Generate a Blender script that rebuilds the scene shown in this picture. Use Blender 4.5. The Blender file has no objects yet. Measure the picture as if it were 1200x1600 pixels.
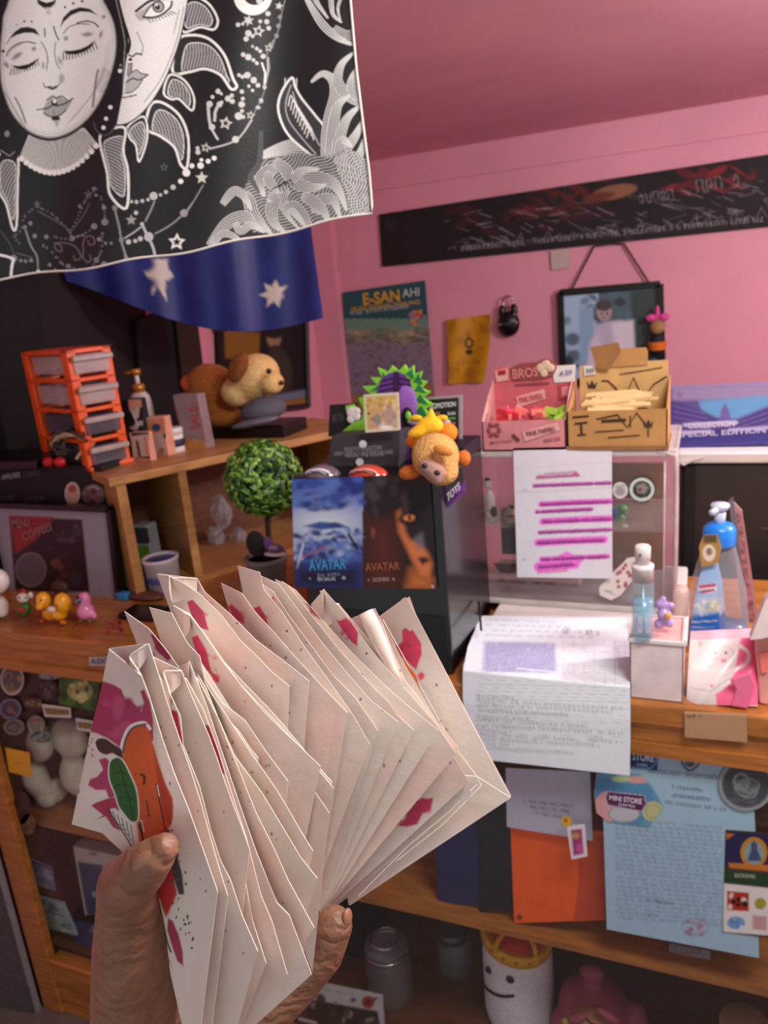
import bpy, math, random
import numpy as np
from mathutils import Vector, Matrix
random.seed(7); rng = np.random.default_rng(7)
SC = bpy.context.scene; COL = SC.collection
# ---------------------------------------------------------------- camera
F = 1200.0
n_ = np.array([400, 4200, 1200.]); n_ /= np.linalg.norm(n_)
w_ = np.array([-2900, -67, 1200.]); w_ -= n_*(w_@n_); w_ /= np.linalg.norm(w_)
RM = np.array([-w_, np.cross(n_, w_), -n_]); CP = np.array([0, 0, 1.6])
cam_d = bpy.data.cameras.new('camera'); cam = bpy.data.objects.new('camera', cam_d); COL.objects.link(cam)
cx_, cy_, cz_ = RM[:, 0], -RM[:, 1], -RM[:, 2]
m = Matrix.Identity(4)
for i in range(3):
    m[i][0], m[i][1], m[i][2], m[i][3] = cx_[i], cy_[i], cz_[i], CP[i]
cam.matrix_world = m
cam_d.sensor_fit = 'HORIZONTAL'; cam_d.sensor_width = 36; cam_d.lens = 36; cam_d.clip_start = .02
cam_d.dof.use_dof = True; cam_d.dof.focus_distance = .40; cam_d.dof.aperture_fstop = 36/1000/.0017
SC.camera = cam
# ---------------------------------------------------------------- world, lights, exposure
wd = bpy.data.worlds.new('room_air'); SC.world = wd; wd.use_nodes = True
wd.node_tree.nodes['Background'].inputs[0].default_value = (.95, 1, 1, 1)
wd.node_tree.nodes['Background'].inputs[1].default_value = .36
def area(name, loc, target, sx, sy, power, col):
    l = bpy.data.lights.new(name, 'AREA'); l.shape = 'RECTANGLE'; l.size = sx; l.size_y = sy; l.energy = power; l.color = col
    o = bpy.data.objects.new(name, l); COL.objects.link(o); o.location = loc
    o.rotation_euler = (Vector(target)-Vector(loc)).to_track_quat('-Z', 'Y').to_euler(); return o
area('ceiling_lamp', (.30, .50, 2.09), (.05, 1.0, .9), .5, .3, 11, (1, 1, .95))
def bulb(name, loc, power, r, col):
    l = bpy.data.lights.new(name, 'POINT'); l.energy = power; l.shadow_soft_size = r; l.color = col; o = bpy.data.objects.new(name, l); COL.objects.link(o); o.location = loc
bulb('bare_bulb', (.95, 1.55, 1.88), 32, .06, (.97, 1, 1))
SC.view_settings.view_transform = 'Standard'; SC.view_settings.look = 'None'
SC.view_settings.gamma = 1; SC.view_settings.use_curve_mapping = False; SC.view_settings.exposure = 0.70
# ---------------------------------------------------------------- pixel -> world helpers (used only to measure where things stand)
def rayd(x, y): return RM@np.array([x-600., y-800., F])
def onY(x, y, Y): d = rayd(x, y); return CP+d*(Y/d[1])
def onZ(x, y, Z): d = rayd(x, y); return CP+d*((Z-CP[2])/d[2])
def onX(x, y, X): d = rayd(x, y); return CP+d*(X/d[0])
def PY(Y): return lambda x, y: onY(x, y, Y)
def PX(X): return lambda x, y: onX(x, y, X)
def PP(p0, nrm):
    p0 = np.array(p0, float); nrm = np.array(nrm, float)
    def f(x, y): d = rayd(x, y); return CP+d*(((p0-CP)@nrm)/(d@nrm))
    return f
def WZ(x, y, z): return CP+RM@np.array([(x-600)/F*z, (y-800)/F*z, z])
def lin(c):
    c = np.clip(np.array(c, float), 0, 1); return np.where(c < .04045, c/12.92, ((c+.055)/1.055)**2.4)
# ---------------------------------------------------------------- materials
MC = {}
def M(name, col=(.5, .5, .5), rough=.6, metal=0, var=.06, scale=30, bump=.0, stretch=(1, 1, 1), glass=0, emit=0, coat=0, trans=0):
    if name in MC: return MC[name]
    mt = bpy.data.materials.new(name); mt.use_nodes = True; nt = mt.node_tree; N, L = nt.nodes, nt.links
    b = N['Principled BSDF']; c = lin(col)
    tc = N.new('ShaderNodeTexCoord'); mp = N.new('ShaderNodeMapping'); mp.inputs['Scale'].default_value = stretch
    L.new(tc.outputs['Object'], mp.inputs[0])
    no = N.new('ShaderNodeTexNoise'); no.inputs['Scale'].default_value = scale; no.inputs['Detail'].default_value = 4
    L.new(mp.outputs[0], no.inputs[0])
    cr = N.new('ShaderNodeValToRGB'); cr.color_ramp.elements[0].position = .3; cr.color_ramp.elements[1].position = .7
    cr.color_ramp.elements[0].color = (*np.clip(c*(1-var*2), 0, 1), 1); cr.color_ramp.elements[1].color = (*np.clip(c*(1+var*2), 0, 1), 1)
    L.new(no.outputs[0], cr.inputs[0]); L.new(cr.outputs[0], b.inputs['Base Color'])
    b.inputs['Roughness'].default_value = rough; b.inputs['Metallic'].default_value = metal
    if coat: b.inputs['Coat Weight'].default_value = coat; b.inputs['Coat Roughness'].default_value = .1
    if trans: b.inputs['Transmission Weight'].default_value = trans
    if bump:
        bp = N.new('ShaderNodeBump'); bp.inputs['Strength'].default_value = bump; bp.inputs['Distance'].default_value = .004
        L.new(no.outputs[0], bp.inputs['Height']); L.new(bp.outputs[0], b.inputs['Normal'])
    if glass:   # thin clear sheet: mostly see-through with a sharp reflection
        tr = N.new('ShaderNodeBsdfTransparent'); tr.inputs[0].default_value = (*(1-(1-c)*.08), 1)
        gl = N.new('ShaderNodeBsdfGlossy'); gl.inputs['Roughness'].default_value = .06
        fr = N.new('ShaderNodeLayerWeight'); fr.inputs[0].default_value = .36
        pw_ = N.new('ShaderNodeMath'); pw_.operation = 'POWER'; pw_.inputs[1].default_value = 4; L.new(fr.outputs['Facing'], pw_.inputs[0])
        ad = N.new('ShaderNodeMath'); ad.operation = 'MULTIPLY_ADD'; ad.inputs[1].default_value = .5; ad.inputs[2].default_value = .03; L.new(pw_.outputs[0], ad.inputs[0])
        mx = N.new('ShaderNodeMixShader'); L.new(ad.outputs[0], mx.inputs[0]); L.new(tr.outputs[0], mx.inputs[1]); L.new(gl.outputs[0], mx.inputs[2])
        m2 = N.new('ShaderNodeMixShader'); m2.inputs[0].default_value = 1-glass; L.new(mx.outputs[0], m2.inputs[1]); L.new(b.outputs[0], m2.inputs[2])
        L.new(m2.outputs[0], N['Material Output'].inputs[0])
    if name == 'skin':       # fine lines and folds of the skin
        wv_ = N.new('ShaderNodeTexWave'); wv_.inputs['Scale'].default_value = 30; wv_.inputs['Distortion'].default_value = 16; wv_.inputs['Detail'].default_value = 3; wv_.inputs['Detail Scale'].default_value = 1.6; wv_.bands_direction = 'Z'
        L.new(tc.outputs['Object'], wv_.inputs[0]); n2 = N.new('ShaderNodeTexNoise'); n2.inputs['Scale'].default_value = 420; L.new(tc.outputs['Object'], n2.inputs[0])
        ad2 = N.new('ShaderNodeMath'); ad2.operation = 'MULTIPLY_ADD'; ad2.inputs[1].default_value = .35; L.new(n2.outputs[0], ad2.inputs[0]); L.new(wv_.outputs['Fac'], ad2.inputs[2])
        bp.inputs['Strength'].default_value = .5; bp.inputs['Distance'].default_value = .0012; L.new(ad2.outputs[0], bp.inputs['Height']); b.inputs['Subsurface Weight'].default_value = .08; b.inputs['Subsurface Radius'].default_value = (.01, .004, .002)
    MC[name] = mt; return mt
def MP(name, rough=.6, bump=0, coat=0, scale=60):
    if name in MC: return MC[name]
    mt = M(name, (.5, .5, .5), rough, 0, .03, scale, bump, coat=coat); nt = mt.node_tree; N, L = nt.nodes, nt.links
    at = N.new('ShaderNodeAttribute'); at.attribute_name = 'print'
    no = [q for q in N if q.type == 'TEX_NOISE'][0]
    mr = N.new('ShaderNodeMapRange'); mr.inputs[3].default_value = .93; mr.inputs[4].default_value = 1.05; L.new(no.outputs[0], mr.inputs[0])
    vm = N.new('ShaderNodeVectorMath'); vm.operation = 'SCALE'; L.new(at.outputs['Color'], vm.inputs[0]); L.new(mr.outputs[0], vm.inputs['Scale'])
    L.new(vm.outputs[0], N['Principled BSDF'].inputs['Base Color']); return mt
PR_MATTE = MP('printed_paper', .75, .05); PR_CLOTH = MP('printed_satin', .45, .05, scale=300); PR_GLOSS = MP('printed_gloss', .3); PR_BAG = MP('bag_paper', .65, .10, scale=90)
# ---------------------------------------------------------------- things
def setp(o, **k):
    for a, b in k.items():
        if b is not None: o[a] = b
    return o
def thing(name, label, cat, loc, group=None):
    o = bpy.data.objects.new(name, None); COL.objects.link(o); o.location = [float(v) for v in loc]; o.empty_display_size = .02
    return setp(o, label=label, category=cat, group=group)
def origin(parent):
    while parent is not None and parent.parent is not None: parent = parent.parent
    return np.array(parent.location) if parent is not None else np.zeros(3)
def link(name, V, Fc, mat, parent=None, smooth=False, cols=None, label=None):
    V = np.asarray(V, float)-origin(parent)
    me = bpy.data.meshes.new(name); me.from_pydata(V.tolist(), [], [list(map(int, f)) for f in Fc] if not isinstance(Fc, list) else Fc); me.validate(); 
    me.materials.append(mat)
    if smooth: me.polygons.foreach_set('use_smooth', [True]*len(me.polygons))
    if cols is not None:
        a = me.color_attributes.new('print', 'FLOAT_COLOR', 'POINT')
        a.data.foreach_set('color', np.concatenate([cols, np.ones((len(cols), 1))], 1).astype(np.float32).ravel())
    me.update(); o = bpy.data.objects.new(name, me); COL.objects.link(o)
    if parent is not None: o.parent = parent
    if label: o['label'] = label
    return o
def rot(ax, a): return np.array(Matrix.Rotation(a, 3, ax))
class MB:
    def __init__(s): s.v, s.f = [], []
    def add(s, V, Fc):
        b = len(s.v); s.v += [tuple(map(float, p)) for p in V]; s.f += [[i+b for i in f] for f in Fc]; return s
    def hexa(s, p): return s.add(p, [(0, 1, 2, 3), (7, 6, 5, 4), (0, 4, 5, 1), (1, 5, 6, 2), (2, 6, 7, 3), (3, 7, 4, 0)])
    def box(s, x0, x1, y0, y1, z0, z1): return s.hexa([(x0, y0, z0), (x1, y0, z0), (x1, y0, z1), (x0, y0, z1), (x0, y1, z0), (x1, y1, z0), (x1, y1, z1), (x0, y1, z1)])
    def rbox(s, c, size, R=None):
        R = np.eye(3) if R is None else R; h = np.array(size)/2
        P = np.array([(-1, -1, -1), (1, -1, -1), (1, -1, 1), (-1, -1, 1), (-1, 1, -1), (1, 1, -1), (1, 1, 1), (-1, 1, 1)])*h
        return s.hexa(P@R.T+np.array(c))
    def tube(s, pts, r, n=8, caps=True):
        pts = [np.array(p, float) for p in pts]; rs = r if hasattr(r, '__len__') else [r]*len(pts); V = []; up = np.array([.13, .21, .97])
        for i, p in enumerate(pts):
            t = pts[min(i+1, len(pts)-1)]-pts[max(i-1, 0)]; t = t/(np.linalg.norm(t)+1e-12)
            a = np.cross(t, up); 
            if np.linalg.norm(a) < .05: a = np.cross(t, [1, 0, 0])
            a /= np.linalg.norm(a); b = np.cross(t, a)
            V += [p+rs[i]*(a*math.cos(2*math.pi*k/n)+b*math.sin(2*math.pi*k/n)) for k in range(n)]
        Fc = [(i*n+k, i*n+(k+1) % n, (i+1)*n+(k+1) % n, (i+1)*n+k) for i in range(len(pts)-1) for k in range(n)]
        if caps: Fc += [tuple(range(n-1, -1, -1)), tuple(range((len(pts)-1)*n, len(pts)*n))]
        return s.add(V, Fc)
    def lathe(s, prof, c, n=24, R=None, sx=1, sy=1):   # prof: (radius, height)
        V = [(max(r, 1e-4)*math.cos(2*math.pi*k/n)*sx, max(r, 1e-4)*math.sin(2*math.pi*k/n)*sy, h) for r, h in prof for k in range(n)]
        V = np.array(V); V = V@R.T if R is not None else V; m_ = len(prof)
        Fc = [(i*n+k, i*n+(k+1) % n, (i+1)*n+(k+1) % n, (i+1)*n+k) for i in range(m_-1) for k in range(n)]
        Fc += [tuple(range(n-1, -1, -1)), tuple(range((m_-1)*n, m_*n))]
        return s.add(V+np.array(c), Fc)
    def ell(s, c, r, R=None, n=16, m_=10):
        r = np.array(r if hasattr(r, '__len__') else (r, r, r), float)
        V = [(0, 0, -1)]+[(math.cos(t)*math.sin(p), math.sin(t)*math.sin(p), -math.cos(p)) for p in [math.pi*i/m_ for i in range(1, m_)] for t in [2*math.pi*k/n for k in range(n)]]+[(0, 0, 1)]
        V = np.array(V)*r; V = V@R.T if R is not None else V
        Fc = [(0, 1+(k+1) % n, 1+k) for k in range(n)]+[(1+i*n+k, 1+i*n+(k+1) % n, 1+(i+1)*n+(k+1) % n, 1+(i+1)*n+k) for i in range(m_-2) for k in range(n)]
        e = 1+(m_-1)*n; Fc += [(e, e-n+k, e-n+(k+1) % n) for k in range(n)]
        return s.add(V+np.array(c), Fc)
    def cap(s, p0, r0, p1, r1, n=14):      # rounded tapered limb
        p0, p1 = np.array(p0, float), np.array(p1, float); d = p1-p0; Ln = np.linalg.norm(d); R = np.array(Vector(d/Ln).to_track_quat('Z', 'Y').to_matrix())
        pr = [(r0*math.sin(a), -r0*math.cos(a)) for a in np.linspace(.05, math.pi/2, 6)]+[(r1*math.cos(a), Ln+r1*math.sin(a)) for a in np.linspace(0, math.pi/2-.05, 6)]
        return s.lathe(pr, p0, n, R)
    def prism(s, poly, off):              # poly: 3D points, off: extrusion vector
        n = len(poly); off = np.array(off, float); P = [np.array(p, float) for p in poly]
        return s.add(P+[p+off for p in P], [tuple(range(n)), tuple(range(2*n-1, n-1, -1))]+[(i, (i+1) % n, n+(i+1) % n, n+i)[::-1] for i in range(n)])
    def build(s, name, mat, parent=None, smooth=False, label=None, remesh=0, bevel=0, sm=6):
        o = link(name, s.v, s.f, mat, parent, smooth, label=label)
        if remesh:
            q = o.modifiers.new('m', 'REMESH'); q.mode = 'VOXEL'; q.voxel_size = remesh; q.use_smooth_shade = True
            q = o.modifiers.new('s', 'SMOOTH'); q.iterations = sm; q.factor = .6
        if bevel: q = o.modifiers.new('b', 'BEVEL'); q.width = bevel; q.segments = 2; q.limit_method = 'ANGLE'
        return o
# ---------------------------------------------------------------- print painter: colours of flat print, evaluated on a fine grid
def spl(pts, k=6, closed=False):
    P = [np.array(p, float) for p in pts]; n = len(P); out = []
    rng_ = range(n if closed else n-1)
    for i in rng_:
        a, b, c, d = (P[(i-1) % n], P[i], P[(i+1) % n], P[(i+2) % n]) if closed else (P[max(i-1, 0)], P[i], P[i+1], P[min(i+2, n-1)])
        for j in range(k):
            t = j/k; out.append(.5*((2*b)+(c-a)*t+(2*a-5*b+4*c-d)*t*t+(3*b-a-3*c+d)*t**3))
    if not closed: out.append(P[-1])
    return out
class Paint:
    def __init__(s, x, y, base): s.x, s.y = x, y; s.c = np.tile(lin(base), (len(x), 1)).astype(float)
    def sel(s, x0, y0, x1, y1): return np.nonzero((s.x >= x0) & (s.x <= x1) & (s.y >= y0) & (s.y <= y1))[0]
    def mix(s, idx, a, col):
        a = np.clip(a, 0, 1)[:, None]; s.c[idx] = s.c[idx]*(1-a)+lin(col)*a
    def _d(s, idx, P, closed):
        X, Y = s.x[idx], s.y[idx]; best = np.full(len(idx), 1e9); n = len(P)
        for i in range(n if closed else n-1):
            a, b = P[i], P[(i+1) % n]; dx, dy = b[0]-a[0], b[1]-a[1]; L2 = dx*dx+dy*dy+1e-9
            t = np.clip(((X-a[0])*dx+(Y-a[1])*dy)/L2, 0, 1); best = np.minimum(best, (X-a[0]-t*dx)**2+(Y-a[1]-t*dy)**2)
        return np.sqrt(best)
    def poly(s, P, col, soft=.7, op=1, smooth=False):
        if smooth: P = spl(P, 5, True)
        A = np.array([p[:2] for p in P], float); idx = s.sel(A[:, 0].min()-2, A[:, 1].min()-2, A[:, 0].max()+2, A[:, 1].max()+2)
        if not len(idx): return s
        X, Y = s.x[idx], s.y[idx]; ins = np.zeros(len(idx), bool); n = len(A)
        for i in range(n):
            a, b = A[i], A[(i+1) % n]
            if a[1] == b[1]: continue
            ins ^= ((a[1] > Y) != (b[1] > Y)) & (X < (b[0]-a[0])*(Y-a[1])/(b[1]-a[1])+a[0])
        d = s._d(idx, A, True)*np.where(ins, 1, -1); s.mix(idx, (d/soft*.5+.5)*op, col); return s
    def hatch(s, P, sp, ang, col, op=.8, curve=0):
        A = np.array([p[:2] for p in P], float); idx = s.sel(A[:, 0].min(), A[:, 1].min(), A[:, 0].max(), A[:, 1].max())
        if not len(idx): return s
        X, Y = s.x[idx], s.y[idx]; ins = np.zeros(len(idx), bool)
        for i in range(len(A)):
            a, b = A[i], A[(i+1) % len(A)]
            if a[1] == b[1]: continue
            ins ^= ((a[1] > Y) != (b[1] > Y)) & (X < (b[0]-a[0])*(Y-a[1])/(b[1]-a[1])+a[0])
        ph = X*math.cos(ang)+Y*math.sin(ang)+curve*np.sin((X*math.sin(ang)-Y*math.cos(ang))*.12); s.mix(idx, ins*np.clip(np.sin(ph*6.283/sp)*1.6+.3, 0, 1)*op, col); return s
    def line(s, P, w, col, soft=.7, op=1, smooth=False, closed=False, taper=False):
        if smooth: P = spl(P, 5, closed)
        A = np.array([p[:2] for p in P], float); h = w/2
        idx = s.sel(A[:, 0].min()-h-2, A[:, 1].min()-h-2, A[:, 0].max()+h+2, A[:, 1].max()+h+2)
        if not len(idx): return s
        if taper:
            n = len(A)
            for i in range(n-1):
                ww = w*(1-i/n)*.9+w*.1; s.line([A[i], A[i+1]], ww, col, soft, op)
            return s
        s.mix(idx, ((h-s._d(idx, A, closed))/soft+.5)*op, col); return s
    def ell(s, cx, cy, rx, ry, col, a=0, soft=.7, op=1, ring=0):
        R_ = max(rx, ry)+2; idx = s.sel(cx-R_, cy-R_, cx+R_, cy+R_)
        X, Y = s.x[idx]-cx, s.y[idx]-cy; u = X*math.cos(a)+Y*math.sin(a); v = -X*math.sin(a)+Y*math.cos(a)
        d = (1-np.sqrt((u/rx)**2+(v/ry)**2))*min(rx, ry)
        s.mix(idx, ((ring/2-np.abs(d-ring/2)) if ring else d)/soft*op+.5*op, col); return s
    def star(s, cx, cy, R_, col, n=5, r=.45, a=0, hole=None):
        P = [(cx+(R_ if i % 2 == 0 else R_*r)*math.sin(a+math.pi*i/n), cy-(R_ if i % 2 == 0 else R_*r)*math.cos(a+math.pi*i/n)) for i in range(2*n)]
        s.poly(P, col)
        if hole: s.star(cx, cy, R_*.5, hole, n, r, a)
        return s
    def grad(s, f): s.c = f(s.x, s.y, s.c); return s
    def blobs(s, n, box, cols, r0, r1, op=.8, seed=1, asp=1):
        q = random.Random(seed)
        for _ in range(n): s.ell(q.uniform(box[0], box[2]), q.uniform(box[1], box[3]), q.uniform(r0, r1)*asp, q.uniform(r0, r1), q.choice(cols), q.uniform(-.6, .6), soft=2, op=op)
        return s
    def script(s, p0, p1, h, col, w=1., seed=0, op=.8, gap=.12):   # a line of small handwriting-like glyph strokes
        q = random.Random(seed); p0, p1 = np.array(p0, float), np.array(p1, float); L = np.linalg.norm(p1-p0); d = (p1-p0)/L; u = np.array([d[1], -d[0]]); t = 0
        while t < L-h*.5:
            if q.random() < gap: t += h*.8; continue
            a = p0+d*t; k = q.randint(0, 3); g = h*.6
            S = {0: [(0, 0), (0, 1), (.9, 1), (.9, 0)], 1: [(0, 1), (.1, 0), (.8, 0), (.8, 1)], 2: [(0, .5), (.4, 1), (.8, .6), (.5, 0), (.1, .2)], 3: [(.1, 0), (.1, .9), (.8, .9), (.8, .1), (.4, .3)]}[k]
            s.line([a+d*g*x+u*h*y for x, y in S], w, col, soft=.9, op=op); t += g*1.35
        return s
def sheet(name, quad, place, base, paint=None, res=2.5, mat=None, parent=None, thick=.0006, away=None, edge=None, left=None, right=None, warp=None, label=None, smooth=True, bk=10):
    TL, TR, BR, BL = [np.array(p, float) for p in quad]
    W_ = max(np.linalg.norm(TR-TL), np.linalg.norm(BR-BL)); H_ = max(np.linalg.norm(BL-TL), np.linalg.norm(BR-TR))
    nu, nv = max(3, int(W_/res)), max(3, int(H_/res)); U, Vv = np.meshgrid(np.linspace(0, 1, nu), np.linspace(0, 1, nv))
    def edgep(P, v):
        if P is None: return None
        P = np.array(P, float); t = np.linspace(0, 1, len(P)); return np.stack([np.interp(v, t, P[:, 0]), np.interp(v, t, P[:, 1])], -1)
    v1 = np.linspace(0, 1, nv); Lp = edgep(left, v1) if left is not None else TL+(BL-TL)*v1[:, None]; Rp = edgep(right, v1) if right is not None else TR+(BR-TR)*v1[:, None]
    P = Lp[:, None, :]*(1-U[..., None])+Rp[:, None, :]*U[..., None]
    if warp: P = warp(P, U, Vv)
    x, y = P[..., 0].ravel(), P[..., 1].ravel(); u, v = U.ravel(), Vv.ravel()
    V = np.array([place(a, b, c, d) for a, b, c, d in zip(x, y, u, v)]) if place.__code__.co_argcount == 4 else np.array([place(a, b) for a, b in zip(x, y)])
    pt = Paint(x, y, base)
    if paint: paint(pt)
    G = np.arange(nu*nv).reshape(nv, nu); Fc = np.stack([G[:-1, :-1], G[1:, :-1], G[1:, 1:], G[:-1, 1:]], -1).reshape(-1, 4).tolist()
    cols = pt.c
    if place.__code__.co_argcount == 4 and bk == 10: bk = 40
    if thick:
        if away is None:
            e1 = V[nu-1]-V[0]; e2 = V[(nv-1)*nu]-V[0]; away = np.cross(e1, e2); away /= np.linalg.norm(away); away = away*(1 if away@(V[0]-CP) > 0 else -1)
        loop = list(G[0, :])+list(G[1:, -1])+list(G[-1, -2::-1])+list(G[-2:0:-1, 0]); nb = len(V)
        off = np.array(away)*thick; V = np.concatenate([V, V[loop], V[loop]+off]); n = len(loop)
        Fc += [[nb+i, nb+(i+1) % n, nb+n+(i+1) % n, nb+n+i] for i in range(n)]
        st = max(1, min(nu, nv)//12); iu = sorted(set(list(range(0, nu, max(1, nu//bk)))+[nu-1])); iv = sorted(set(list(range(0, nv, max(1, nv//bk)))+[nv-1]))
        b2 = len(V); V = np.concatenate([V, V[G[np.ix_(iv, iu)].ravel()]+off]); a, b = len(iu), len(iv)
        Fc += [[b2+j*a+i, b2+j*a+i+1, b2+(j+1)*a+i+1, b2+(j+1)*a+i] for j in range(b-1) for i in range(a-1)]
        ec = lin(edge if edge is not None else base); cols = np.concatenate([cols, np.tile(ec, (len(V)-len(cols), 1))])
    return link(name, V, Fc, mat or PR_MATTE, parent, smooth, cols, label)
TX = {}
def text(name, s_, quad, place, col, parent, off=.0012, bold=.012, label=None):
    key = (s_, bold)
    if key not in TX:
        cu = bpy.data.curves.new('t', 'FONT'); cu.body = s_; cu.size = 1; cu.offset = bold; cu.resolution_u = 3; cu.align_x = 'LEFT'
        o = bpy.data.objects.new('t', cu); COL.objects.link(o); bpy.context.view_layer.update()
        me = o.evaluated_get(bpy.context.evaluated_depsgraph_get()).to_mesh()
        V = np.array([v.co[:2] for v in me.vertices]); Fc = [list(p.vertices) for p in me.polygons]
        bpy.data.objects.remove(o); lo, hi = V.min(0), V.max(0); TX[key] = ((V-lo)/(hi-lo), Fc)
    V, Fc = TX[key]; TL, TR, BR, BL = [np.array(p, float) for p in quad]
    P = [(TL*(1-u)+TR*u)*v+(BL*(1-u)+BR*u)*(1-v) for u, v in V]
    W3 = [CP+(place(*p)-CP)*(1-off) for p in P]
    mt = M('ink_%02d%02d%02d' % tuple(int(c*99) for c in col), col, .6, var=.0)
    return link(name, W3, Fc, mt, parent, label=label)
def disc(name, cx, cy, rx, ry, place, paint, base, parent, label, cat, group=None, off=.001, res=1.6, mat=None):   # a round sticker, its own thing
    n = 28; rings = max(4, int(max(rx, ry)/res)); xs, ys = [cx], [cy]
    for r in range(1, rings+1):
        for k in range(n): a = 2*math.pi*k/n; xs.append(cx+rx*r/rings*math.cos(a)); ys.append(cy+ry*r/rings*math.sin(a))
    V = [CP+(place(a, b)-CP)*(1-off) for a, b in zip(xs, ys)]; pt = Paint(np.array(xs), np.array(ys), base)
    if paint: paint(pt)
    Fc = [[0, 1+k, 1+(k+1) % n] for k in range(n)]+[[1+(r-1)*n+k, 1+r*n+k, 1+r*n+(k+1) % n, 1+(r-1)*n+(k+1) % n] for r in range(1, rings) for k in range(n)]
    b = len(V); last = b-n; V += [CP+(np.array(p)-CP)*(1+off*.5) for p in V[last:]]; Fc += [[last+k, b+k, b+(k+1) % n, last+(k+1) % n] for k in range(n)]
    o = link(name, V, Fc, mat or PR_GLOSS, parent, False, np.concatenate([pt.c, pt.c[last:]]))
    if parent is None: setp(o, label=label, category=cat, group=group)
    elif label: o['label'] = label
    return o
def tag(o, label, cat, group=None): return setp(o, label=label, category=cat, group=group)
def struct(o): o['kind'] = 'structure'; return o
# ================================================================ ROOM
YW = 3.2; XL = -1.62; ZC = 2.125
pinkm = M('pink_wall_paint', (.89, .62, .68), .6, var=.03, scale=3, bump=.05)
ceilm = M('mauve_ceiling_paint', (.90, .66, .71), .7, var=.03, scale=4, bump=.05)
wood = M('varnished_wood', (.64, .40, .17), .35, var=.16, scale=9, stretch=(1.2, 6, 14), coat=.25)
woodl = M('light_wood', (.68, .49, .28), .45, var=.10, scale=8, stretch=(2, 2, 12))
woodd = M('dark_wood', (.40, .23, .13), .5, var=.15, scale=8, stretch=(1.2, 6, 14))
blk = M('black_plastic', (.035, .033, .04), .35, var=.05)
blkm = M('matt_black', (.06, .055, .06), .7, var=.08)
white = M('white_plastic', (.86, .84, .82), .4, var=.02)
glassm = M('clear_glass', (.9, .95, .93), .1, glass=.93)
acryl = M('clear_acrylic', (.92, .86, .85), .15, glass=.975)
def sbox(name, *a, mat): m_ = MB().box(*a); return struct(m_.build(name, mat))
sbox('floor', -2.6, 1.8, -1, YW+.1, -.06, 0, mat=M('grey_floor_tile', (.42, .38, .36), .5, var=.06))
sbox('ceiling', -2.6, 1.8, -1, YW+.1, ZC, ZC+.08, mat=ceilm)
sbox('wall_back', XL, 1.8, YW, YW+.1, 0, ZC, mat=pinkm)
sbox('wall_left', XL-.1, XL, -1, YW+.1, 0, ZC, mat=pinkm)
sbox('wall_right', 1.7, 1.8, -1, YW+.1, 0, ZC, mat=pinkm)
sbox('trim_1', XL, 1.7, YW-.012, YW, ZC-.115, ZC-.1, mat=pinkm)                 # painted seam under the ceiling
sbox('trim_2', XL, XL+.13, YW-.05, YW, 0, ZC, mat=pinkm)                      # pilaster in the corner
# ---------------------------------------------------------------- showcase counter
cnt = thing('showcase_counter', 'long varnished wooden shop counter with a glass-fronted display case below', 'counter', (-.6, 1.0, 0))
MB().box(-1.9, .95, 1.0, 1.50, .985, 1.02).build('countertop', wood, cnt, bevel=.004)
MB().box(-1.9, .95, 1.006, 1.03, .955, .985).build('top_rail', wood, cnt)
MB().box(-1.9, .95, 1.0, 1.03, .937, .957).build('top_rail', wood, cnt)
XS = onY(20, 1300, 1)[0]
x_in = -1.400
MB().box(-1.462, x_in, 1.0, 1.022, 0, .94).build('stile', wood, cnt, bevel=.004)
MB().box(x_in, .95, 1.0, 1.035, .10, .165).build('bottom_rail', wood, cnt, bevel=.004)
MB().box(x_in, .95, 1.008, 1.035, 0, .10).build('plinth_board', wood, cnt)
MB().box(.20, .25, 1.0, 1.035, .165, .94).build('stile', wood, cnt, bevel=.004)
SZ = onY(660, 1422, 1.037)[2]
MB().box(-1.44, .95, 1.037, 1.46, SZ-.013, SZ).build('inner_shelf', wood, cnt)
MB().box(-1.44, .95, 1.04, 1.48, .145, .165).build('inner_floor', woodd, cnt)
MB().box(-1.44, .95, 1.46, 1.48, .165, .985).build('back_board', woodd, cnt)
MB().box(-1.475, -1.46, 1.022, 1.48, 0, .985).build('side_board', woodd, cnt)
MB().box(x_in, .20, 1.022, 1.026, .165, .94).build('glass_pane', M('showcase_glass', (.8, .85, .83), .1, glass=.985), cnt)
# left extension table
ext = thing('side_table', 'wooden side table behind the counter carrying the open shelf unit', 'table', (-1.3, 1.7, 0))
MB().box(XL+.01, -.70, 1.505, 2.35, .985, 1.02).build('tabletop', wood, ext)
for x in (XL+.04, -.74):
    for y in (1.54, 2.31): MB().box(x-.02, x+.02, y-.02, y+.02, 0, .985).build('leg', woodd, ext)
# grey board beside counter
o = MB().hexa([(-1.62, .96, 0), (-1.475, .98, 0), (-1.475, .98, .62), (-1.62, .96, .62), (-1.62, 1.0, 0), (-1.475, 1.0, 0), (-1.475, 1.0, .62), (-1.62, 1.0, .62)])
pan = thing('folded_panel', 'grey speckled folded panel with white edge leaning at the left end of the counter', 'panel', (-1.55, .98, 0))
o.build('board', M('grey_board', (.30, .28, .29), .8, var=.2, scale=200), pan)
MB().box(-1.474, -1.468, .985, .998, 0, .625).build('edge_strip', M('grey_white_strip', (.55, .53, .54), .5), pan)
# ================================================================ WALL THINGS
PW = PY(YW-.012)
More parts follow.
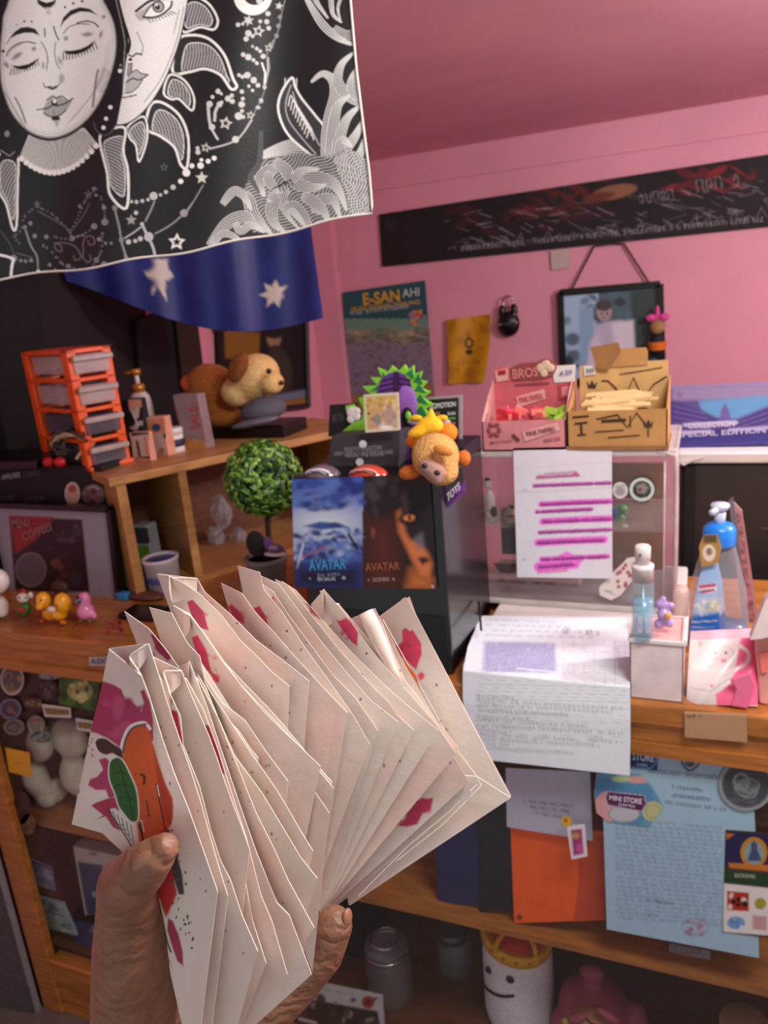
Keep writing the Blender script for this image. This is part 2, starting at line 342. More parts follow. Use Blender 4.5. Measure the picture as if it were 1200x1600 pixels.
# long dark banner
def p_ban(p):
    p.blobs(60, (596, 240, 1200, 410), [(.10, .09, .10), (.16, .15, .17)], 3, 12, .5, 2)
    p.blobs(26, (800, 275, 950, 340), [(.35, .12, .12), (.28, .12, .10), (.2, .1, .1)], 3, 9, .6, 3, 3)
    p.blobs(26, (700, 320, 860, 365), [(.25, .08, .10), (.2, .1, .1)], 2, 6, .5, 4, 3)
    p.ell(960, 300, 36, 11, (.55, .38, .27), -.2, 3); p.ell(935, 308, 25, 7, (.4, .2, .15), -.2, 3)
    p.blobs(26, (1050, 262, 1180, 300), [(.50, .12, .14), (.36, .10, .12), (.1, .1, .1)], 2, 7, .7, 5, 3)
    q = random.Random(4)
    for i in range(90):
        x = q.uniform(690, 1200); y = 390-(x-690)*.115-q.uniform(0, 52); a = q.uniform(-1, .5); l = q.uniform(6, 30)
        p.line([(x, y), (x+l*.5, y-l*.3*a), (x+l, y-l*a*.6)], q.uniform(.8, 2), (.62, .60, .64), op=q.uniform(.2, .6), soft=1.5)
    for i in range(24):
        x = 700+i*21; y = 392-(x-700)*.105; p.line([(x, y-4*q.random()), (x+6+5*q.random(), y-5-13*q.random()), (x+10+7*q.random(), y-2)], 1.2, (.75, .72, .75), op=.3, soft=1.8)
    p.script((1000, 318), (1060, 308), 14, (.7, .68, .7), 1.6, 9, .35); p.script((1090, 300), (1170, 288), 18, (.7, .68, .7), 1.8, 4, .35); p.script((720, 392), (1195, 345), 7, (.8, .8, .8), 1, 3, .4)
ban = thing('long_banner', 'long black horizontal banner with faded red and white lettering across the pink wall', 'banner', onY(596, 410, YW-.01))
sheet('banner_sheet', [(592, 335), (1260, 232), (1262, 348), (597, 417)], PW, (.085, .08, .09), p_ban, 2, PR_MATTE, ban, .004)
# festival poster
def p_pos(p):
    def g(x, y, c):
        t = np.clip((y-445)/160, 0, 1)[:, None]
        a = np.where(t < .33, lin((.14, .34, .36)), np.where(t < .45, lin((.42, .58, .50)), np.where(t < .52, lin((.72, .68, .52)), lin((.52, .48, .54))))); return a
    p.grad(g)
    p.blobs(80, (540, 515, 672, 535), [(.60, .57, .45), (.48, .50, .42), (.35, .42, .38)], 2, 6, .6, 3, 2)
    q = random.Random(1)
    for i in range(300):
        x, y = q.uniform(545, 675), q.uniform(532, 620); l = q.uniform(3, 8); p.line([(x, y), (x+l, y+q.uniform(-6, 6))], 1.5, q.choice([(.55, .5, .58), (.25, .22, .26), (.45, .40, .46), (.2, .2, .3)]), op=.6)
    p.poly([(546, 620), (676, 598), (678, 640), (548, 650)], (.62, .47, .28), 2)
    p.ell(648, 492, 9, 7, (.85, .55, .2)); p.blobs(14, (641, 484, 668, 506), [(.8, .3, .25), (.9, .7, .25), (.3, .35, .7)], 2, 4, .8, 8)
    p.script((548, 492), (640, 480), 6, (.85, .85, .8), 1.2, 5, .6)
pos = thing('festival_poster', 'green festival poster with yellow title on the pink wall beside the corner', 'poster', onY(545, 620, YW-.01))
psh = sheet('poster_sheet', [(535, 457), (664, 438), (680, 636), (550, 662)], PW, (.2, .4, .4), p_pos, 1.6, PR_MATTE, pos, .002)
text('title_lettering', 'E-SAN', [(566, 458), (624, 452), (625, 471), (568, 477)], PW, (.82, .66, .22), psh, .0008, .03)
text('title_lettering', 'MUSIC FESTIVAL THAILAND', [(549, 480), (656, 468), (657, 475), (550, 487)], PW, (.82, .70, .3), psh, .0008, .01)
text('title_lettering', 'AHI', [(628, 452), (655, 449), (655, 462), (629, 465)], PW, (.8, .85, .82), psh, .0008, .01)
# yellow cloth pennant
def p_yel(p):
    p.blobs(30, (700, 495, 765, 598), [(.82, .60, .09), (.70, .50, .06)], 5, 14, .35, 3)
    p.ell(733, 536, 7, 9, (.25, .22, .08), soft=1.5); p.ell(733, 536, 4, 5, (.75, .55, .1), soft=1.5); p.line([(733, 521), (731, 528), (737, 530)], 2, (.25, .2, .05)); p.ell(733, 550, 6, 4, (.22, .2, .06)); p.script((715, 570), (750, 568), 5, (.5, .36, .05), 1, 2, .6)
yel = sheet('yellow_pennant', [(697, 500), (766, 491), (763, 597), (702, 602)], lambda x, y, u, v: onY(x, y, YW-.02-.012*math.sin(u*7+v*2)), (.78, .57, .08), p_yel, 1.6, PR_CLOTH, None, .002,
            left=[(697, 500), (699, 540), (701, 575), (700, 600)], right=[(766, 491), (765, 540), (760, 575), (757, 597)])
tag(yel, 'small mustard yellow cloth pennant with a dark emblem on the pink wall', 'pennant')
# black bell-like keychain ornament
cch = onY(795, 506, YW-.03)
ch = thing('cat_ornament', 'shiny black round ornament with two ears hanging on the pink wall', 'ornament', cch)
MB().ell(cch, (.045, .028, .052)).ell(cch+[-.025, 0, .05], (.014, .012, .028)).ell(cch+[.025, 0, .05], (.014, .012, .028)).build('body', blk, ch, True)
MB().tube([cch+[.022*math.cos(t), 0, .088+.022*math.sin(t)] for t in np.linspace(0, 6.28, 17)], .004, 6).build('ring', M('chrome', (.8, .8, .8), .2, 1), ch, True)
MB().ell(cch+[-.032, -.026, .0], .006).ell(cch+[.036, -.026, .005], .006).ell(cch+[.030, -.02, .036], .006).build('stud', M('chrome'), ch, True)
MB().rbox(cch+[0, -.03, .002], (.05, .01, .006)).build('band', M('grey_metal', (.4, .4, .42), .3, .8), ch)
# small paper note on the wall
o = sheet('blank_note', [(860, 392), (889, 388), (891, 418), (862, 422)], PW, (.76, .70, .66), None, 5); tag(o, 'small blank off-white paper note on the wall under the black banner', 'note')
o = sheet('tape_piece', [(512, 402), (526, 400), (530, 424), (516, 427)], PW, (.66, .56, .50), None, 5); tag(o, 'torn scrap of tape on the pink wall near the corner', 'tape')
# framed photograph
fr = thing('framed_portrait', 'black framed portrait of a seated person hanging by a cord on the pink wall', 'picture frame', onY(955, 560, YW-.02))
def pf(p):
    p.grad(lambda x, y, c: np.where((x < 935)[:, None], lin((.66, .80, .90)), lin((.32, .42, .45))))
    p.blobs(40, (880, 455, 1030, 580), [(.35, .45, .52), (.2, .26, .28), (.45, .58, .68)], 5, 14, .45, 3)
    p.poly([(905, 480), (928, 478), (928, 580), (905, 580)], (.55, .7, .82), 3); p.poly([(985, 455), (1030, 450), (1030, 560), (990, 565)], (.22, .28, .27), 3)
    p.poly([(918, 585), (922, 540), (932, 508), (948, 502), (972, 500), (988, 512), (992, 585)], (.74, .74, .82), 2.5)
    p.poly([(916, 580), (922, 535), (936, 520), (944, 560), (940, 590)], (.84, .82, .88), 3); p.poly([(955, 505), (990, 500), (992, 545), (965, 560)], (.86, .86, .90), 3)
    p.ell(944, 487, 12, 15, (.68, .62, .62), soft=2); p.ell(943, 477, 13, 9, (.28, .27, .3), soft=2); p.ell(940, 490, 2, 1.5, (.3, .25, .25)); p.ell(949, 490, 2, 1.5, (.3, .25, .25)); p.line([(941, 497), (948, 497)], 1.3, (.5, .35, .35))
sheet('photograph', [(881, 463), (1026, 450), (1029, 585), (885, 592)], PY(YW-.022), (.5, .6, .65), pf, 1.8, PR_GLOSS, fr, .003)
def barpx(mb, a, b, w, Y, t):   # frame bar between two pixel points, on plane Y
    A, B = onY(*a, Y), onY(*b, Y); d = (B-A)/np.linalg.norm(B-A); u = np.array([-d[2], 0, d[0]])*w/2
    mb.prism([A-u, B-u, B+u, A+u], (0, t, 0))
m_ = MB(); P4 = [(875, 457), (1031, 444), (1035, 592), (880, 600)]
for i in range(4): barpx(m_, P4[i], P4[(i+1) % 4], .024, YW-.035, .03)
m_.build('frame', blk, fr)
hk = onY(955, 381, YW-.01)
MB().tube([onY(893, 452, YW-.02), onY(928, 385, YW-.015), hk, onY(975, 381, YW-.015), onY(1014, 442, YW-.02)], .004, 6).build('cord', M('dark_cord', (.25, .2, .2), .8), fr)
# doll on the frame corner
dp = onY(1027, 515, YW-.06); dl = thing('hanging_doll', 'tiny doll with a pink bow hanging at the right side of the portrait frame', 'doll', dp)
MB().ell(dp+[0, 0, .01], (.028, .025, .028)).build('head', M('straw_hair', (.62, .5, .32), .9), dl, True)
MB().ell(dp+[0, 0, -.055], (.028, .02, .045)).build('body', blkm, dl, True)
MB().lathe([(.03, 0), (.034, .03)], dp+[0, 0, -.075], 12).build('skirt', M('orange_cloth', (.85, .45, .1), .8), dl)
MB().ell(dp+[-.022, -.005, .045], (.02, .01, .014)).ell(dp+[.024, -.005, .045], (.02, .01, .014)).ell(dp+[0, 0, .06], (.009, .01, .03)).build('bow', M('magenta_ribbon', (.85, .3, .6), .6), dl, True)
# mirror / picture at far left wall
pxl = PX(XL+.02)
mr = thing('dark_picture', 'dark framed picture of a bearded figure half hidden behind the blue flag', 'picture frame', onX(445, 630, XL+.02))
def pmr(p):
    p.poly([(350, 515), (406, 520), (405, 560), (352, 560)], (.55, .40, .10), 2); p.ell(428, 528, 11, 16, (.62, .50, .36), soft=3); p.ell(428, 520, 16, 9, (.1, .08, .07), soft=3); p.ell(430, 545, 9, 6, (.25, .16, .1), soft=2); p.ell(433, 585, 24, 40, (.22, .20, .15), soft=4)
    p.poly([(400, 622), (480, 608), (482, 620), (402, 634)], (.42, .48, .56), 2); p.poly([(400, 634), (480, 620), (480, 634), (402, 640)], (.58, .42, .18), 2)
sheet('picture', [(340, 515), (478, 488), (482, 634), (345, 650)], pxl, (.075, .055, .06), pmr, 2, PR_MATTE, mr, .01)
m_ = MB()
for a, b in (((478, 488), (482, 634)), ((482, 634), (345, 650)), ((340, 515), (478, 488))):
    A, B = onX(*a, XL+.03), onX(*b, XL+.03); m_.tube([A, B], .012, 4)
m_.build('frame', M('dark_frame', (.16, .12, .16), .5), mr)
# dark doorway-like board and dark panels on the left wall
for nm, q, c, lb in (('dark_board', [(213, 500), (292, 470), (318, 640), (225, 700)], (.028, .02, .024), 'tall dark board against the wall behind the white pump bottle'),
                     ('darkening_sheet', [(55, 400), (225, 400), (235, 700), (60, 770)], (.09, .045, .06), 'added dark maroon sheet darkening the wall between the black curtain and the tall dark board'),  # sheet added over the pink wall to make it dark here
                     ('door_leaf', [(272, 470), (305, 470), (332, 690), (296, 690)], (.17, .10, .06), 'brown upright wooden plank behind the plush dog'),
                     ('dark_curtain', [(-120, 400), (60, 400), (75, 770), (-120, 770)], (.012, .012, .015), 'black curtain hanging on the wall at the far left')):
    d = XL+{'door_leaf': .05, 'dark_board': .034}.get(nm, .012)
    o = sheet(nm, q, PX(d+(.012 if nm == 'dark_curtain' else 0)), c, None, 12, M('m_'+nm, c, .8), None, .01); tag(o, lb, nm.split('_')[1])
# ---------------------------------------------------------------- blue flag with white stars
fn = np.array([.45, -1, 0]); fp = onY(505, 497, 1.95)
def fl_place(x, y, u, v):
    P = PP(fp, fn)(x, y); return CP+(P-CP)*(1+(.004)*math.sin(u*17)+.002*math.sin(u*41+2*v))
def pfl(p):
    p.poly([(222, 420), (236, 443), (238, 462), (246, 447), (260, 470), (258, 440), (272, 432), (262, 418), (262, 405), (228, 405)], (.83, .80, .74))
    p.star(429, 459, 24, (.83, .80, .74), 7, .5, .1)
    p.blobs(40, (100, 350, 500, 520), [(.07, .13, .42), (.10, .16, .50)], 10, 25, .25, 3)
flag = thing('blue_flag', 'navy blue flag with white stars hanging below the black and white tapestry', 'flag', fp)
sheet('flag_cloth', [(60, 150), (470, 150), (505, 497), (105, 440)], fl_place, (.08, .145, .46), pfl, 3, PR_CLOTH, flag, .0015, edge=(.1, .16, .5),
      left=[(30, 150), (60, 300), (105, 440)], right=[(462, 150), (487, 365), (505, 497)], bk=50, warp=lambda P, U, V: np.stack([P[..., 0], P[..., 1]+V**3*42*np.sin(np.pi*U**1.25)], -1))
# ================================================================ TAPESTRY
tn = np.array([.34, -.94, 0]); tp = onY(580, 330, .80)
def tap_place(x, y, u, v):
    P = PP(tp, tn)(x, y); return CP+(P-CP)*(1+.010*math.sin(u*9+.6)*(.3+v)+.004*math.sin(u*23+v*3))
KW, KG, KB, KM = (.93, .93, .91), (.55, .55, .55), (.085, .08, .09), (.34, .34, .35)
def ptap(p):
    A = lambda L: [(x/4, y/4) for x, y in L]
    B = lambda L: [(280+x/3.75, y/3.75) for x, y in L]
    Cc = lambda L: [(x/4, 220+y/4) for x, y in L]
    D = lambda L: [(280+x/3.75, 200+y/3.75) for x, y in L]
    G = lambda L: [(x/2, y/2) for x, y in L]
    def flame(outer, w=4.2):
        p.poly(outer, KG, smooth=True)
        c = np.mean(outer, 0); P = spl(outer, 6, True)
        inn = [c+(np.array(a)-c)*.74 for a in P]; p.poly(P, (.13, .13, .14), op=.9); p.poly(inn, (.66, .66, .66)); p.hatch(inn, 4.6, .5+outer[0][0]*.01, KB, .85, 1.5); p.line(inn, 1.7, (.86, .86, .85), closed=True)
        p.line(P, w+2.4, KB, closed=True); p.line(P, w, KW, closed=True)
    # sun rays
    flame(G([(560, 20), (600, -10), (650, 10), (680, 60), (668, 92), (625, 85), (575, 100), (560, 60)]), 3.6)
    flame(G([(540, 225), (555, 130), (590, 110), (650, 120), (700, 170), (728, 245), (740, 270), (722, 278), (690, 235), (640, 215), (590, 225)]), 4.2)
    flame(G([(512, 290), (530, 235), (575, 250), (605, 300), (600, 345), (560, 310), (535, 310)]), 3.2)
    flame(G([(458, 400), (470, 330), (505, 320), (560, 360), (588, 430), (585, 520), (565, 515), (545, 460), (500, 425)]), 4)
    flame(G([(405, 430), (400, 395), (450, 365), (460, 430), (435, 505), (425, 455)]), 3)
    flame(G([(312, 440), (330, 410), (390, 400), (385, 470), (400, 540), (395, 650), (345, 610), (335, 540)]), 4.2)
    flame(G([(-8, 500), (15, 470), (55, 490), (55, 580), (52, 700), (40, 715), (20, 640), (-5, 590)]), 3.6)
    for k in range(0): p.line(G([(345+k*1.2, 425+k*11), (385-k*.6, 415+k*11)]), .9, KB, op=.8); p.line(G([(560+k*9, 180+k*3.2-abs(k-8)), (575+k*9.5, 205+k*3)]), .9, KB, op=.7); p.line(G([(480+k*6, 345+k*9), (500+k*6, 340+k*9)]), .9, KB, op=.8)
    # neck fan
    for k in range(17):
        t = k/16; e = np.array([34+t*116, 270-((t-.42)/.58)**2*42]); s_ = np.array([52+t*78, 204.]); p.line([s_, e], 8.5, (.78, .78, .76)); p.ell(e[0], e[1], 4.4, 4.4, KW)
    for k in range(34):
        t = k/33; p.line([(52+t*78, 206), (34+t*116, 264-((t-.42)/.58)**2*42)], .9, (.25, .25, .25), op=.7)
    # second face (sun), half hidden
    p.poly(A([(735, -30), (770, 100), (800, 230), (808, 300), (790, 370), (780, 450), (765, 590), (745, 700), (730, 780), (800, 770), (880, 715), (960, 620), (1030, 500), (1085, 370), (1130, 230), (1165, 60), (1180, -40)]), (.90, .90, .89), smooth=False)
    p.line(A([(1180, -40), (1165, 60), (1130, 230), (1085, 370), (1030, 500), (960, 620), (880, 715), (800, 770), (730, 785)]), 2.2, KB, smooth=True)
    p.line(A([(1150, 40), (1105, 250), (1050, 400), (990, 520), (900, 640)]), 1, KM, smooth=True); p.line(A([(1120, 60), (1085, 210)]), 2, (.6, .6, .6), op=.6)
    p.line(A([(735, -20), (770, 120), (812, 260), (800, 330)]), 3.4, KB, smooth=True); p.line(A([(720, -20), (755, 130), (780, 260), (775, 380), (765, 590)]), 1.8, KG, smooth=True)
    p.poly(A([(840, 90), (900, 55), (960, 10), (1030, -10), (1080, 15), (1070, 55), (1000, 100), (920, 125), (870, 130)]), (.70, .70, .70)); p.poly(A([(895, 100), (940, 40), (1010, 5), (1065, 12), (1050, 60), (990, 95), (930, 108)]), KW, smooth=True)
    p.line(A([(850, 70), (930, 10), (1000, -10)]), 4, KB, smooth=True); p.line(A([(895, 105), (950, 110), (1010, 92), (1065, 45), (1075, 10)]), 3, KB, smooth=True); p.line(A([(900, 95), (945, 35), (1000, 5)]), 2.2, KB, smooth=True)
    p.ell(*A([(990, 42)])[0], 9.5, 9.5, KB); p.ell(*A([(990, 42)])[0], 7.4, 7.4, (.62, .62, .62)); p.ell(*A([(985, 45)])[0], 4, 4, KB); p.ell(*A([(978, 30)])[0], 2, 2, KW)
    for k in range(9): p.line(A([(930+k*17, 118-k*6), (940+k*20, 142-k*7)]), 1.3, KB)
    p.line(A([(855, 200), (880, 255), (895, 300), (880, 345)]), 1.2, KM, smooth=True); p.line(A([(808, 345), (830, 352), (852, 335), (885, 340)]), 2.4, KB, smooth=True); p.ell(*A([(815, 372)])[0], 3, 2.4, KB)
    p.poly(A([(790, 470), (800, 400), (822, 395), (825, 455), (805, 480)]), (.6, .6, .6)); p.line(A([(800, 400), (825, 395), (822, 450), (800, 480)]), 1.4, KB)
    p.poly(A([(782, 580), (788, 500), (810, 470), (830, 450), (860, 440), (880, 455), (920, 465), (880, 510), (850, 550), (810, 575)]), (.72, .72, .72), smooth=True); p.line(A([(790, 515), (830, 490), (870, 500), (925, 468)]), 2, KB, smooth=True); p.line(A([(825, 450), (855, 438), (880, 458), (922, 466)]), 1.5, KB, smooth=True); p.line(A([(778, 582), (820, 575), (860, 545), (890, 500)]), 1.6, KB, smooth=True)
    p.line(A([(765, 610), (800, 605), (850, 595)]), 2, KM)
    # crescent dark gap with pearls
    p.poly(A([(725, 300), (745, 330), (770, 450), (765, 590), (745, 690), (725, 780), (690, 830), (640, 845), (600, 810), (585, 760), (650, 640), (700, 500), (730, 380)]), KB); p.line(A([(585, 760), (600, 810), (640, 845), (690, 830), (725, 780)]), 1.8, KM, smooth=True)
    for x, y in ((750, 443), (690, 670), (663, 742), (647, 798)): p.ell(x/4, y/4, 3.3, 3.3, KW)
    p.ell(754/4, 408/4, 2, 2, KG)
    # moon face
    mo = A([(130, -80), (20, 60), (0, 180), (-12, 330), (-8, 500), (20, 620), (70, 730), (150, 820), (240, 868), (330, 880), (430, 850), (520, 790), (600, 700), (660, 590), (705, 470), (735, 340), (738, 220), (715, 110), (660, 0), (600, -80)])
    p.poly(mo, KB, smooth=True); c = np.array([90, 88.]); p.poly([c+(np.array(a)-c)*.965 for a in mo], (.90, .90, .89), smooth=True)
    P = spl(mo, 5, True)
    for f, o_, w in ((.955, .6, 1.6), (.925, .4, 1.2), (.90, .25, 1)): p.line([c+(a-c)*f for a in P], w, KM, closed=True, op=o_)
    for k in range(26):
        t = k/25; y = 60+t*120; x = 178-t*t*60-2; p.line([(x, y), (x-12, y+16)], .9, KG, op=.5)
    for k in range(18): y = 138+k*3.4; x = 3+k*1.9; p.line([(x, y), (x+9, y+10)], .9, KG, op=.55)
    # brows
    p.poly(A([(375, 175), (395, 110), (440, 65), (500, 45), (560, 55), (612, 95), (560, 75), (500, 72), (445, 95), (400, 135)]), (.10, .11, .11), smooth=False); p.poly(A([(58, 245), (90, 200), (130, 172), (175, 168), (220, 180), (248, 222), (205, 205), (150, 205), (100, 220)]), (.10, .11, .11))
    p.line(A([(40, 350), (60, 310), (110, 275), (170, 262), (222, 272)]), 1.8, KB, smooth=True); p.line(A([(52, 352), (80, 305), (140, 268)]), 1, KG, smooth=True); p.line(A([(480, 145), (540, 132), (590, 145), (615, 168)]), 2, KB, smooth=True); p.line(A([(395, 210), (430, 170), (490, 150), (560, 152)]), 1.5, KM, smooth=True); p.line(A([(40, 275), (80, 215)]), 1.2, KM)
    # lids and lashes
    p.poly(A([(390, 318), (440, 318), (500, 308), (550, 285), (595, 250), (575, 290), (540, 318), (480, 340), (425, 340)]), (.07, .07, .07)); p.poly(A([(68, 408), (120, 412), (180, 400), (247, 360), (210, 405), (160, 435), (110, 432)]), (.07, .07, .07))
    for k in range(12): t = k/11; x, y = 395+t*200, 330-62*t**1.8; p.line(A([(x, y), (x+2+10*t, y+44-8*t)]), 1.5, (.12, .12, .12), taper=False)
    for k in range(11): t = k/10; x, y = 74+t*160, 425-48*t**1.9; p.line(A([(x, y), (x-12+20*t, y+44-14*t)]), 1.4, (.12, .12, .12))
    p.ell(*A([(545, 215)])[0], 9, 3.6, KG, -.1, 2.5, .7); p.ell(*A([(412, 240)])[0], 4, 4, KG, 0, 2, .6); p.ell(*A([(105, 350)])[0], 10, 4, KG, -.6, 2.5, .7); p.ell(*A([(212, 305)])[0], 4, 4, KG, 0, 2, .6); p.ell(*A([(630, 215)])[0], 2.6, 7, KG, .3, 1.5, .6); p.ell(*A([(40, 405)])[0], 3.5, 7, KG, -.5, 2, .6); p.ell(*A([(270, 410)])[0], 3, 6, KG, 0, 2, .5); p.ell(*A([(648, 105)])[0], 3.5, 3.5, KG, 0, 1.6, .6)
    for x, y, r in ((105, 155, 1), (152, 135, 1.8), (198, 135, 1.6), (406, 45, 1.8), (458, 20, 2), (514, 8, 2), (20, 320, 2.5)): p.ell(x/4, y/4, r, r, (.15, .15, .15))
    # forehead crescent
    p.poly(A([(228, -10), (240, 25), (275, 48), (315, 45), (345, 20), (352, -10), (330, 8), (290, 18), (255, 5)]), KB); p.line(A([(235, 20), (290, 55), (340, 30)]), 1.2, (.5, .45, .5), smooth=True)
    for k in range(3): p.line(A([(292-k*0, 66+k*10), (316, 64+k*10)]), 1.1, KG)
    # nose
    for L, w_2 in ((((278, 180), (282, 230)), 2), (((335, 165), (350, 215), (368, 250)), 2.2), (((258, 262), (285, 310), (298, 370), (290, 440)), 1.5), (((348, 262), (342, 330), (355, 400), (375, 430)), 1.3), (((270, 520), (285, 545), (320, 540), (345, 552), (375, 520), (392, 500)), 1.6)): p.line(A(L), w_2, KM, smooth=True)
    p.line(A([(300, 545), (330, 555), (352, 540)]), 3, KB, smooth=True); p.ell(*A([(375, 380)])[0], 4, 7, KG, -.4, 3, .5)
    p.ell(*A([(385, 490)])[0], 5, 8, (.68, .68, .68), 0, 3, .7)
    # mouth
    p.poly(A([(270, 680), (300, 625), (330, 605), (345, 615), (375, 602), (410, 625), (450, 625), (420, 680), (370, 722), (320, 728), (285, 712)]), (.66, .66, .65), smooth=True)
    p.line(A([(230, 685), (290, 678), (330, 658), (360, 660), (410, 645), (455, 615)]), 2, KB, smooth=True); p.line(A([(290, 625), (330, 600), (350, 612), (385, 600), (420, 628)]), 1.6, KB, smooth=True); p.line(A([(272, 705), (310, 728), (370, 722), (415, 685)]), 1.8, KB, smooth=True)
    p.ell(*A([(340, 640)])[0], 5, 5, KB); p.ell(*A([(342, 632)])[0], 3.2, 3.2, KW); p.ell(*A([(348, 740)])[0], 7, 3.6, (.14, .14, .14)); p.line(A([(335, 690), (340, 715)]), 1.2, KM); p.poly(A([(335, 755), (375, 755), (355, 795)]), KG, 2, .7)
    p.line(A([(580, 665), (590, 580), (605, 470), (615, 440)]), 4, KG, smooth=True, op=.8); p.line(A([(95, 610), (130, 680), (160, 765)]), 3.2, KG, smooth=True, op=.8)
    for k in range(7): p.line(A([(640+k*8, 420+k*4), (600+k*10, 560+k*6)]), 1, KM, op=.5)
    # left dark hair blob
    p.poly(A([(-5, 690), (60, 750), (130, 850), (140, 900), (110, 990), (0, 960)]), KB); p.ell(11, 209, 4, 5, KG); p.line(Cc([(5, 60), (60, 95), (90, 70)]), 2, KG)
    # chains, pearls, stars
    def pearls(L, n, r, col=KW, cr=B):
        P = spl(cr(L), 8); d = np.linspace(0, len(P)-1, n).astype(int); q = random.Random(n)
        for i in d: p.ell(P[i][0], P[i][1], r*q.uniform(.6, 1.15), r*q.uniform(.6, 1.15), col)
    chain = B([(620, 0), (600, 80), (585, 160), (560, 230), (520, 290), (515, 350), (515, 450), (490, 560), (450, 640), (420, 700), (335, 820), (180, 870)])
    p.line(chain, 1.6, KG, smooth=True); p.line(B([(520, 340), (525, 400), (505, 480)]), 3.6, (.7, .7, .7)); p.line(B([(485, 370), (505, 430), (500, 490)]), 3, KW); p.line(B([(425, 705), (335, 820), (180, 872)]), 2.6, (.75, .75, .75), smooth=True)
    pearls([(590, 100), (570, 210), (540, 260)], 5, 3.4, KG); pearls([(500, 510), (480, 590), (462, 630)], 3, 4.2, (.75, .75, .75))
    for x, y, r in ((520, 80, 4), (513, 127, 4), (525, 165, 3.6), (475, 125, 3), (405, 195, 5), (392, 228, 4), (345, 145, 3.5), (372, 140, 2.6), (430, 212, 3), (375, 320, 3.6), (405, 335, 5), (435, 352, 3), (455, 370, 3), (228, 535, 4), (247, 550, 2.4), (195, 568, 3), (178, 610, 5), (236, 612, 4.5), (250, 598, 2.4), (285, 578, 4.6), (308, 560, 3.4), (311, 594, 4), (367, 537, 3.4), (373, 578, 3), (366, 612, 5), (368, 650, 3), (348, 680, 6), (375, 685, 3), (192, 745, 5), (330, 817, 5.4), (430, 530, 2.6), (462, 500, 3.6), (408, 505, 2.6), (470, 5, 5), (437, 470, 5), (400, 440, 5), (350, 440, 3), (370, 450, 3), (385, 445, 3), (430, 272, 2.2), (455, 285, 3), (475, 300, 3), (492, 330, 4), (108, 868, 3), (110, 892, 4)): p.ell(280+x/3.75, y/3.75, r, r, (.80, .80, .79))
    for x, y, r, h in ((405, 120, 9, 0), (465, 182, 10, 1), (585, 35, 6.5, 0), (525, 280, 7, 1), (272, 722, 11, 1), (418, 675, 7, 1), (155, 865, 8, 1)): p.star(280+x/3.75, y/3.75, r, (.80, .80, .78), 6 if r == 9 else 5, .5, .2, KB if h else None)
    p.line(B([(170, 630), (175, 690), (182, 735)]), 4.6, (.78, .78, .78)); p.line(B([(222, 630), (210, 660), (208, 705)]), 4.6, (.78, .78, .78)); p.line(B([(195, 765), (225, 815)]), 3.6, (.78, .78, .78))
    mo2 = [(385+30*math.cos(a)+15, -6+30*math.sin(a)) for a in np.linspace(.1, 3.0, 14)]+[(403+19*math.cos(a), -11+19*math.sin(a)) for a in np.linspace(2.6, .5, 10)]
    p.poly([(x-5, y) for x, y in mo2], KW)
    q = Cc
    for pt_, r in (((1165, 200), 6.8), ((1128, 253), 4.6), ((1082, 290), 4.6), ((1037, 320), 3.6), ((1003, 338), 3), ((960, 345), 7), ((925, 368), 3), ((890, 376), 3.4), ((853, 382), 3.4), ((822, 380), 3), ((850, 450), 3.8), ((588, 535), 5.4), ((655, 508), 6), ((803, 632), 4.6), ((845, 626), 3.6), ((877, 612), 4.4), ((930, 600), 8), ((1150, 452), 6.4), ((650, 418), 4), ((718, 420), 5), ((620, 615), 4), ((660, 640), 2.6), ((695, 640), 2.6), ((603, 745), 4.6), ((652, 775), 6), ((427, 782), 4), ((345, 808), 3), ((310, 775), 3.4), ((290, 600), 4), ((217, 595), 4), ((155, 540), 3.6), ((190, 515), 3.6), ((450, 610), 5), ((85, 735), 6.4), ((130, 748), 3), ((160, 752), 3), ((195, 748), 3.4), ((758, 620), 4.4), ((888, 520), 3.4), ((500, 410), 3), ((588, 300), 3.4), ((600, 340), 2.6), ((640, 580), 2.4), ((485, 598), 2.4), ((520, 590), 2.4)):
        c_ = Cc([pt_])[0]; p.ell(c_[0], c_[1], r*.9, r*.9, (.74, .74, .73) if pt_[0] > 780 else (.52, .50, .52))
    pearls([(340, 600), (400, 612), (480, 600), (560, 560)], 9, 2.2, (.42, .4, .42), Cc); pearls([(270, 655), (320, 690), (370, 750), (400, 775), (440, 790)], 8, 2.6, (.45, .43, .45), Cc); pearls([(640, 580), (635, 680), (610, 740)], 8, 2.2, (.42, .4, .42), Cc); pearls([(630, 350), (650, 430), (655, 480)], 7, 2.2, (.4, .4, .4), Cc); pearls([(200, 430), (150, 480), (130, 560), (90, 600), (120, 640)], 10, 2.5, (.36, .34, .36), Cc)
    pearls([(230, 410), (320, 455), (400, 530), (440, 580)], 16, 2, (.4, .4, .4), Cc); pearls([(440, 570), (480, 490), (520, 400), (550, 350), (600, 300)], 16, 2, (.4, .4, .4), Cc)
    p.line(q([(240, 440), (330, 490), (440, 560)]), 2.2, (.34, .32, .34)); p.line(q([(560, 390), (520, 470), (450, 560)]), 2.2, (.34, .32, .34)); p.star(*q([(232, 395)])[0], 7, (.36, .34, .36)); p.star(*q([(552, 335)])[0], 8, (.36, .34, .36))
    p.line(q([(160, 560), (195, 660), (230, 720), (238, 800)]), 3, KG, smooth=True); p.line(q([(240, 820), (215, 865), (180, 880)]), 7, KW, smooth=True, taper=True); p.line(q([(-10, 712), (40, 722), (85, 738)]), 4, KW); p.line(q([(85, 740), (72, 800), (70, 885)]), 4.4, KW, smooth=True); p.line(q([(0, 560), (60, 640), (85, 700)]), 1.8, (.3, .3, .3)); p.line(q([(100, 700), (200, 730)]), 2, (.35, .35, .35))
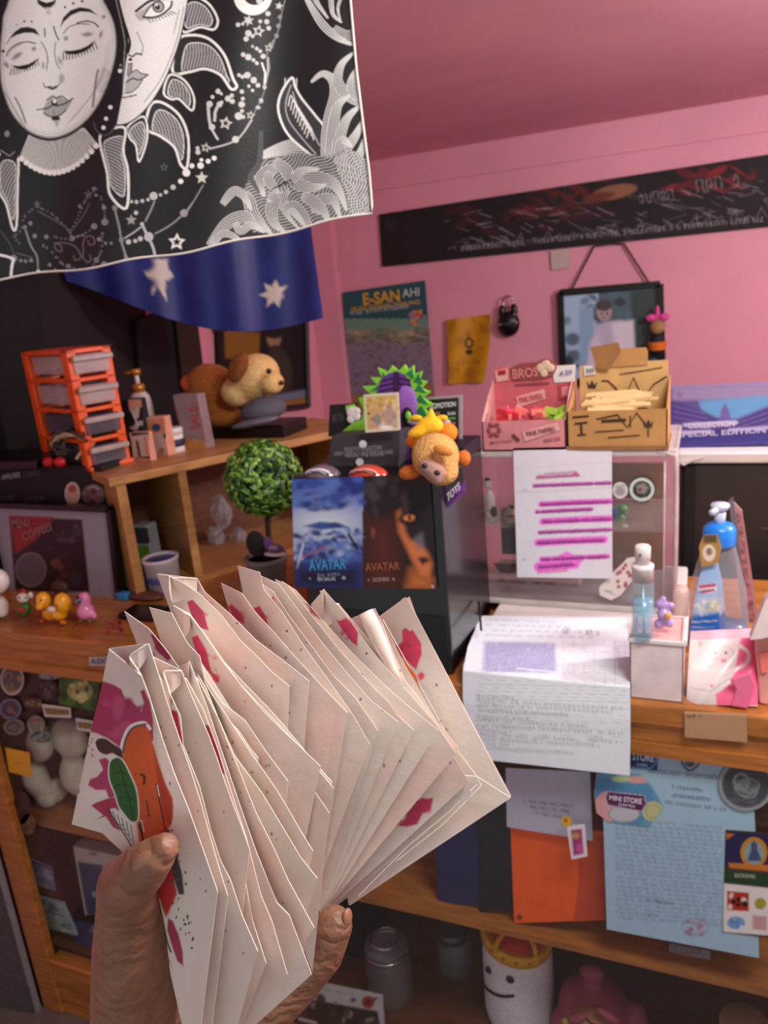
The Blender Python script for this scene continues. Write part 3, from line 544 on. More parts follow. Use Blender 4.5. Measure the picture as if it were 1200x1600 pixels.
    p.line(q([(718, 430), (745, 540), (760, 630), (780, 700), (790, 740)]), 3.4, KG, smooth=True); p.poly(q([(780, 700), (775, 755), (800, 775), (840, 768), (810, 745), (795, 720)]), (.62, .6, .6)); p.line(q([(965, 380), (940, 440), (910, 500)]), 3, KG); p.line(q([(780, 608), (840, 570), (880, 540)]), 2.4, (.7, .7, .7)); p.line(q([(890, 525), (915, 580), (950, 650), (965, 700), (975, 785)]), 4.2, (.72, .72, .72), smooth=True); p.line(q([(970, 580), (1060, 530), (1150, 455), (1200, 390)]), 2.6, KG, smooth=True)
    p.star(*q([(1105, 632)])[0], 14, KW, 5, .5, .05, KB); p.star(*q([(820, 495)])[0], 9, (.62, .62, .6)); p.star(*q([(1025, 165)])[0], 7, (.35, .35, .35), 5, .5, 0, KB); p.star(*D([(132, 292)])[0], 10.5, (.82, .82, .78)); p.line(D([(140, 335), (60, 470), (30, 500), (-20, 545)]), 2.2, KG, smooth=True); p.ell(*D([(30, 497)])[0], 5.4, 5.4, (.6, .6, .6))
    for x, y, r in ((42, 262, 7), (75, 222, 4.5), (125, 220, 6), (170, 195, 4.5), (205, 177, 4.5), (130, 187, 3.4), (10, 313, 4.4)): c_ = D([(x, y)])[0]; p.ell(c_[0], c_[1], r*.85, r*.85, KW)
    # curled ornament
    for L in ([(340, 640), (350, 680), (385, 690), (380, 655), (350, 640), (420, 640), (480, 670), (510, 730), (520, 700), (520, 640), (540, 600), (580, 600), (590, 640), (560, 650), (550, 625)], [(500, 740), (470, 745), (460, 720)], [(510, 720), (545, 760), (570, 740), (560, 715)], [(460, 790), (490, 850), (500, 880)], [(530, 870), (560, 810), (600, 750)]): p.line(q(L), 2.4, (.42, .36, .38), smooth=True)
    # flowing leaves and hair at the right
    def lock(L, n, sp, col=(.80, .80, .79), w=2., fan=1.):
        P = [np.array(a) for a in spl(L, 6)]; m_ = len(P)
        pts = []
        for j in range(n):
            o_ = (j-(n-1)/2)*sp; Q = []
            for i, a in enumerate(P):
                t = P[min(i+1, m_-1)]-P[max(i-1, 0)]; t = t/(np.linalg.norm(t)+1e-9); s_ = i/(m_-1); Q.append(a+np.array([-t[1], t[0]])*o_*(.12+.88*math.sin(math.pi*min(1, s_*fan*.5+.0))))
            pts.append(Q)
        outer = list(pts[0])+list(pts[-1])[::-1]; p.poly(outer, (.20, .20, .21))
        for Q in pts: p.line(Q, w, col, soft=.9)
    lock(D([(1050, 540), (1020, 400), (930, 200), (800, 130), (640, 120), (480, 165)]), 9, 4.2, fan=1.9)
    lock(D([(840, 160), (760, 70), (700, -20), (640, -110), (650, -200), (655, -290)]), 3, 9)
    lf = B([(660, 455), (600, 540), (580, 640), (620, 760), (700, 850), (830, 930), (850, 760), (800, 680), (720, 580), (680, 510)])
    p.poly(lf, (.22, .22, .23), smooth=True); p.line(lf, 3.6, KW, closed=True, smooth=True); p.line(B([(655, 500), (625, 600), (640, 700), (720, 810), (800, 900)]), 2, (.7, .7, .7), smooth=True); p.line(B([(665, 540), (700, 640), (760, 730), (820, 850)]), 2, (.7, .7, .7), smooth=True)
    for k in range(9): t = k/9; p.line(B([(640+t*120, 620+t*210), (655+t*130, 560+t*210), (690+t*110, 640+t*200)]), 1.7, KW, smooth=True)
    lock(B([(775, 480), (840, 432), (900, 470), (915, 560), (880, 700), (860, 860), (870, 1000)]), 6, 3.4, fan=1.6)
    for sx, L in enumerate(([(1020, 310), (950, 380), (930, 480), (990, 560), (1060, 600)], [(1040, 400), (1010, 500), (1050, 580)], [(1000, 560), (930, 620), (900, 760), (880, 940)], [(1060, 620), (980, 700), (930, 850), (910, 1000)], [(1080, 700), (1030, 800), (960, 900), (940, 1020)], [(1090, 800), (1060, 900), (1000, 980), (960, 1080)], [(1010, 860), (960, 820), (940, 880), (960, 960)])):
        lock(B(L), 6, 3.1, fan=1.5, w=1.7)
    lock(D([(1120, 230), (1060, 330), (1040, 450), (1080, 520)]), 6, 4, fan=1.6); lock(D([(1060, 160), (1000, 260), (1010, 380), (1060, 480)]), 6, 4, fan=1.6)
    p.poly(D([(470, 190), (560, 170), (700, 170), (820, 200), (930, 300), (990, 440), (1010, 530), (830, 565), (700, 600), (560, 620), (430, 600), (400, 520), (370, 350), (400, 270)]), (.14, .14, .15), 1.5, .9)
    hr_ = D([(400, 520), (375, 360), (470, 195), (700, 140), (880, 170), (1000, 120), (1125, 200), (1140, 490), (980, 550), (760, 590), (560, 625), (430, 610)])
    p.poly(hr_, (.24, .24, .25), 2, .8); p.hatch(hr_, 5.2, .9, (.72, .72, .71), .75, 5); p.hatch(D([(900, 180), (1000, 120), (1125, 200), (1140, 490), (1010, 540), (980, 380)]), 4.6, .2, (.80, .80, .79), .8, 4)
    for L, n, sp in (([(940, 520), (900, 420), (820, 430), (800, 500)], 6, 3.4), ([(980, 480), (920, 340), (830, 300), (740, 300), (640, 300)], 7, 3.6), ([(860, 330), (790, 350), (700, 330), (640, 270), (600, 220)], 6, 3.6), ([(820, 240), (720, 250), (660, 290), (620, 240), (560, 190)], 6, 3.4), ([(740, 580), (660, 480), (600, 440), (610, 380), (640, 360)], 6, 3.4), ([(700, 590), (640, 520), (620, 470), (680, 450), (740, 520), (760, 580)], 4, 3.4), ([(620, 610), (560, 560), (540, 480), (560, 420), (520, 400)], 6, 3.6), ([(540, 620), (480, 560), (430, 500), (410, 430), (380, 380)], 6, 3.6), ([(500, 400), (470, 330), (500, 270), (560, 230)], 6, 3.8), ([(600, 380), (560, 350), (520, 300), (540, 260)], 5, 3.4), ([(420, 480), (380, 400), (320, 370), (255, 445)], 5, 3.2), ([(500, 610), (430, 560), (380, 520), (280, 560), (180, 690)], 6, 3.6), ([(370, 690), (330, 640), (260, 620), (190, 670)], 4, 3.0), ([(480, 600), (420, 570), (360, 600), (330, 560)], 5, 3), ([(880, 560), (840, 480), (770, 420), (720, 400)], 6, 3.2), ([(470, 380), (440, 330), (420, 280), (470, 200), (480, 20)], 4, 2.6)):
        lock(D(L), n, sp, (.78, .78, .77) if L[0][0] != 470 else (.3, .3, .31), 1.6, 1.6)
    for k in range(5): a0, b0 = D([(545+k*18, 360-k*9)])[0]; p.line([(a0, b0), (a0+9, b0-5), (a0+13, b0+4)], 1.6, KB, smooth=True)
    # top-right corner ornament
    p.poly(B([(720, 0), (800, 120), (900, 220), (1010, 280), (1010, 0)]), (.11, .11, .12)); lock(B([(1015, 262), (920, 215), (830, 130), (740, -20)]), 4, 3.6, fan=1.8, w=2.4); lock(B([(870, 105), (810, 20), (790, -30)]), 3, 3.4, w=2.4); lock(B([(950, 130), (900, 80), (890, -20)]), 3, 3, w=2.2); lock(B([(945, 120), (930, 50), (950, -20)]), 2, 3, w=2)
    for k in range(6): p.line(B([(890+k*6, 180-k*6), (950+k*6, 225-k*9), (1010, 245-k*14)]), 1.5, (.75, .75, .75), smooth=True)
tap = thing('printed_tapestry', 'black and white tapestry printed with a moon face, a sun face and flowing leaves', 'tapestry', tp)
Lt = [(-60, -260), (-60, 442)]
tsh = sheet('tapestry_cloth', [(-60, -150), (545, -150), (581, 331), (-60, 443)], tap_place, KB, ptap, 1.25, PR_CLOTH, tap, .0012, edge=(.75, .75, .73), bk=60,
      right=[(543, -150), (545, -30), (550, 30), (557, 110), (568, 200), (577, 270), (582, 331)],
      warp=lambda P, U, V: np.stack([P[..., 0], P[..., 1]+V**6*(11*np.sin(np.pi*U)+2.5*np.sin(U*26))], -1))
def hem_pt(t, e):   # along bottom then up right side
    return None
hb = []
for i in range(60):
    U = i/59; x = -60+641*U; y = 443-112*U+(11*math.sin(math.pi*U)+2.5*math.sin(U*26)); hb.append(CP+(tap_place(x, y, U, 1)-CP)*.998)
rs_ = np.array([(543, -150), (545, -30), (550, 30), (557, 110), (568, 200), (577, 270), (582, 331)], float)
hr = [CP+(tap_place(np.interp(v, np.linspace(0, 1, 7), rs_[:, 0]), np.interp(v, np.linspace(0, 1, 7), -150+481*np.linspace(0, 1, 7)) if 0 else np.interp(v, np.linspace(0, 1, 7), rs_[:, 1]), 1, v)-CP)*.998 for v in np.linspace(1, 0, 40)]
MB().tube(hb+hr[1:], .0013, 6).build('hem', M('white_hem', (.84, .82, .78), .8), tap, True, label='white stitched hem')
# ================================================================ LEFT SIDE OF THE COUNTER
CT = 1.02
def rect(x0, y0, x1, y1, Y, Zb=None):
    ym, xm = (y0+y1)/2, (x0+x1)/2
    X0, X1 = onY(x0, ym, Y)[0], onY(x1, ym, Y)[0]; Z1, Z0 = onY(xm, y0, Y)[2], onY(xm, y1, Y)[2]
    return X0, X1, (Zb if Zb is not None else Z0), Z1
def stand(xc, yb, Z=CT): return onZ(xc, yb, Z)
SH_P = onZ(325, 917, CT); SH_D = np.array([math.sin(math.radians(31)), math.cos(math.radians(31)), 0]); SH_N = np.array([SH_D[1], -SH_D[0], 0])   # shelf: run and outward normal
A0 = onZ(220, 938, CT); A1 = A0+SH_D*.62
top_z = PP(A0, SH_N)(195, 742)[2]
# ---- open shelf unit
su = thing('shelf_unit', 'light wooden open shelf unit with tall square cubbies behind the counter', 'shelf', A0)
def along(t, dpt, z): return A0+SH_D*t-SH_N*dpt+np.array([0, 0, z-A0[2]])
def sbx(name, t0, t1, d0, d1, z0, z1, mat, par, bevel=0, **k):
    return MB().hexa([along(t0, d0, z0), along(t1, d0, z0), along(t1, d0, z1), along(t0, d0, z1), along(t0, d1, z0), along(t1, d1, z0), along(t1, d1, z1), along(t0, d1, z1)]).build(name, mat, par, bevel=bevel, **k)
tB = (SH_P-A0)@SH_D; DP = .24
sbx('top_board', -.02, .62, -.006, DP, top_z-.018, top_z, woodl, su, .002)
sbx('bottom_board', 0, .6, 0, DP, CT, CT+.014, woodl, su)
sbx('side_board', -.006, .014, 0, DP, CT+.014, top_z-.018, woodl, su)
sbx('divider', tB-.008, tB+.010, 0, DP, CT+.014, top_z-.018, woodl, su)
sbx('side_board', .59, .608, 0, DP, CT+.014, top_z-.018, woodl, su)
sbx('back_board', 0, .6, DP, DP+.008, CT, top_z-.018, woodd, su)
def onShelfTop(x, y): return onZ(x, y, top_z)
# ---- orange drawer tower on the shelf
ogm = M('orange_plastic', (.92, .36, .08), .35, coat=.2)
fro = M('frosted_drawer_plastic', (.80, .72, .70), .3, glass=.35)
fr2 = M('grey_drawer_plastic', (.36, .34, .38), .3, glass=.3)
Pn = onShelfTop(140, 738); Pr = onShelfTop(206, 722); 
fd = Pr-Pn; fw = np.linalg.norm(fd); fd /= fw; sd = np.array([-fd[1], fd[0], 0])   # fd: along the front, sd: to the rear
Ptop = PP(Pn, SH_N*0+np.array([fd[1], -fd[0], 0]))(118, 545); Hh = Ptop[2]-top_z
Pl = PP(Pn, fd)(34, 557); sl = (Pl-Pn)@sd; 
sl = min(max(abs(sl), .12), .3)*(1 if sl > 0 else -1)
dt = thing('drawer_tower', 'orange plastic four-drawer organizer on the open shelf unit', 'drawers', Pn)
def dpt(a, b, z): return Pn+fd*a+sd*b+np.array([0, 0, z])
def dbx(mb, a0, a1, b0, b1, z0, z1): return mb.hexa([dpt(a0, b0, z0), dpt(a1, b0, z0), dpt(a1, b0, z1), dpt(a0, b0, z1), dpt(a0, b1, z0), dpt(a1, b1, z0), dpt(a1, b1, z1), dpt(a0, b1, z1)])
m_ = MB(); r_ = .015
for a in (0, fw-r_*1.4):
    for b in (0, sl-r_*1.6*np.sign(sl)): dbx(m_, a, a+r_*1.4, b, b+r_*1.8*np.sign(sl), 0, Hh)
dbx(m_, 0, fw, 0, sl, Hh-.010, Hh); dbx(m_, 0, fw+.004, -.008, sl, 0, .010)
for k in range(1, 4):
    z = Hh*k/4; dbx(m_, 0, fw, 0, .006*np.sign(sl), z-.004, z+.005); dbx(m_, 0, .006, 0, sl, z-.004, z+.005); dbx(m_, fw-.006, fw, 0, sl, z-.004, z+.005); dbx(m_, 0, fw, sl-.006*np.sign(sl), sl, z-.004, z+.005)
m_.build('frame', ogm, dt, bevel=.0025)
for k in range(4):
    z0, z1 = Hh*k/4+.012, Hh*(k+1)/4-.012
    dr = dbx(MB(), .010, fw-.010, -.004, sl*.93, z0, z1).build('drawer', fro if k >= 2 else fr2, dt, bevel=.003)
    dbx(MB(), .006, fw-.004, -.014, -.004, z1-.014, z1-.002).build('drawer_lip', M('frosted_lip', (.68, .62, .60), .35), dr, bevel=.003)
    q = random.Random(k); mm = MB()
    for _ in range(7): mm.ell(dpt(q.uniform(.016, fw-.018), q.uniform(.01, .08)*np.sign(sl), z0+q.uniform(.008, .02)), (q.uniform(.006, .012), q.uniform(.006, .012), q.uniform(.003, .006)), n=8, m_=5)
    mm.build('contents', [M('grey_bits', (.35, .33, .36)), M('dark_bits', (.2, .18, .2)), M('white_bits', (.8, .74, .70)), M('pale_bits', (.6, .55, .55))][k], dr, True)
# ---- pump bottle
pb = onShelfTop(231, 688); Yb = pb[1]
hZ = onY(231, 575, Yb)[2]-top_z
pmp = thing('lotion_bottle', 'white pump bottle with a gold collar and pump behind the small cosmetic boxes', 'bottle', pb)
MB().lathe([(.0, 0), (.024, 0), (.027, .006), (.027, hZ*.52), (.024, hZ*.62), (.012, hZ*.70)], pb, 24).build('body', white, pmp, True)
gold = M('gold_plastic', (.75, .52, .2), .35, .4)
MB().lathe([(.015, hZ*.68), (.016, hZ*.78), (.010, hZ*.80)], pb, 20).build('collar', gold, pmp, True)
MB().lathe([(.006, hZ*.78), (.006, hZ*.92)], pb, 12).build('stem', white, pmp, True)
MB().lathe([(.012, hZ*.92), (.013, hZ*.99), (.006, hZ)], pb, 16).tube([pb+[0, 0, hZ*.955], pb+[-.03, -.01, hZ*.95]], .005, 8).build('pump_head', gold, pmp, True)
# ---- small cosmetic boxes and jars (built from pixel boxes on the shelf)
def tiny(name, x0, y0, x1, y1, dy, dep, label, cat, mat, paint=None, group=None, pm=None, base=(.8, .8, .8)):
    p = onShelfTop((x0+x1)/2, dy); Y = p[1]; X0, X1, Z0, Z1 = rect(x0, y0, x1, y1, Y, top_z); t = thing(name, label, cat, p, group)
    MB().box(X0, X1, Y, Y+dep, Z0, Z1).build('carton', mat, t, bevel=.001)
    if paint: 
        sheet('front_print', [(x0, y0), (x1, y0), (x1+2, y1), (x0+2, y1)], PY(Y-.001), base, paint, 1.2, PR_MATTE, t, 0)
    return t, p, (X0, X1, Y, Z0, Z1)
def pb1(p): p.blobs(16, (195, 625, 235, 670), [(.08, .07, .08), (.82, .78, .74)], 2, 6, .8, 2); p.line([(205, 640), (216, 665)], 3, (.85, .85, .85)); p.poly([(200, 625), (220, 622), (222, 636), (202, 640)], (.85, .62, .55))
tiny('cosmetic_box', 196, 624, 222, 712, 716, .03, 'black and white cosmetic carton beside the orange drawers', 'box', blkm, pb1, None, base=(.08, .08, .09))
def pb2(p): p.poly([(230, 655), (256, 652), (258, 675), (232, 678)], (.88, .55, .38)); p.ell(244, 668, 7, 6, (.2, .3, .5)); p.blobs(12, (232, 680, 260, 708), [(.85, .8, .76), (.12, .1, .12), (.8, .5, .4)], 2, 5, .8, 3)
tiny('cosmetic_box', 230, 652, 258, 710, 713, .03, 'peach and white cosmetic carton in front of the pump bottle', 'box', M('peach_card', (.85, .6, .5)), pb2, None, base=(.85, .75, .70))
def pb3(p): p.poly([(204, 682), (232, 678), (236, 712), (208, 716)], (.80, .70, .64)); p.line([(214, 690), (218, 712)], 4, (.15, .12, .12)); p.line([(226, 684), (230, 708)], 3, (.85, .5, .35))
tiny('cosmetic_box', 205, 676, 232, 716, 721, .02, 'short peach and black carton nearest the front shelf edge', 'box', M('peach_card'), pb3, None, base=(.18, .16, .16))
jp = onShelfTop(271, 706); Yj = jp[1]; X0, X1, Z0, Z1 = rect(258, 668, 284, 706, Yj, top_z); rj = (X1-X0)/2
jar = thing('cream_jar', 'small white cream jar with a dark blue band on the shelf', 'jar', jp)
jc = np.array([(X0+X1)/2, Yj, top_z]); hj = Z1-Z0
MB().lathe([(rj*.95, 0), (rj, .003), (rj, hj*.72), (rj*.9, hj*.74)], jc).build('body', white, jar, True)
MB().lathe([(rj*1.02, hj*.25), (rj*1.02, hj*.55)], jc).build('label_band', M('navy_print', (.15, .17, .3)), jar, True)
MB().lathe([(rj*1.05, hj*.74), (rj*1.05, hj*.97), (rj*.95, hj)], jc).build('lid', white, jar, True)
# clear cup with red writing
cpn = onShelfTop(303, 702); Yc = cpn[1]; X0, X1, Z0, Z1 = rect(278, 616, 322, 702, Yc, top_z)
cup = thing('plastic_carton', 'translucent carton with red lettering next to the plush dog', 'carton', cpn)
MB().hexa([(X0+.006, Yc, Z0), (X1-.006, Yc, Z0), (X1-.012, Yc, Z1), (X0-.004, Yc, Z1), (X0+.006, Yc+.03, Z0), (X1-.006, Yc+.03, Z0), (X1-.012, Yc+.03, Z1), (X0-.004, Yc+.03, Z1)]).build('body', M('translucent_plastic', (.66, .56, .58), .3, glass=.35), cup, bevel=.002)
text('red_lettering', 'SALE', [(298, 672), (296, 636), (308, 634), (312, 670)], PY(Yc-.001), (.72, .25, .3), cup)
MB().hexa([(X0+.010, Yc-.003, Z0), (X1-.008, Yc-.003, Z0), (X1-.012, Yc-.003, Z0+.02), (X0+.014, Yc-.003, Z0+.028), (X0+.010, Yc-.001, Z0), (X1-.008, Yc-.001, Z0), (X1-.012, Yc-.001, Z0+.02), (X0+.014, Yc-.001, Z0+.028)]).build('tan_panel', M('tan_print', (.75, .52, .28)), cup)
# ---- plush dog with cap, on dark book
bk = onShelfTop(380, 690); 
Yd = 1.62
def C3(x, y, Y): return onY(x, y, Y)
bkY = Yd-.05; X0, X1, Z0, Z1 = rect(318, 668, 445, 696, bkY, top_z)
o = MB().box(X0, X1, bkY, bkY+.12, top_z, max(Z1, top_z+.03)).build('black_case', blk, None, bevel=.004); tag(o, 'flat black case lying under the plush dog and grey cap', 'case')
zb = max(Z1, top_z+.03)
tan = M('tan_plush', (.84, .70, .45), .95, var=.08, scale=120, bump=.5); brn = M('brown_plush', (.60, .36, .13), .95, var=.12, scale=120, bump=.5)
dg = thing('plush_dog', 'brown and tan plush dog lying on its belly facing right', 'plush toy', C3(360, 660, Yd))
s_ = Yd/1200*1.08
MB().ell(C3(398, 590, Yd), (46*s_, 42*s_, 38*s_), rot('Y', -.5)).ell(C3(425, 598, Yd-.02), (20*s_, 24*s_, 19*s_)).ell(C3(372, 612, Yd-.02), (30*s_, 30*s_, 26*s_)).build('head', tan, dg, True, remesh=.006, sm=8)
MB().ell(C3(330, 608, Yd+.03), (44*s_, 50*s_, 46*s_), rot('Y', -.5)).ell(C3(312, 640, Yd+.04), (46*s_, 44*s_, 40*s_)).ell(C3(345, 652, Yd), (44*s_, 30*s_, 20*s_)).build('body', brn, dg, True, remesh=.007, sm=6)
MB().ell(C3(372, 574, Yd-.075), (28*s_, 10*s_, 15*s_), rot('Y', -.9)).build('ear', M('dark_brown_plush', (.50, .28, .10), .95, var=.1, scale=120, bump=.5), dg, True)
MB().ell(C3(420, 580, Yd-.068), .0065).build('eye', blk, dg, True)
MB().ell(C3(440, 598, Yd-.03), .006).build('nose', M('brown_nose', (.2, .12, .08), .3), dg, True)
MB().ell(C3(300, 600, Yd-.0), (8*s_, 30*s_, 18*s_), rot('Y', -.4)).build('red_collar', M('red_brown_cloth', (.62, .25, .1), .8), dg, True)
capm = M('grey_felt', (.33, .33, .37), .9, var=.05, scale=200)
gc = thing('felt_hat', 'soft grey felt hat under the chin of the plush dog', 'cap', C3(410, 660, Yd-.08))
MB().ell(C3(412, 640, Yd-.04), (38*s_, 40*s_, 20*s_), rot('Y', -.12)).build('crown', capm, gc, True)
MB().ell(C3(398, 660, Yd-.09), (44*s_, 20*s_, 6*s_), rot('Y', -.15)).build('brim', M('light_grey_felt', (.42, .42, .46), .9), gc, True)
# ---- black appliance carton at far left with stickers, cables on top
bxY = 1.235
bc = thing('black_carton', 'large black carton with small white print and two round stickers behind the framed picture', 'box', onY(90, 960, bxY))
zt = onY(120, 728, bxY)[2]; Xr = onY(182, 850, bxY)[0]
MB().box(-2.0 if False else -1.60, Xr, bxY, bxY+.06, CT, zt).build('carton', blkm, bc, bevel=.003)
for i, (x0, y0, x1, y1, s2) in enumerate(((2, 742, 32, 750, 'AMPLIFIER'), (36, 738, 62, 747, 'STEREO'), (0, 776, 24, 785, 'SOUND'), (38, 779, 68, 787, 'SYSTEM'))):
    text('white_print', s2, [(x0, y0), (x1, y0-5), (x1, y1-4), (x0, y1)], PY(bxY-.001), (.70, .66, .66) if i < 1 else (.32, .3, .31), bc)
disc('round_sticker', 113, 771, 12, 18, PY(bxY-.001), lambda p: (p.ell(113, 771, 10, 16, (.75, .6, .55), soft=1.5), p.ell(113, 764, 6, 6, (.62, .28, .22), soft=2), p.ell(113, 778, 6, 6, (.78, .66, .5), soft=2)), (.80, .74, .72), bc, 'oval sticker with a red figure', None)
disc('round_sticker', 146, 773, 18, 17, PY(bxY-.001), lambda p: (p.blobs(18, (132, 762, 160, 786), [(.4, .26, .18), (.5, .5, .46), (.6, .35, .5), (.2, .16, .15)], 2, 5, .7, 2), p.line([(138, 763), (146, 760), (154, 764)], 2, (.75, .72, .7))), (.38, .33, .31), bc, 'sticker with a brown and pink scene', None)
zl = onY(20, 712, bxY-.02)[2]
# cables in a bag
cb = onZ(112, 738, zt); cb[1] = bxY+.01; cb[0] = onY(112, 720, bxY)[0]
cab = thing('cable_bundle', 'tangle of beige and red cables on top of the black carton', 'cable', cb)
q = random.Random(3)
for k in range(6):
    pts = [cb+np.array([.036*math.cos(a)*(1+.1*k)+.006*k-.01, .018*math.sin(a*2+k), .003+.030+.030*math.sin(a)+.004*k]) for a in np.linspace(-.6+k*.3, 3.6+k*.1, 14)]
    MB().tube(spl(pts, 3), .0035, 6).build('cable', M('beige_cable', (.72, .66, .55), .5) if k < 3 else M('dark_grey_cable', (.25, .22, .22), .5), cab, True)
for dx in (-.050, -.018): MB().ell(cb+np.array([dx, -.025, .012]), (.013, .012, .011)).build('red_plug', M('red_plastic', (.75, .12, .13), .4), cab, True)
o = MB().box(-1.60, Xr-.15, bxY-.03, bxY+.1, zt, zt+.018).build('flat_black_box', blk, None, bevel=.003); tag(o, 'flat black box with dull finish on top of the left carton', 'box')
# ---- framed menu picture leaning on the carton
fY = 1.20
def pmenu(p):
    p.poly([(14, 806), (128, 812), (140, 925), (24, 925)], (.075, .065, .07), 1.5)
    p.poly([(14, 806), (84, 808), (58, 842), (24, 866)], (.55, .12, .13), 1.5)
    p.blobs(16, (70, 855, 105, 900), [(.30, .16, .14), (.38, .22, .2), (.15, .1, .1)], 3, 8, .6, 2); p.blobs(10, (95, 818, 125, 850), [(.30, .26, .26), (.2, .2, .18), (.22, .17, .2)], 3, 7, .5, 5)
    p.ell(48, 890, 24, 27, (.33, .33, .34), soft=2); p.ell(48, 890, 24, 27, (.45, .45, .46), ring=2, soft=2); p.ell(118, 905, 12, 14, (.16, .14, .2), soft=4)
fm = thing('framed_menu', 'black framed menu picture with a wide pale mat standing behind the small toys', 'picture frame', onY(90, 965, fY))
sh_ = sheet('mat_and_print', [(-40, 790), (168, 797), (184, 962), (-25, 962)], PY(fY), (.56, .56, .60), pmenu, 1.5, PR_GLOSS, fm, .004)
text('title', 'MENU', [(18, 812), (46, 809), (47, 822), (20, 826)], PY(fY-.001), (.62, .45, .45), sh_)
text('title', 'COFFEES', [(34, 833), (80, 816), (82, 828), (37, 846)], PY(fY-.001), (.62, .45, .45), sh_)
m_ = MB(); P4 = [(-42, 789), (168, 797), (187, 965), (-28, 968)]
for i in range(4): barpx(m_, P4[i], P4[(i+1) % 4], .012, fY-.008, .02)
m_.build('frame', blk, fm)
MB().box(onY(-2, 880, fY-.01)[0]-.003, onY(-2, 880, fY-.01)[0]+.001, fY-.012, fY-.002, CT, onY(0, 800, fY)[2]).build('glazing_bar', blk, fm)
# ---- toys on the counter
tY = lambda x, y: stand(x, y)
def toy(name, label, x, yb, parts, remesh=.0035):
    b = stand(x, yb); k = b[1]/1200*1.12*1.0; t = thing(name, label, 'toy', b)
    for nm, mat, lst in parts:
        m2 = MB()
        for (px, py, rx, ry, dz, *rr) in lst: c = onY(px, py, b[1]); c = CP+(c-CP)*(1+dz); c[2] = max(c[2], CT+ry*k); m2.ell(c, (rx*k, (min(rx, ry) if len(rr) < 2 else rr[1])*k, ry*k), rot('Y', rr[0] if rr else 0))
        m2.build(nm, mat, t, True, remesh=remesh if len(lst) > 1 and lst[0][2] > 6 else 0, sm=3)
    return t
yl = M('yellow_vinyl', (.93, .66, .08), .35, coat=.3); pk = M('pink_vinyl', (.85, .50, .68), .35, coat=.3); wv = M('white_vinyl', (.87, .84, .80), .35, coat=.3); rdv = M('red_vinyl', (.65, .08, .1), .4); gn = M('green_vinyl', (.25, .42, .12), .5); dkv = M('dark_vinyl', (.07, .06, .07), .4); orv = M('orange_vinyl', (.85, .45, .06), .4)
toy('white_figurine', 'large glossy white figurine at the left end of the counter, cut by the frame', -2, 968, [('head', wv, [(-3, 908, 22, 26, 0)]), ('body', wv, [(-6, 947, 26, 24, 0), (2, 955, 15, 14, 0)])])
toy('small_figurine', 'small white figurine in red and green clothes beside the yellow toy', 36, 968, [('head', wv, [(36, 934, 15, 11, 0), (48, 930, 6, 8, 0)]), ('red_hat', rdv, [(36, 923, 6, 4, 0)]), ('body', gn, [(36, 955, 16, 13, .0), (40, 950, 12, 12, 0)]), ('face_mark', rdv, [(33, 953, 8, 6, -.02)]), ('eye', dkv, [(30, 934, 2, 2, -.014), (40, 934, 2, 2, -.014)])], .003)
toy('yellow_bird_toy', 'round yellow bird toy with a second yellow head in the middle of the toy row', 80, 975, [('head', yl, [(68, 938, 15, 19, 0), (62, 948, 9, 9, -.015)]), ('body', yl, [(98, 942, 17, 22, .0), (92, 958, 20, 15, 0), (78, 960, 18, 13, 0)]), ('snout', wv, [(80, 952, 10, 6, -.025)]), ('tongue', rdv, [(63, 955, 6, 4, -.02), (68, 968, 8, 4, -.01)]), ('feet', orv, [(66, 970, 9, 5, -.01), (98, 972, 10, 5, -.01)]), ('eye', dkv, [(64, 938, 2, 2.4, -.03)])])
toy('pink_penguin_toy', 'pink penguin-shaped toy at the right end of the toy row', 132, 975, [('body', pk, [(132, 938, 13, 18, 0), (134, 955, 18, 18, 0), (147, 962, 7, 9, 0)]), ('face_patch', M('grey_face', (.5, .48, .5), .4), [(122, 938, 7, 8, -.02)]), ('eye', dkv, [(121, 934, 5, 3, -.027), (124, 941, 4, 2, -.027)]), ('feet', M('olive_vinyl', (.4, .45, .1), .4), [(126, 970, 8, 4, -.01), (140, 970, 8, 4, -.01)]), ('beak', dkv, [(116, 945, 3, 2, -.03)])])
bb = onY(94, 925, 1.17); o = MB().ell(onY(94, 918, 1.14), (.022, .012, .018)).build('brown_pouch', M('brown_leather', (.25, .13, .05), .6), None, True)
tag(o, 'small brown fuzzy toy peeking out behind the yellow bird toy', 'toy')
# scraps on counter
q = random.Random(8); scr = MB()
for k in range(60):
    c = stand(q.uniform(40, 185) if k < 25 else q.uniform(165, 192), q.uniform(968, 990)); a = q.uniform(0, 3); l = q.uniform(.003, .007)
    scr.prism([c+[l*math.cos(a+b), l*math.sin(a+b), .0004] for b in (0, 2.1, 4.2)], (0, 0, .0008))
o = scr.build('confetti_scraps', M('red_scraps', (.62, .25, .22), .7), None); tag(o, 'red paper scraps scattered on the left of the counter', 'scraps'); o['kind'] = 'stuff'
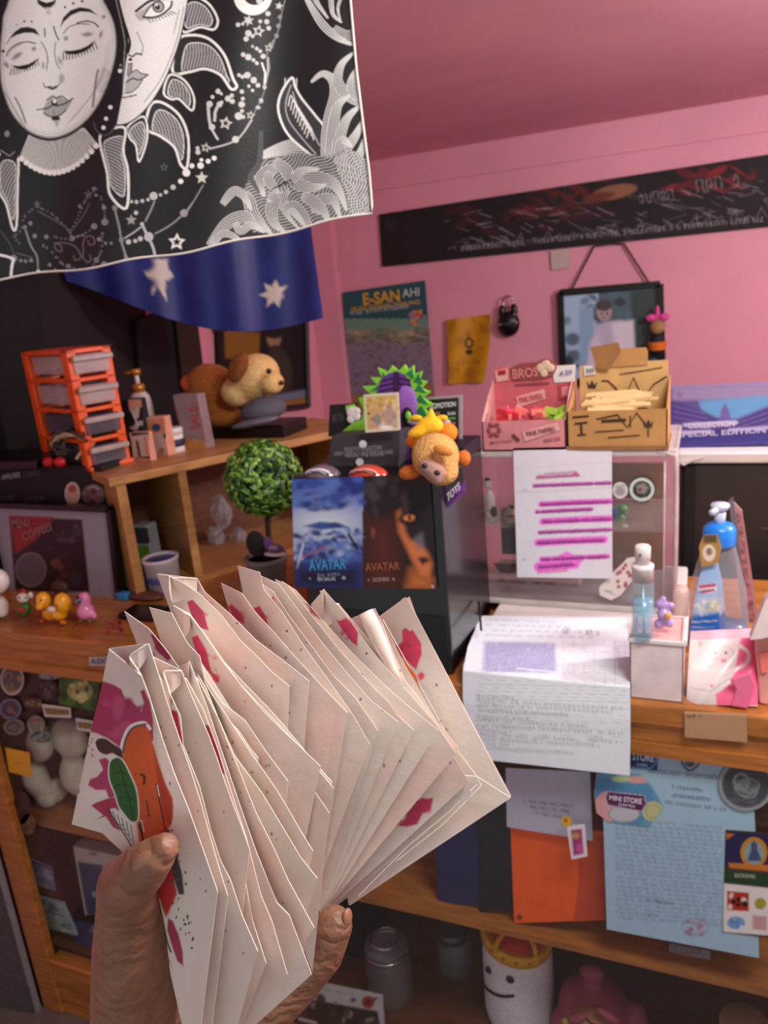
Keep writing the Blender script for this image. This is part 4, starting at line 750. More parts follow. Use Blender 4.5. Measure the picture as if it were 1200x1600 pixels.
# ---- things in and before the shelf cubbies
tub = along(.10, .02, CT+.014); tpx = stand(258, 925, CT)
X0, X1, Z0, Z1 = rect(232, 870, 278, 930, tpx[1], CT); rt = (X1-X0)/2; tc = np.array([(X0+X1)/2, tpx[1], CT]); ht = Z1-CT
tb = thing('paint_tub', 'white round tub with a blue ring lid in front of the shelf cubby', 'tub', tc)
MB().lathe([(rt*.86, 0), (rt*.93, ht*.9), (rt, ht*.92), (rt, ht), (rt*.86, ht), (rt*.84, ht*.9)], tc, 28).build('tub', M('pale_tub', (.78, .75, .78), .5), tb, True)
MB().lathe([(.002, ht*.90), (rt*.82, ht*.91), (rt*.82, ht*.93)], tc, 28).build('lid', M('blue_lid', (.12, .2, .5), .4), tb, True)
for k in range(9): a = -2.6+k*.26; MB().rbox(tc+[rt*.95*math.cos(a), rt*.95*math.sin(a), ht*.45], (.006, .0015, .014), rot('Z', a+1.57)).build('blue_mark', M('blue_print', (.2, .26, .55)), tb)
gb = stand(226, 915); o = MB().box(*[onY(213, 870, gb[1]+.05)[0], onY(236, 870, gb[1]+.05)[0]], gb[1]+.05, gb[1]+.09, CT, onY(224, 822, gb[1]+.05)[2]).build('snack_packet', M('pale_packet', (.60, .60, .62), .4), None, bevel=.004); tag(o, 'grey and white packet with a green base inside the left shelf cubby', 'packet')
MB().box(onY(214, 870, gb[1]+.048)[0], onY(235, 870, gb[1]+.048)[0], gb[1]+.047, gb[1]+.05, CT+.03, CT+.075).build('green_print', M('lime_print', (.45, .58, .15)), o)
MB().box(onY(216, 850, gb[1]+.048)[0], onY(234, 850, gb[1]+.048)[0], gb[1]+.047, gb[1]+.05, CT+.085, CT+.12).build('grey_print', M('grey_print', (.25, .25, .27)), o)
# clear bags in the right cubby
for i, (x, y, rx, ry, c) in enumerate(((345, 800, 20, 34, (.55, .58, .60)), (338, 840, 16, 24, (.66, .68, .68)), (372, 850, 20, 36, (.48, .50, .52)))):
    c3 = onY(x, y, 1.50+.03*i); k = 1.5/1200
    m2 = MB().ell(c3, (rx*k, .02, ry*k), rot('Y', .1*i), n=12, m_=8); q = random.Random(i)
    m2.v = [tuple(np.array(v)+np.array([q.uniform(-1, 1), q.uniform(-1, 1), q.uniform(-1, 1)])*.004) for v in m2.v]
    o = m2.build('clear_bag', M('crinkled_plastic', (.75, .78, .8), .15, glass=.6), None); tag(o, ['upper crinkled clear plastic bag in the right shelf cubby', 'pale lower clear plastic bag at the left of the right cubby', 'clear plastic bag standing left of the topiary pot'][i], 'bag')
# dark crate below cubby left of bags
o = MB().box(onY(192, 950, 1.12)[0], onY(246, 950, 1.12)[0], 1.10, 1.16, CT, CT+.012).build('phone', blk, None, bevel=.004); tag(o, 'black phone lying flat on the counter beside the framed menu', 'phone')
o = MB().rbox(stand(194, 936)+[0, 0, .008], (.03, .02, .016)).build('blue_eraser', M('blue_rubber', (.2, .5, .72)), None, bevel=.004); tag(o, 'small bright blue block on the counter by the framed menu', 'block')
o = MB().ell(stand(215, 945)+[0, .03, .008], (.045, .02, .010)).build('crumpled_wrapper', M('brown_wrapper', (.36, .2, .16), .5, bump=.6, scale=60), None, True); tag(o, 'crumpled brown wrapper on the counter behind the bags', 'wrapper')
# ---------------------------------------------------------------- topiary
tpb = stand(415, 925); tY_ = tpb[1]+.02; k = tY_/1200*1.1
tpy = thing('topiary_plant', 'round artificial boxwood ball topiary in a grey pot', 'plant', (tpb[0], tY_, CT))
bc_ = onY(411, 747, tY_); br = 64*k
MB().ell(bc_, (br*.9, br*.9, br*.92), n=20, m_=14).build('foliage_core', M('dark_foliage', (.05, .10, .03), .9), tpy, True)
q = random.Random(5)
for cidx, (c_, nm) in enumerate((((.24, .45, .12), 'leaf_green'), ((.50, .68, .27), 'leaf_light_green'), ((.12, .27, .08), 'leaf_dark_green'))):
    m2 = MB()
    for i in range(620 if cidx < 2 else 500):
        z = q.uniform(-1, 1); a = q.uniform(0, 6.283); r = math.sqrt(1-z*z); n = np.array([r*math.cos(a), r*math.sin(a), z]); pc = bc_+n*br*q.uniform(.90, 1.03)
        t1 = np.cross(n, [q.uniform(-1, 1), q.uniform(-1, 1), q.uniform(-1, 1)]); t1 /= np.linalg.norm(t1); t2 = np.cross(n, t1); s1 = q.uniform(.0068, .0098); n2 = (n+t1*q.uniform(-.5, .5)); n2 /= np.linalg.norm(n2); t2 = np.cross(n2, t1)
        b = len(m2.v)
        m2.add([pc-t1*s1, pc+t2*s1*.6-t1*.2*s1, pc+t1*s1+n2*.003, pc-t2*s1*.6-t1*.2*s1, pc+n2*s1*.35], [(0, 3, 4), (3, 2, 4), (2, 1, 4), (1, 0, 4)])
    o = m2.build('foliage', M(nm, c_, .35, var=.15, scale=200), tpy); o['kind'] = 'stuff'
pz = CT; pr_ = 38*k; ph = onY(413, 868, tY_)[2]-CT
MB().lathe([(pr_*.72, 0), (pr_*.95, ph*.85), (pr_, ph*.88), (pr_, ph), (pr_*.9, ph), (pr_*.88, ph*.9)], (tpb[0], tY_, CT), 24).build('pot', M('grey_pot', (.45, .46, .46), .5), tpy, True)
MB().lathe([(.001, ph*.88), (pr_*.87, ph*.90)], (tpb[0], tY_, CT), 24).build('soil', M('dark_soil', (.12, .1, .08), 1, bump=.6, scale=90), tpy)
MB().tube([(tpb[0], tY_, CT+ph*.9), (bc_[0]*.6+tpb[0]*.4, tY_, CT+ph+.02), bc_-[0, 0, br*.7]], .006, 8).build('stem', M('brown_stem', (.2, .12, .07), .9), tpy, True)
# mini sneaker charm
sc_ = onY(428, 858, tY_-.055); sk = thing('sneaker_charm', 'tiny purple and white sneaker charm hanging at the topiary pot', 'charm', sc_)
MB().ell(sc_+[.003, 0, .002], (.020, .010, .009)).ell(sc_+[-.012, 0, .012], (.009, .010, .014)).build('upper', M('purple_cloth', (.42, .30, .52), .8), sk, True, remesh=.002, sm=3)
MB().ell(sc_+[.002, 0, -.010], (.026, .012, .004)).build('sole', white, sk, True)
for i in range(3): MB().tube([sc_+[-.003+.006*i, -.010, .004], sc_+[.002+.006*i, -.010, .011]], .0012, 5).build('lace', white, sk)
o = MB().ell(onY(400, 850, tY_-.045), (.022, .012, .028)).build('dark_pouch', M('dark_green_cloth', (.06, .10, .09), .8), None, True); tag(o, 'small dark green pouch hanging left of the sneaker charm', 'pouch')
# ================================================================ CENTRE: black cabinet with the double film poster
kY = 1.02
def xz(x, y, Y): p = onY(x, y, Y); return p[0], p[2]
kx0, kz1 = xz(455, 745, kY); kx1, _ = xz(684, 830, kY); ktop = onY(570, 748, kY)[2]; kd = .235
kc = thing('black_cabinet', 'glossy black upright cabinet standing on the counter behind the paper bags', 'cabinet', ((kx0+kx1)/2, kY, CT))
MB().box(kx0, kx1+.008, kY, kY+kd, CT, ktop).build('body', M('black_gloss', (.025, .022, .03), .25, coat=.3), kc, bevel=.004)
MB().box(kx0+.01, kx1, kY-.001, kY+.001, CT+.01, CT+.10).build('lower_panel', blk, kc)
# poster
def pav(p):
    def g(x, y, c):
        l = (x < 567); t = np.clip((y-745)/175, 0, 1)[:, None]; dx = np.abs(x-505)[:, None]/60
        sky = lin((.22, .36, .74))*(1-t)+lin((.14, .24, .55))*t; glow = np.exp(-((t-.42)/.20)**2-(dx/1.3)**2); L_ = sky*(1-glow*.85)+lin((.86, .93, .96))*glow*.85
        R_ = np.tile(lin((.16, .09, .08)), (len(x), 1))*(1-.35*t); return np.where(l[:, None], L_, R_)
    p.grad(g)
    p.blobs(30, (458, 745, 566, 790), [(.12, .2, .5), (.35, .48, .75), (.2, .3, .62)], 4, 12, .3, 1, 1.8)
    p.poly([(480, 798), (487, 786), (497, 786), (503, 797), (492, 800)], (.30, .42, .62), 2); p.poly([(474, 822), (500, 815), (530, 817), (545, 824), (500, 828)], (.2, .34, .62), 2); p.poly([(512, 822), (524, 816), (532, 824)], (.14, .22, .42), 2)
    p.blobs(70, (458, 828, 566, 880), [(.35, .5, .78), (.12, .2, .48), (.65, .75, .88), (.08, .14, .36), (.2, .35, .65)], 2, 6, .5, 6, 2)
    p.line([(465, 872), (492, 862), (512, 852)], 3, (.55, .35, .38), soft=2); p.line([(464, 888), (474, 850)], 3.6, (.75, .80, .88), soft=1.4); p.line([(545, 835), (558, 858)], 4, (.06, .10, .24), soft=2)
    p.poly([(456, 880), (567, 880), (567, 925), (456, 925)], (.04, .07, .2), 14, .85)
    # right: dark generic half-lit portrait in orange light
    p.poly([(567, 810), (625, 800), (630, 925), (567, 925)], (.34, .14, .10), 14, .6); p.blobs(20, (570, 750, 640, 800), [(.22, .22, .24), (.1, .08, .09)], 5, 12, .35, 2)
    p.poly([(618, 792), (624, 770), (644, 758), (668, 762), (682, 790), (682, 925), (668, 915), (645, 880), (628, 845)], (.10, .09, .10), 6)
    p.poly([(619, 800), (626, 795), (634, 830), (640, 842), (655, 848), (668, 862), (676, 880), (672, 906), (655, 900), (636, 860), (622, 830)], (.80, .46, .26), 4, .9)
    p.poly([(626, 775), (634, 768), (640, 795), (632, 812)], (.34, .27, .25), 5, .8); p.poly([(648, 840), (660, 832), (664, 855), (652, 858)], (.45, .42, .45), 4, .8)
    p.ell(640, 810, 17, 9, (.06, .05, .06), -.1, 4); p.ell(639, 809, 9, 4.6, (.95, .62, .36), -.1, 2.5); p.ell(640, 809, 3, 3.2, (.45, .2, .1), soft=1.5)
    p.poly([(652, 872), (664, 870), (674, 876), (660, 882)], (.12, .07, .07), 2.5); p.poly([(660, 895), (680, 905), (679, 925), (630, 925), (640, 885)], (.75, .42, .2), 7, .7); p.ell(583, 832, 2.5, 6, (.6, .3, .2), soft=4)
    p.script((497, 900), (530, 899), 3, (.6, .65, .75), .8, 1, .6); p.ell(484, 904, 1.6, 1.6, (.6, .6, .7)); p.ell(537, 903, 2.6, 2.6, (.7, .7, .75)); p.ell(576, 906, 1.6, 1.6, (.6, .5, .45)); p.ell(615, 905, 2, 2, (.7, .6, .6)); p.ell(676, 917, 2, 1.6, (.8, .8, .8))
pst = thing('film_poster', 'double film poster, blue seascape left and dark orange-lit face right, on the black cabinet', 'poster', onY(570, 918, kY-.004))
avs = sheet('poster_sheet', [(456, 749), (670, 741), (684, 920), (460, 918)], PY(kY-.004), (.1, .1, .2), pav, 1.5, MP('satin_print', .6), pst, .003, edge=(.02, .02, .03), right=[(668, 741), (672, 744), (674, 780), (683, 920)])
text('title', 'AVATAR', [(482, 875), (540, 872), (541, 889), (483, 892)], PY(kY-.0045), (.25, .62, .85), avs, .001, .02)
text('title', 'AVATAR', [(570, 880), (624, 878), (625, 890), (571, 893)], PY(kY-.0045), (.62, .36, .22), avs, .001, .015)
text('date', 'EN SALAS', [(496, 902), (524, 901), (524, 907), (497, 908)], PY(kY-.0045), (.75, .8, .85), avs, .001, .01)
text('date', 'DICIEMBRE', [(582, 903), (608, 902), (608, 908), (583, 909)], PY(kY-.0045), (.7, .6, .55), avs, .001, .01)
# ---- things on top of the black cabinet
T = ktop
def back(x, y, Z=T): return onZ(x, y, Z)
# carton at right rear corner of cabinet top, purple and black
cY = 1.14; X0, X1, Z0, Z1 = rect(690, 742, 728, 805, cY, T)
pur = M('purple_print', (.36, .16, .48), .5)
pcx = thing('purple_carton', 'black and purple carton under the monkey plush at the right of the cabinet top', 'box', ((X0+X1)/2, cY, T))
MB().box(onY(525, 720, cY)[0], onY(728, 740, cY)[0], cY, cY+.10, T, onY(650, 700, cY)[2]).build('carton', M('purple_black', (.10, .05, .13), .5), pcx, bevel=.002)
zc = onY(650, 700, cY)[2]
MB().hexa([tuple(onY(*p, cY-.002)) for p in ((620, 742), (640, 742), (640, 692), (620, 694))]+[tuple(onY(*p, cY)) for p in ((620, 742), (640, 742), (640, 692), (620, 694))]).build('purple_stripe', pur, pcx)
rX = onY(728, 740, cY)[0]
# overhang price box in front right
bX = thing('price_carton', 'black carton with white lettering and purple lower edge beside the monkey plush', 'box', onY(705, 800, 1.05))
qd = [(683, 770), (722, 732), (727, 768), (686, 806)]
pl = PP(onY(684, 790, 1.035), (-.75, .66, 0))
def side(qv, t=.03): P = [pl(*p) for p in qv]; return MB().prism(P, (.03, -.0, 0) if 0 else np.array([-.62, .02, 0])*t)
side(qd).build('carton', blkm, bX)
side([(684, 792), (726, 752), (728, 768), (686, 806)], .032).build('purple_edge', pur, bX)
text('lettering', 'TOYS', [(698, 772), (718, 752), (719, 764), (699, 785)], lambda x, y: CP+(pl(x, y)-CP)*.97, (.7, .7, .75), bX)
# dark grey information box
iY = 1.10
X0, X1, Z0, Z1 = rect(508, 674, 627, 742, iY, T)
ib = thing('dark_grey_box', 'dark grey box with small white printed lines between the film poster and the card', 'box', onY(570, 742, iY))
MB().hexa([onY(508, 742, iY), onY(622, 742, iY), onY(627, 674, iY+.01), onY(518, 681, iY+.01)]+[p+np.array([0, .04, 0]) for p in (onY(508, 742, iY), onY(622, 742, iY), onY(627, 674, iY+.01), onY(518, 681, iY+.01))]).build('box', M('dark_grey_card', (.21, .21, .23), .6), ib, bevel=.002)
pi_ = PY(iY-.003)
disc('round_logo', 567, 694, 6, 6, pi_, None, (.85, .85, .86), ib, None, None)
disc('round_logo', 562, 722, 6, 6, pi_, None, (.85, .85, .86), ib, None, None)
for (x0, y0, x1, y1, s2) in ((538, 699, 596, 705, 'MADE FOR COLLECTORS'), (522, 706, 614, 712, 'OPEN CAREFULLY AND KEEP THE CARD'), (540, 711, 600, 715, 'INSIDE THE SLEEVE'), (528, 733, 600, 738, 'WWW FOR MORE SETS')):
    text('white_print', s2, [(x0, y0), (x1, y0-3), (x1, y1-3), (x0, y1)], pi_, (.62, .62, .64), ib, .0012, .0)
# purple and green creature display: cardboard cut-out with spikes
vY = 1.19
dn = thing('creature_display', 'purple cardboard creature display with bright green spiky border', 'display', onY(610, 690, vY))
pts = [(566, 604), (590, 602), (579, 590), (597, 590), (590, 575), (606, 582), (612, 572), (622, 580), (632, 570), (637, 579), (646, 571), (646, 584), (659, 580), (655, 594), (667, 597), (658, 607), (672, 613), (660, 622), (676, 632), (664, 640), (676, 655), (660, 668), (640, 690), (600, 690), (560, 680), (568, 640), (560, 622), (580, 616)]
lm = M('lime_card', (.52, .83, .22), .5); dg_ = M('green_card', (.10, .50, .28), .5); pu_ = M('violet_card', (.42, .22, .58), .5)
def cut(pts, Y, t, mat, nm, par): return MB().prism([onY(*p, Y) for p in pts], (0, t, 0)).build(nm, mat, par)
cut(pts, vY, .006, lm, 'spiky_border', dn)
for k, tri in enumerate(([(578, 612), (592, 608), (596, 598)], [(594, 602), (606, 594), (598, 582)], [(634, 584), (646, 592), (644, 576)], [(646, 596), (660, 600), (654, 584)], [(648, 610), (666, 614), (654, 600)], [(650, 626), (668, 632), (656, 616)], [(648, 645), (668, 652), (658, 634)], [(572, 628), (584, 634), (578, 616)])):
    cut(tri, vY-.002, .002, dg_, 'green_spike', dn)
cut([(590, 606), (596, 592), (606, 584), (618, 580), (632, 586), (641, 598), (645, 618), (650, 640), (648, 672), (600, 680), (585, 640)], vY-.003, .003, pu_, 'hood', dn)
for k in range(4): y = 592+k*8; cut([(594-k, y+2), (617, y-3), (617, y-.5), (594-k, y+5)], vY-.005, .002, M('dark_violet', (.2, .08, .28)), 'dark_rib', dn); cut([(620, y-3), (641+k, y+1), (641+k, y+4), (620, y-.5)], vY-.005, .002, M('dark_violet'), 'dark_rib', dn)
cut([(616, 582), (622, 582), (622, 620), (616, 620)], vY-.007, .003, M('dark_violet'), 'centre_ridge', dn)
MB().ell(onY(636, 630, vY-.004), (.018, .004, .030)).build('arm_panel', M('light_violet', (.60, .40, .75)), dn, True); MB().ell(onY(637, 652, vY-.008), (.011, .004, .017)).build('dark_panel', blkm, dn, True)
MB().ell(onY(638, 650, vY-.012), (.005, .003, .008)).build('green_eye', lm, dn, True)
# frog-green black card at left
o = thing('black_flyer', 'black flyer with white blot and green hand at the left end of the cabinet top', 'flyer', onY(540, 680, iY+.06))
cut([(515, 633), (558, 630), (556, 680), (513, 682)], iY+.06, .004, blkm, 'card', o)
cut([(540, 634), (552, 632), (561, 642), (556, 652), (545, 654), (541, 645)], iY+.056, .003, lm, 'green_hand', o)
cut([(535, 674), (552, 660), (572, 654), (575, 663), (560, 672), (545, 679)], iY+.050, .003, lm, 'green_hand', o)
for x, y, r in ((550, 645, .010), (556, 650, .008), (548, 655, .007), (557, 643, .007)): MB().ell(onY(x, y, iY+.053), (r, .002, r)).build('white_blot', white, o, True)
text('lettering', 'BRUTAL', [(519, 648), (538, 645), (538, 657), (519, 660)], PY(iY+.059), (.3, .3, .3), o)
# collectible card
def pcard(p):
    p.poly([(572, 620), (619, 617), (621, 668), (574, 671)], (.80, .66, .38), 1); p.blobs(40, (573, 622, 620, 640), [(.86, .72, .40), (.72, .56, .30), (.9, .8, .55)], 2, 5, .6, 2)
    p.blobs(36, (580, 636, 616, 668), [(.75, .66, .60), (.6, .48, .40), (.86, .80, .78), (.8, .6, .5)], 2, 6, .6, 3); p.ell(590, 655, 5, 10, (.55, .55, .54), 0, 3); p.ell(608, 650, 7, 14, (.72, .6, .55), 0, 3); p.ell(604, 668, 10, 3, (.95, .94, .93), 0, 2); p.ell(576, 646, 2, 2, (.25, .15, .1))
tc_ = thing('trading_card', 'gold bordered trading card standing in front of the purple creature display', 'card', onY(597, 675, iY-.012))
sheet('card', [(568, 617), (622, 613), (625, 672), (571, 676)], PY(iY-.012), (.85, .82, .72), pcard, 1.2, PR_GLOSS, tc_, .002)
# price sign
def psg(p): p.script((662, 628), (706, 622), 6, (.8, .8, .8), 1, 2, .0)
ps = thing('price_sign', 'black price sign in a clear stand behind the orange toy', 'sign', onY(690, 690, vY+.02))
sgs = sheet('sign_sheet', [(655, 622), (722, 617), (722, 690), (660, 692)], PY(vY+.02), (.66, .62, .64), lambda p: p.poly([(657, 625), (717, 621), (717, 690), (660, 692)], (.09, .10, .10)), 1.5, PR_GLOSS, ps, .003)
ap = PY(vY+.018)
text('lettering', 'PROMOTION', [(668, 631), (712, 627), (712, 635), (668, 640)], ap, (.88, .88, .88), sgs, .001, .02)
for i, (y, c, s2) in enumerate(((644, (.8, .85, .8), '500'), (652, (.45, .75, .4), '399'), (660, (.85, .5, .4), '299'))): text('price', s2, [(699, y), (712, y-1), (712, y+4), (699, y+5)], ap, c, sgs, .001, .02)
text('price', 'NEW', [(664, 645), (688, 643), (688, 648), (664, 651)], ap, (.85, .55, .4), sgs, .001, .02)
# orange yellow duck-like plush
oy = M('yellow_plush', (.97, .74, .12), .8, bump=.3, scale=150); oo = M('orange_plush', (.95, .52, .10), .8, bump=.3, scale=150)
k = 1.10/1200*1.05; dkp = onY(672, 690, 1.08)
dk = thing('orange_plush', 'yellow and orange plush with white wings lying above the monkey plush', 'plush toy', dkp)
def E(m2, x, y, rx, ry, Y, a=0, ryy=None): return m2.ell(onY(x, y, Y), (rx*k, (ryy or min(rx, ry))*k, ry*k), rot('Y', a))
m2 = MB(); E(m2, 672, 665, 22, 15, 1.06); E(m2, 652, 676, 18, 10, 1.05, -.3); E(m2, 674, 650, 6, 14, 1.06); m2.build('body', oy, dk, True, remesh=.0035, sm=4)
m2 = MB(); E(m2, 700, 676, 15, 15, 1.09); m2.build('foot', oo, dk, True); m2 = MB(); E(m2, 645, 690, 11, 10, 1.08); m2.build('foot', oo, dk, True)
for x in (650, 690): m2 = MB(); E(m2, x, 659, 15, 5, 1.11, .05); m2.build('wing', M('pale_grey_plush', (.72, .72, .75), .8), dk, True); m2 = MB(); E(m2, x, 653, 10, 5, 1.105); m2.build('yellow_tuft', oy, dk, True)
# monkey plush
mk = thing('monkey_plush', 'tan monkey plush with pink-grey muzzle flopped over the cabinet edge', 'plush toy', onY(680, 750, 1.03))
ft = M('tan_fur', (.82, .63, .36), .95, var=.15, scale=220, bump=.9); fo = M('orange_fur', (.80, .44, .15), .95, var=.12, scale=220, bump=.8)
m2 = MB(); E(m2, 680, 712, 36, 34, 1.00); E(m2, 690, 736, 26, 22, .995); m2.build('head', ft, mk, True, remesh=.004, sm=5)
m2 = MB(); E(m2, 640, 738, 18, 11, 1.0, -.2); m2.build('arm', fo, mk, True); m2 = MB(); E(m2, 725, 716, 10, 12, 1.03); m2.build('arm', fo, mk, True)
m2 = MB(); E(m2, 692, 704, 15, 7, .962, .3); m2.build('brow_fold', M('tan_brow_fur', (.80, .52, .24), .95, bump=.8, scale=220), mk, True)
m2 = MB(); E(m2, 675, 733, 22, 13, .97, .45); E(m2, 682, 745, 10, 12, .968); m2.build('muzzle', M('muzzle_felt', (.64, .50, .47), .9), mk, True, remesh=.003)
for x, y in ((663, 728), (683, 739)): m2 = MB(); E(m2, x, y, 4.5, 4, .948); m2.build('eye', M('dark_green_eye', (.08, .12, .1), .15), mk, True)
# red and grey shoe-like cases
for i, (x0, x1, c, nm, lb) in enumerate(((545, 606, (.80, .26, .16), 'red_case', 'glossy red rounded case behind the top edge of the film poster'), (478, 532, (.42, .38, .42), 'grey_case', 'glossy grey and silver rounded case behind the left half of the film poster'))):
    cY_ = 1.045; cc = onY((x0+x1)/2, 745, cY_); rx = (onY(x1, 745, cY_)[0]-onY(x0, 745, cY_)[0])/2
    t = thing(nm, lb, 'case', cc)
    MB().ell(cc, (rx, .022, 20*k)).build('shell', M(nm+'_gloss', c, .15, coat=1), t, True)
    for a in (-.4, .25): MB().tube([cc+[rx*.7*math.sin(b)+a*.01, -.02+.004*abs(b), 19*k*math.cos(b)*(.9+.1*a)] for b in np.linspace(-1, 1, 9)], .0022, 6).build('highlight_strip', M(nm+'_strip', (.85, .6, .55) if i == 0 else (.85, .85, .86), .2), t, True)
# ================================================================ RIGHT: white riser, acrylic case, boxes
aY = 1.27; rz = onY(850, 948, aY-.012)[2]     # riser top
X0, X1 = onY(735, 950, aY)[0], onY(1058, 950, aY)[0]
fX0 = onY(722, 1050, 1.0+.02)[0]; fX1 = onY(1070, 1050, 1.02)[0]
rb = thing('white_riser_box', 'wide white lidded box on the counter carrying the clear acrylic case', 'box', ((X0+X1)/2, 1.1, CT))
MB().box(fX0+.012, onY(980, 1080, 1.02)[0], 1.03, 1.49, CT, rz-.012).build('box', white, rb, bevel=.006)
MB().box(fX0, onY(985, 1000, 1.02)[0], 1.02, 1.495, rz-.014, rz).build('lid', white, rb, bevel=.004)
X1r = X1+.012
MB().box(onY(985, 1000, 1.2)[0], X1r, 1.235, 1.495, CT, rz).build('box_end', white, rb, bevel=.004)
# acrylic case: real panels
ac = thing('acrylic_case', 'clear acrylic display case with rounded corners full of small items', 'display case', ((X0+X1)/2, aY, rz))
az1 = onY(900, 702, aY)[2]; dA = .20; w3 = .004
xl, xr = onY(737, 830, aY)[0], onY(1056, 830, aY)[0]
midz = onY(900, 826, aY)[2]
MB().box(xl, xr, aY, aY+w3, rz+.004, az1).build('front_panel', acryl, ac)
MB().box(xl, xr, aY+dA, aY+dA+w3, rz+.004, az1).build('back_panel', acryl, ac)
MB().box(xl, xl+w3, aY, aY+dA, rz+.004, az1).build('side_panel', acryl, ac); MB().box(xr-w3, xr, aY, aY+dA, rz+.004, az1).build('side_panel', acryl, ac)
MB().box(xl-.002, xr+.002, aY-.004, aY+dA+.004, az1-.013, az1).build('lid', M('clear_lid', (.90, .87, .84), .2, glass=.45), ac, bevel=.004)
MB().box(xl, xr, aY, aY+dA, midz-.003, midz+.001).build('shelf', M('clear_shelf', (.8, .74, .72), .2, glass=.85), ac)
rim = M('acrylic_edge', (.88, .80, .78), .2, glass=.4)
for dx in (0, 1):
    xx = (xl, xr)[dx]; s_i = (1, -1)[dx]
    MB().tube(spl([(xx+s_i*.03, aY-.002, az1-.004), (xx+s_i*.008, aY-.002, az1-.010), (xx, aY-.002, az1-.035), (xx, aY-.002, rz+.02), (xx+s_i*.002, aY-.002, rz+.006)], 4), .0035, 6).build('corner_edge', rim, ac, True)
    MB().tube([(xx+s_i*.018, aY+.001, az1-.02), (xx+s_i*.018, aY+.001, rz+.01)], .0018, 6).build('inner_edge', rim, ac, True)
MB().box(xl, xr, aY-.008, aY+dA, rz, rz+.008).build('base', M('grey_base', (.55, .53, .54), .3, .3), ac, bevel=.003)
MB().box(xl+.01, xr-.01, aY-.014, aY-.006, rz+.001, rz+.010).build('drawer_lip', M('clear_lid'), ac, bevel=.002)
# brown backing card inside the case
o = MB().box(onY(955, 760, aY+.18)[0], onY(1040, 760, aY+.18)[0], aY+.185, aY+.195, midz+.002, onY(1000, 725, aY+.18)[2]).build('brown_backing', M('kraft_card', (.50, .34, .22), .8), None); tag(o, 'brown card leaning at the back of the acrylic case behind the round green badge', 'card')
o = MB().box(onY(958, 900, aY+.18)[0], onY(1038, 900, aY+.18)[0], aY+.178, aY+.195, rz+.009, midz-.004).build('kraft_carton', M('kraft_card'), None); tag(o, 'plain kraft carton on the lower level of the acrylic case', 'box')
# items in the case
def item(name, label, cat, x, y, Y, parts):
    t = thing(name, label, cat, onY(x, y, Y)); kk = Y/1200*1.03
    for nm, mat, lst in parts:
        m2 = MB()
        for (px, py, rx, ry, dy, *a) in lst: m2.ell(onY(px, py, Y+dy), (rx*kk, min(rx, ry)*kk, ry*kk), rot('Y', a[0] if a else 0), n=12, m_=8)
        m2.build(nm, mat, t, True)
    return t
iy = aY+.07
item('white_bird_figurine', 'slim white bird figurine at the upper left inside the acrylic case', 'figurine', 765, 820, iy, [('body', M('white_ceramic', (.78, .75, .73), .4), [(766, 785, 9, 22, 0), (770, 806, 12, 14, 0)]), ('head', M('white_ceramic'), [(762, 756, 7, 8, 0)]), ('cap', blkm, [(761, 749, 5, 3, -.002)])])
item('cat_figurine', 'small white figurine with black marks and red scarf inside the acrylic case', 'figurine', 795, 822, iy, [('body', M('white_ceramic'), [(798, 806, 10, 13, 0), (798, 794, 7, 7, 0)]), ('scarf', rdv, [(797, 806, 7, 3, -.008)]), ('mark', blkm, [(772, 800, 6, 9, -.01), (800, 792, 4, 3, -.008)])])
item('green_figurine', 'small green and blue figurine right of the hanging note in the case', 'figurine', 968, 822, iy, [('body', M('green_ceramic', (.2, .5, .22), .4), [(968, 812, 9, 12, 0), (972, 796, 9, 8, 0)]), ('head', M('blue_ceramic', (.2, .4, .7), .4), [(962, 803, 6, 10, -.004)]), ('foot', wv, [(976, 822, 5, 3, -.006)])])
o = MB().box(onY(784, 850, iy+.05)[0], onY(808, 850, iy+.05)[0], iy+.05, iy+.07, onY(796, 866, iy+.05)[2], midz-.006).build('black_tile', blkm, None); tag(o, 'small black square card on the lower left level of the acrylic case', 'card')
def ppk(p): p.blobs(50, (755, 900, 905, 935), [(.50, .12, .14), (.66, .5, .5), (.4, .1, .12), (.75, .66, .64)], 3, 8, .5, 4, 1.6)
pk_ = thing('red_white_packet', 'red and white printed packets lying at the bottom of the acrylic case', 'packet', onY(830, 935, iy))
sheet('packet_front', [(757, 903), (905, 912), (903, 940), (752, 934)], PY(iy), (.62, .52, .52), ppk, 2, PR_GLOSS, pk_, .03)
MB().hexa([onY(*p, iy+.05) for p in ((790, 905), (950, 912), (950, 880), (770, 880))]+[onY(*p, iy+.055) for p in ((790, 905), (950, 912), (950, 880), (770, 880))]).build('packet_back', M('dark_red_pack', (.35, .1, .1), .5), pk_)
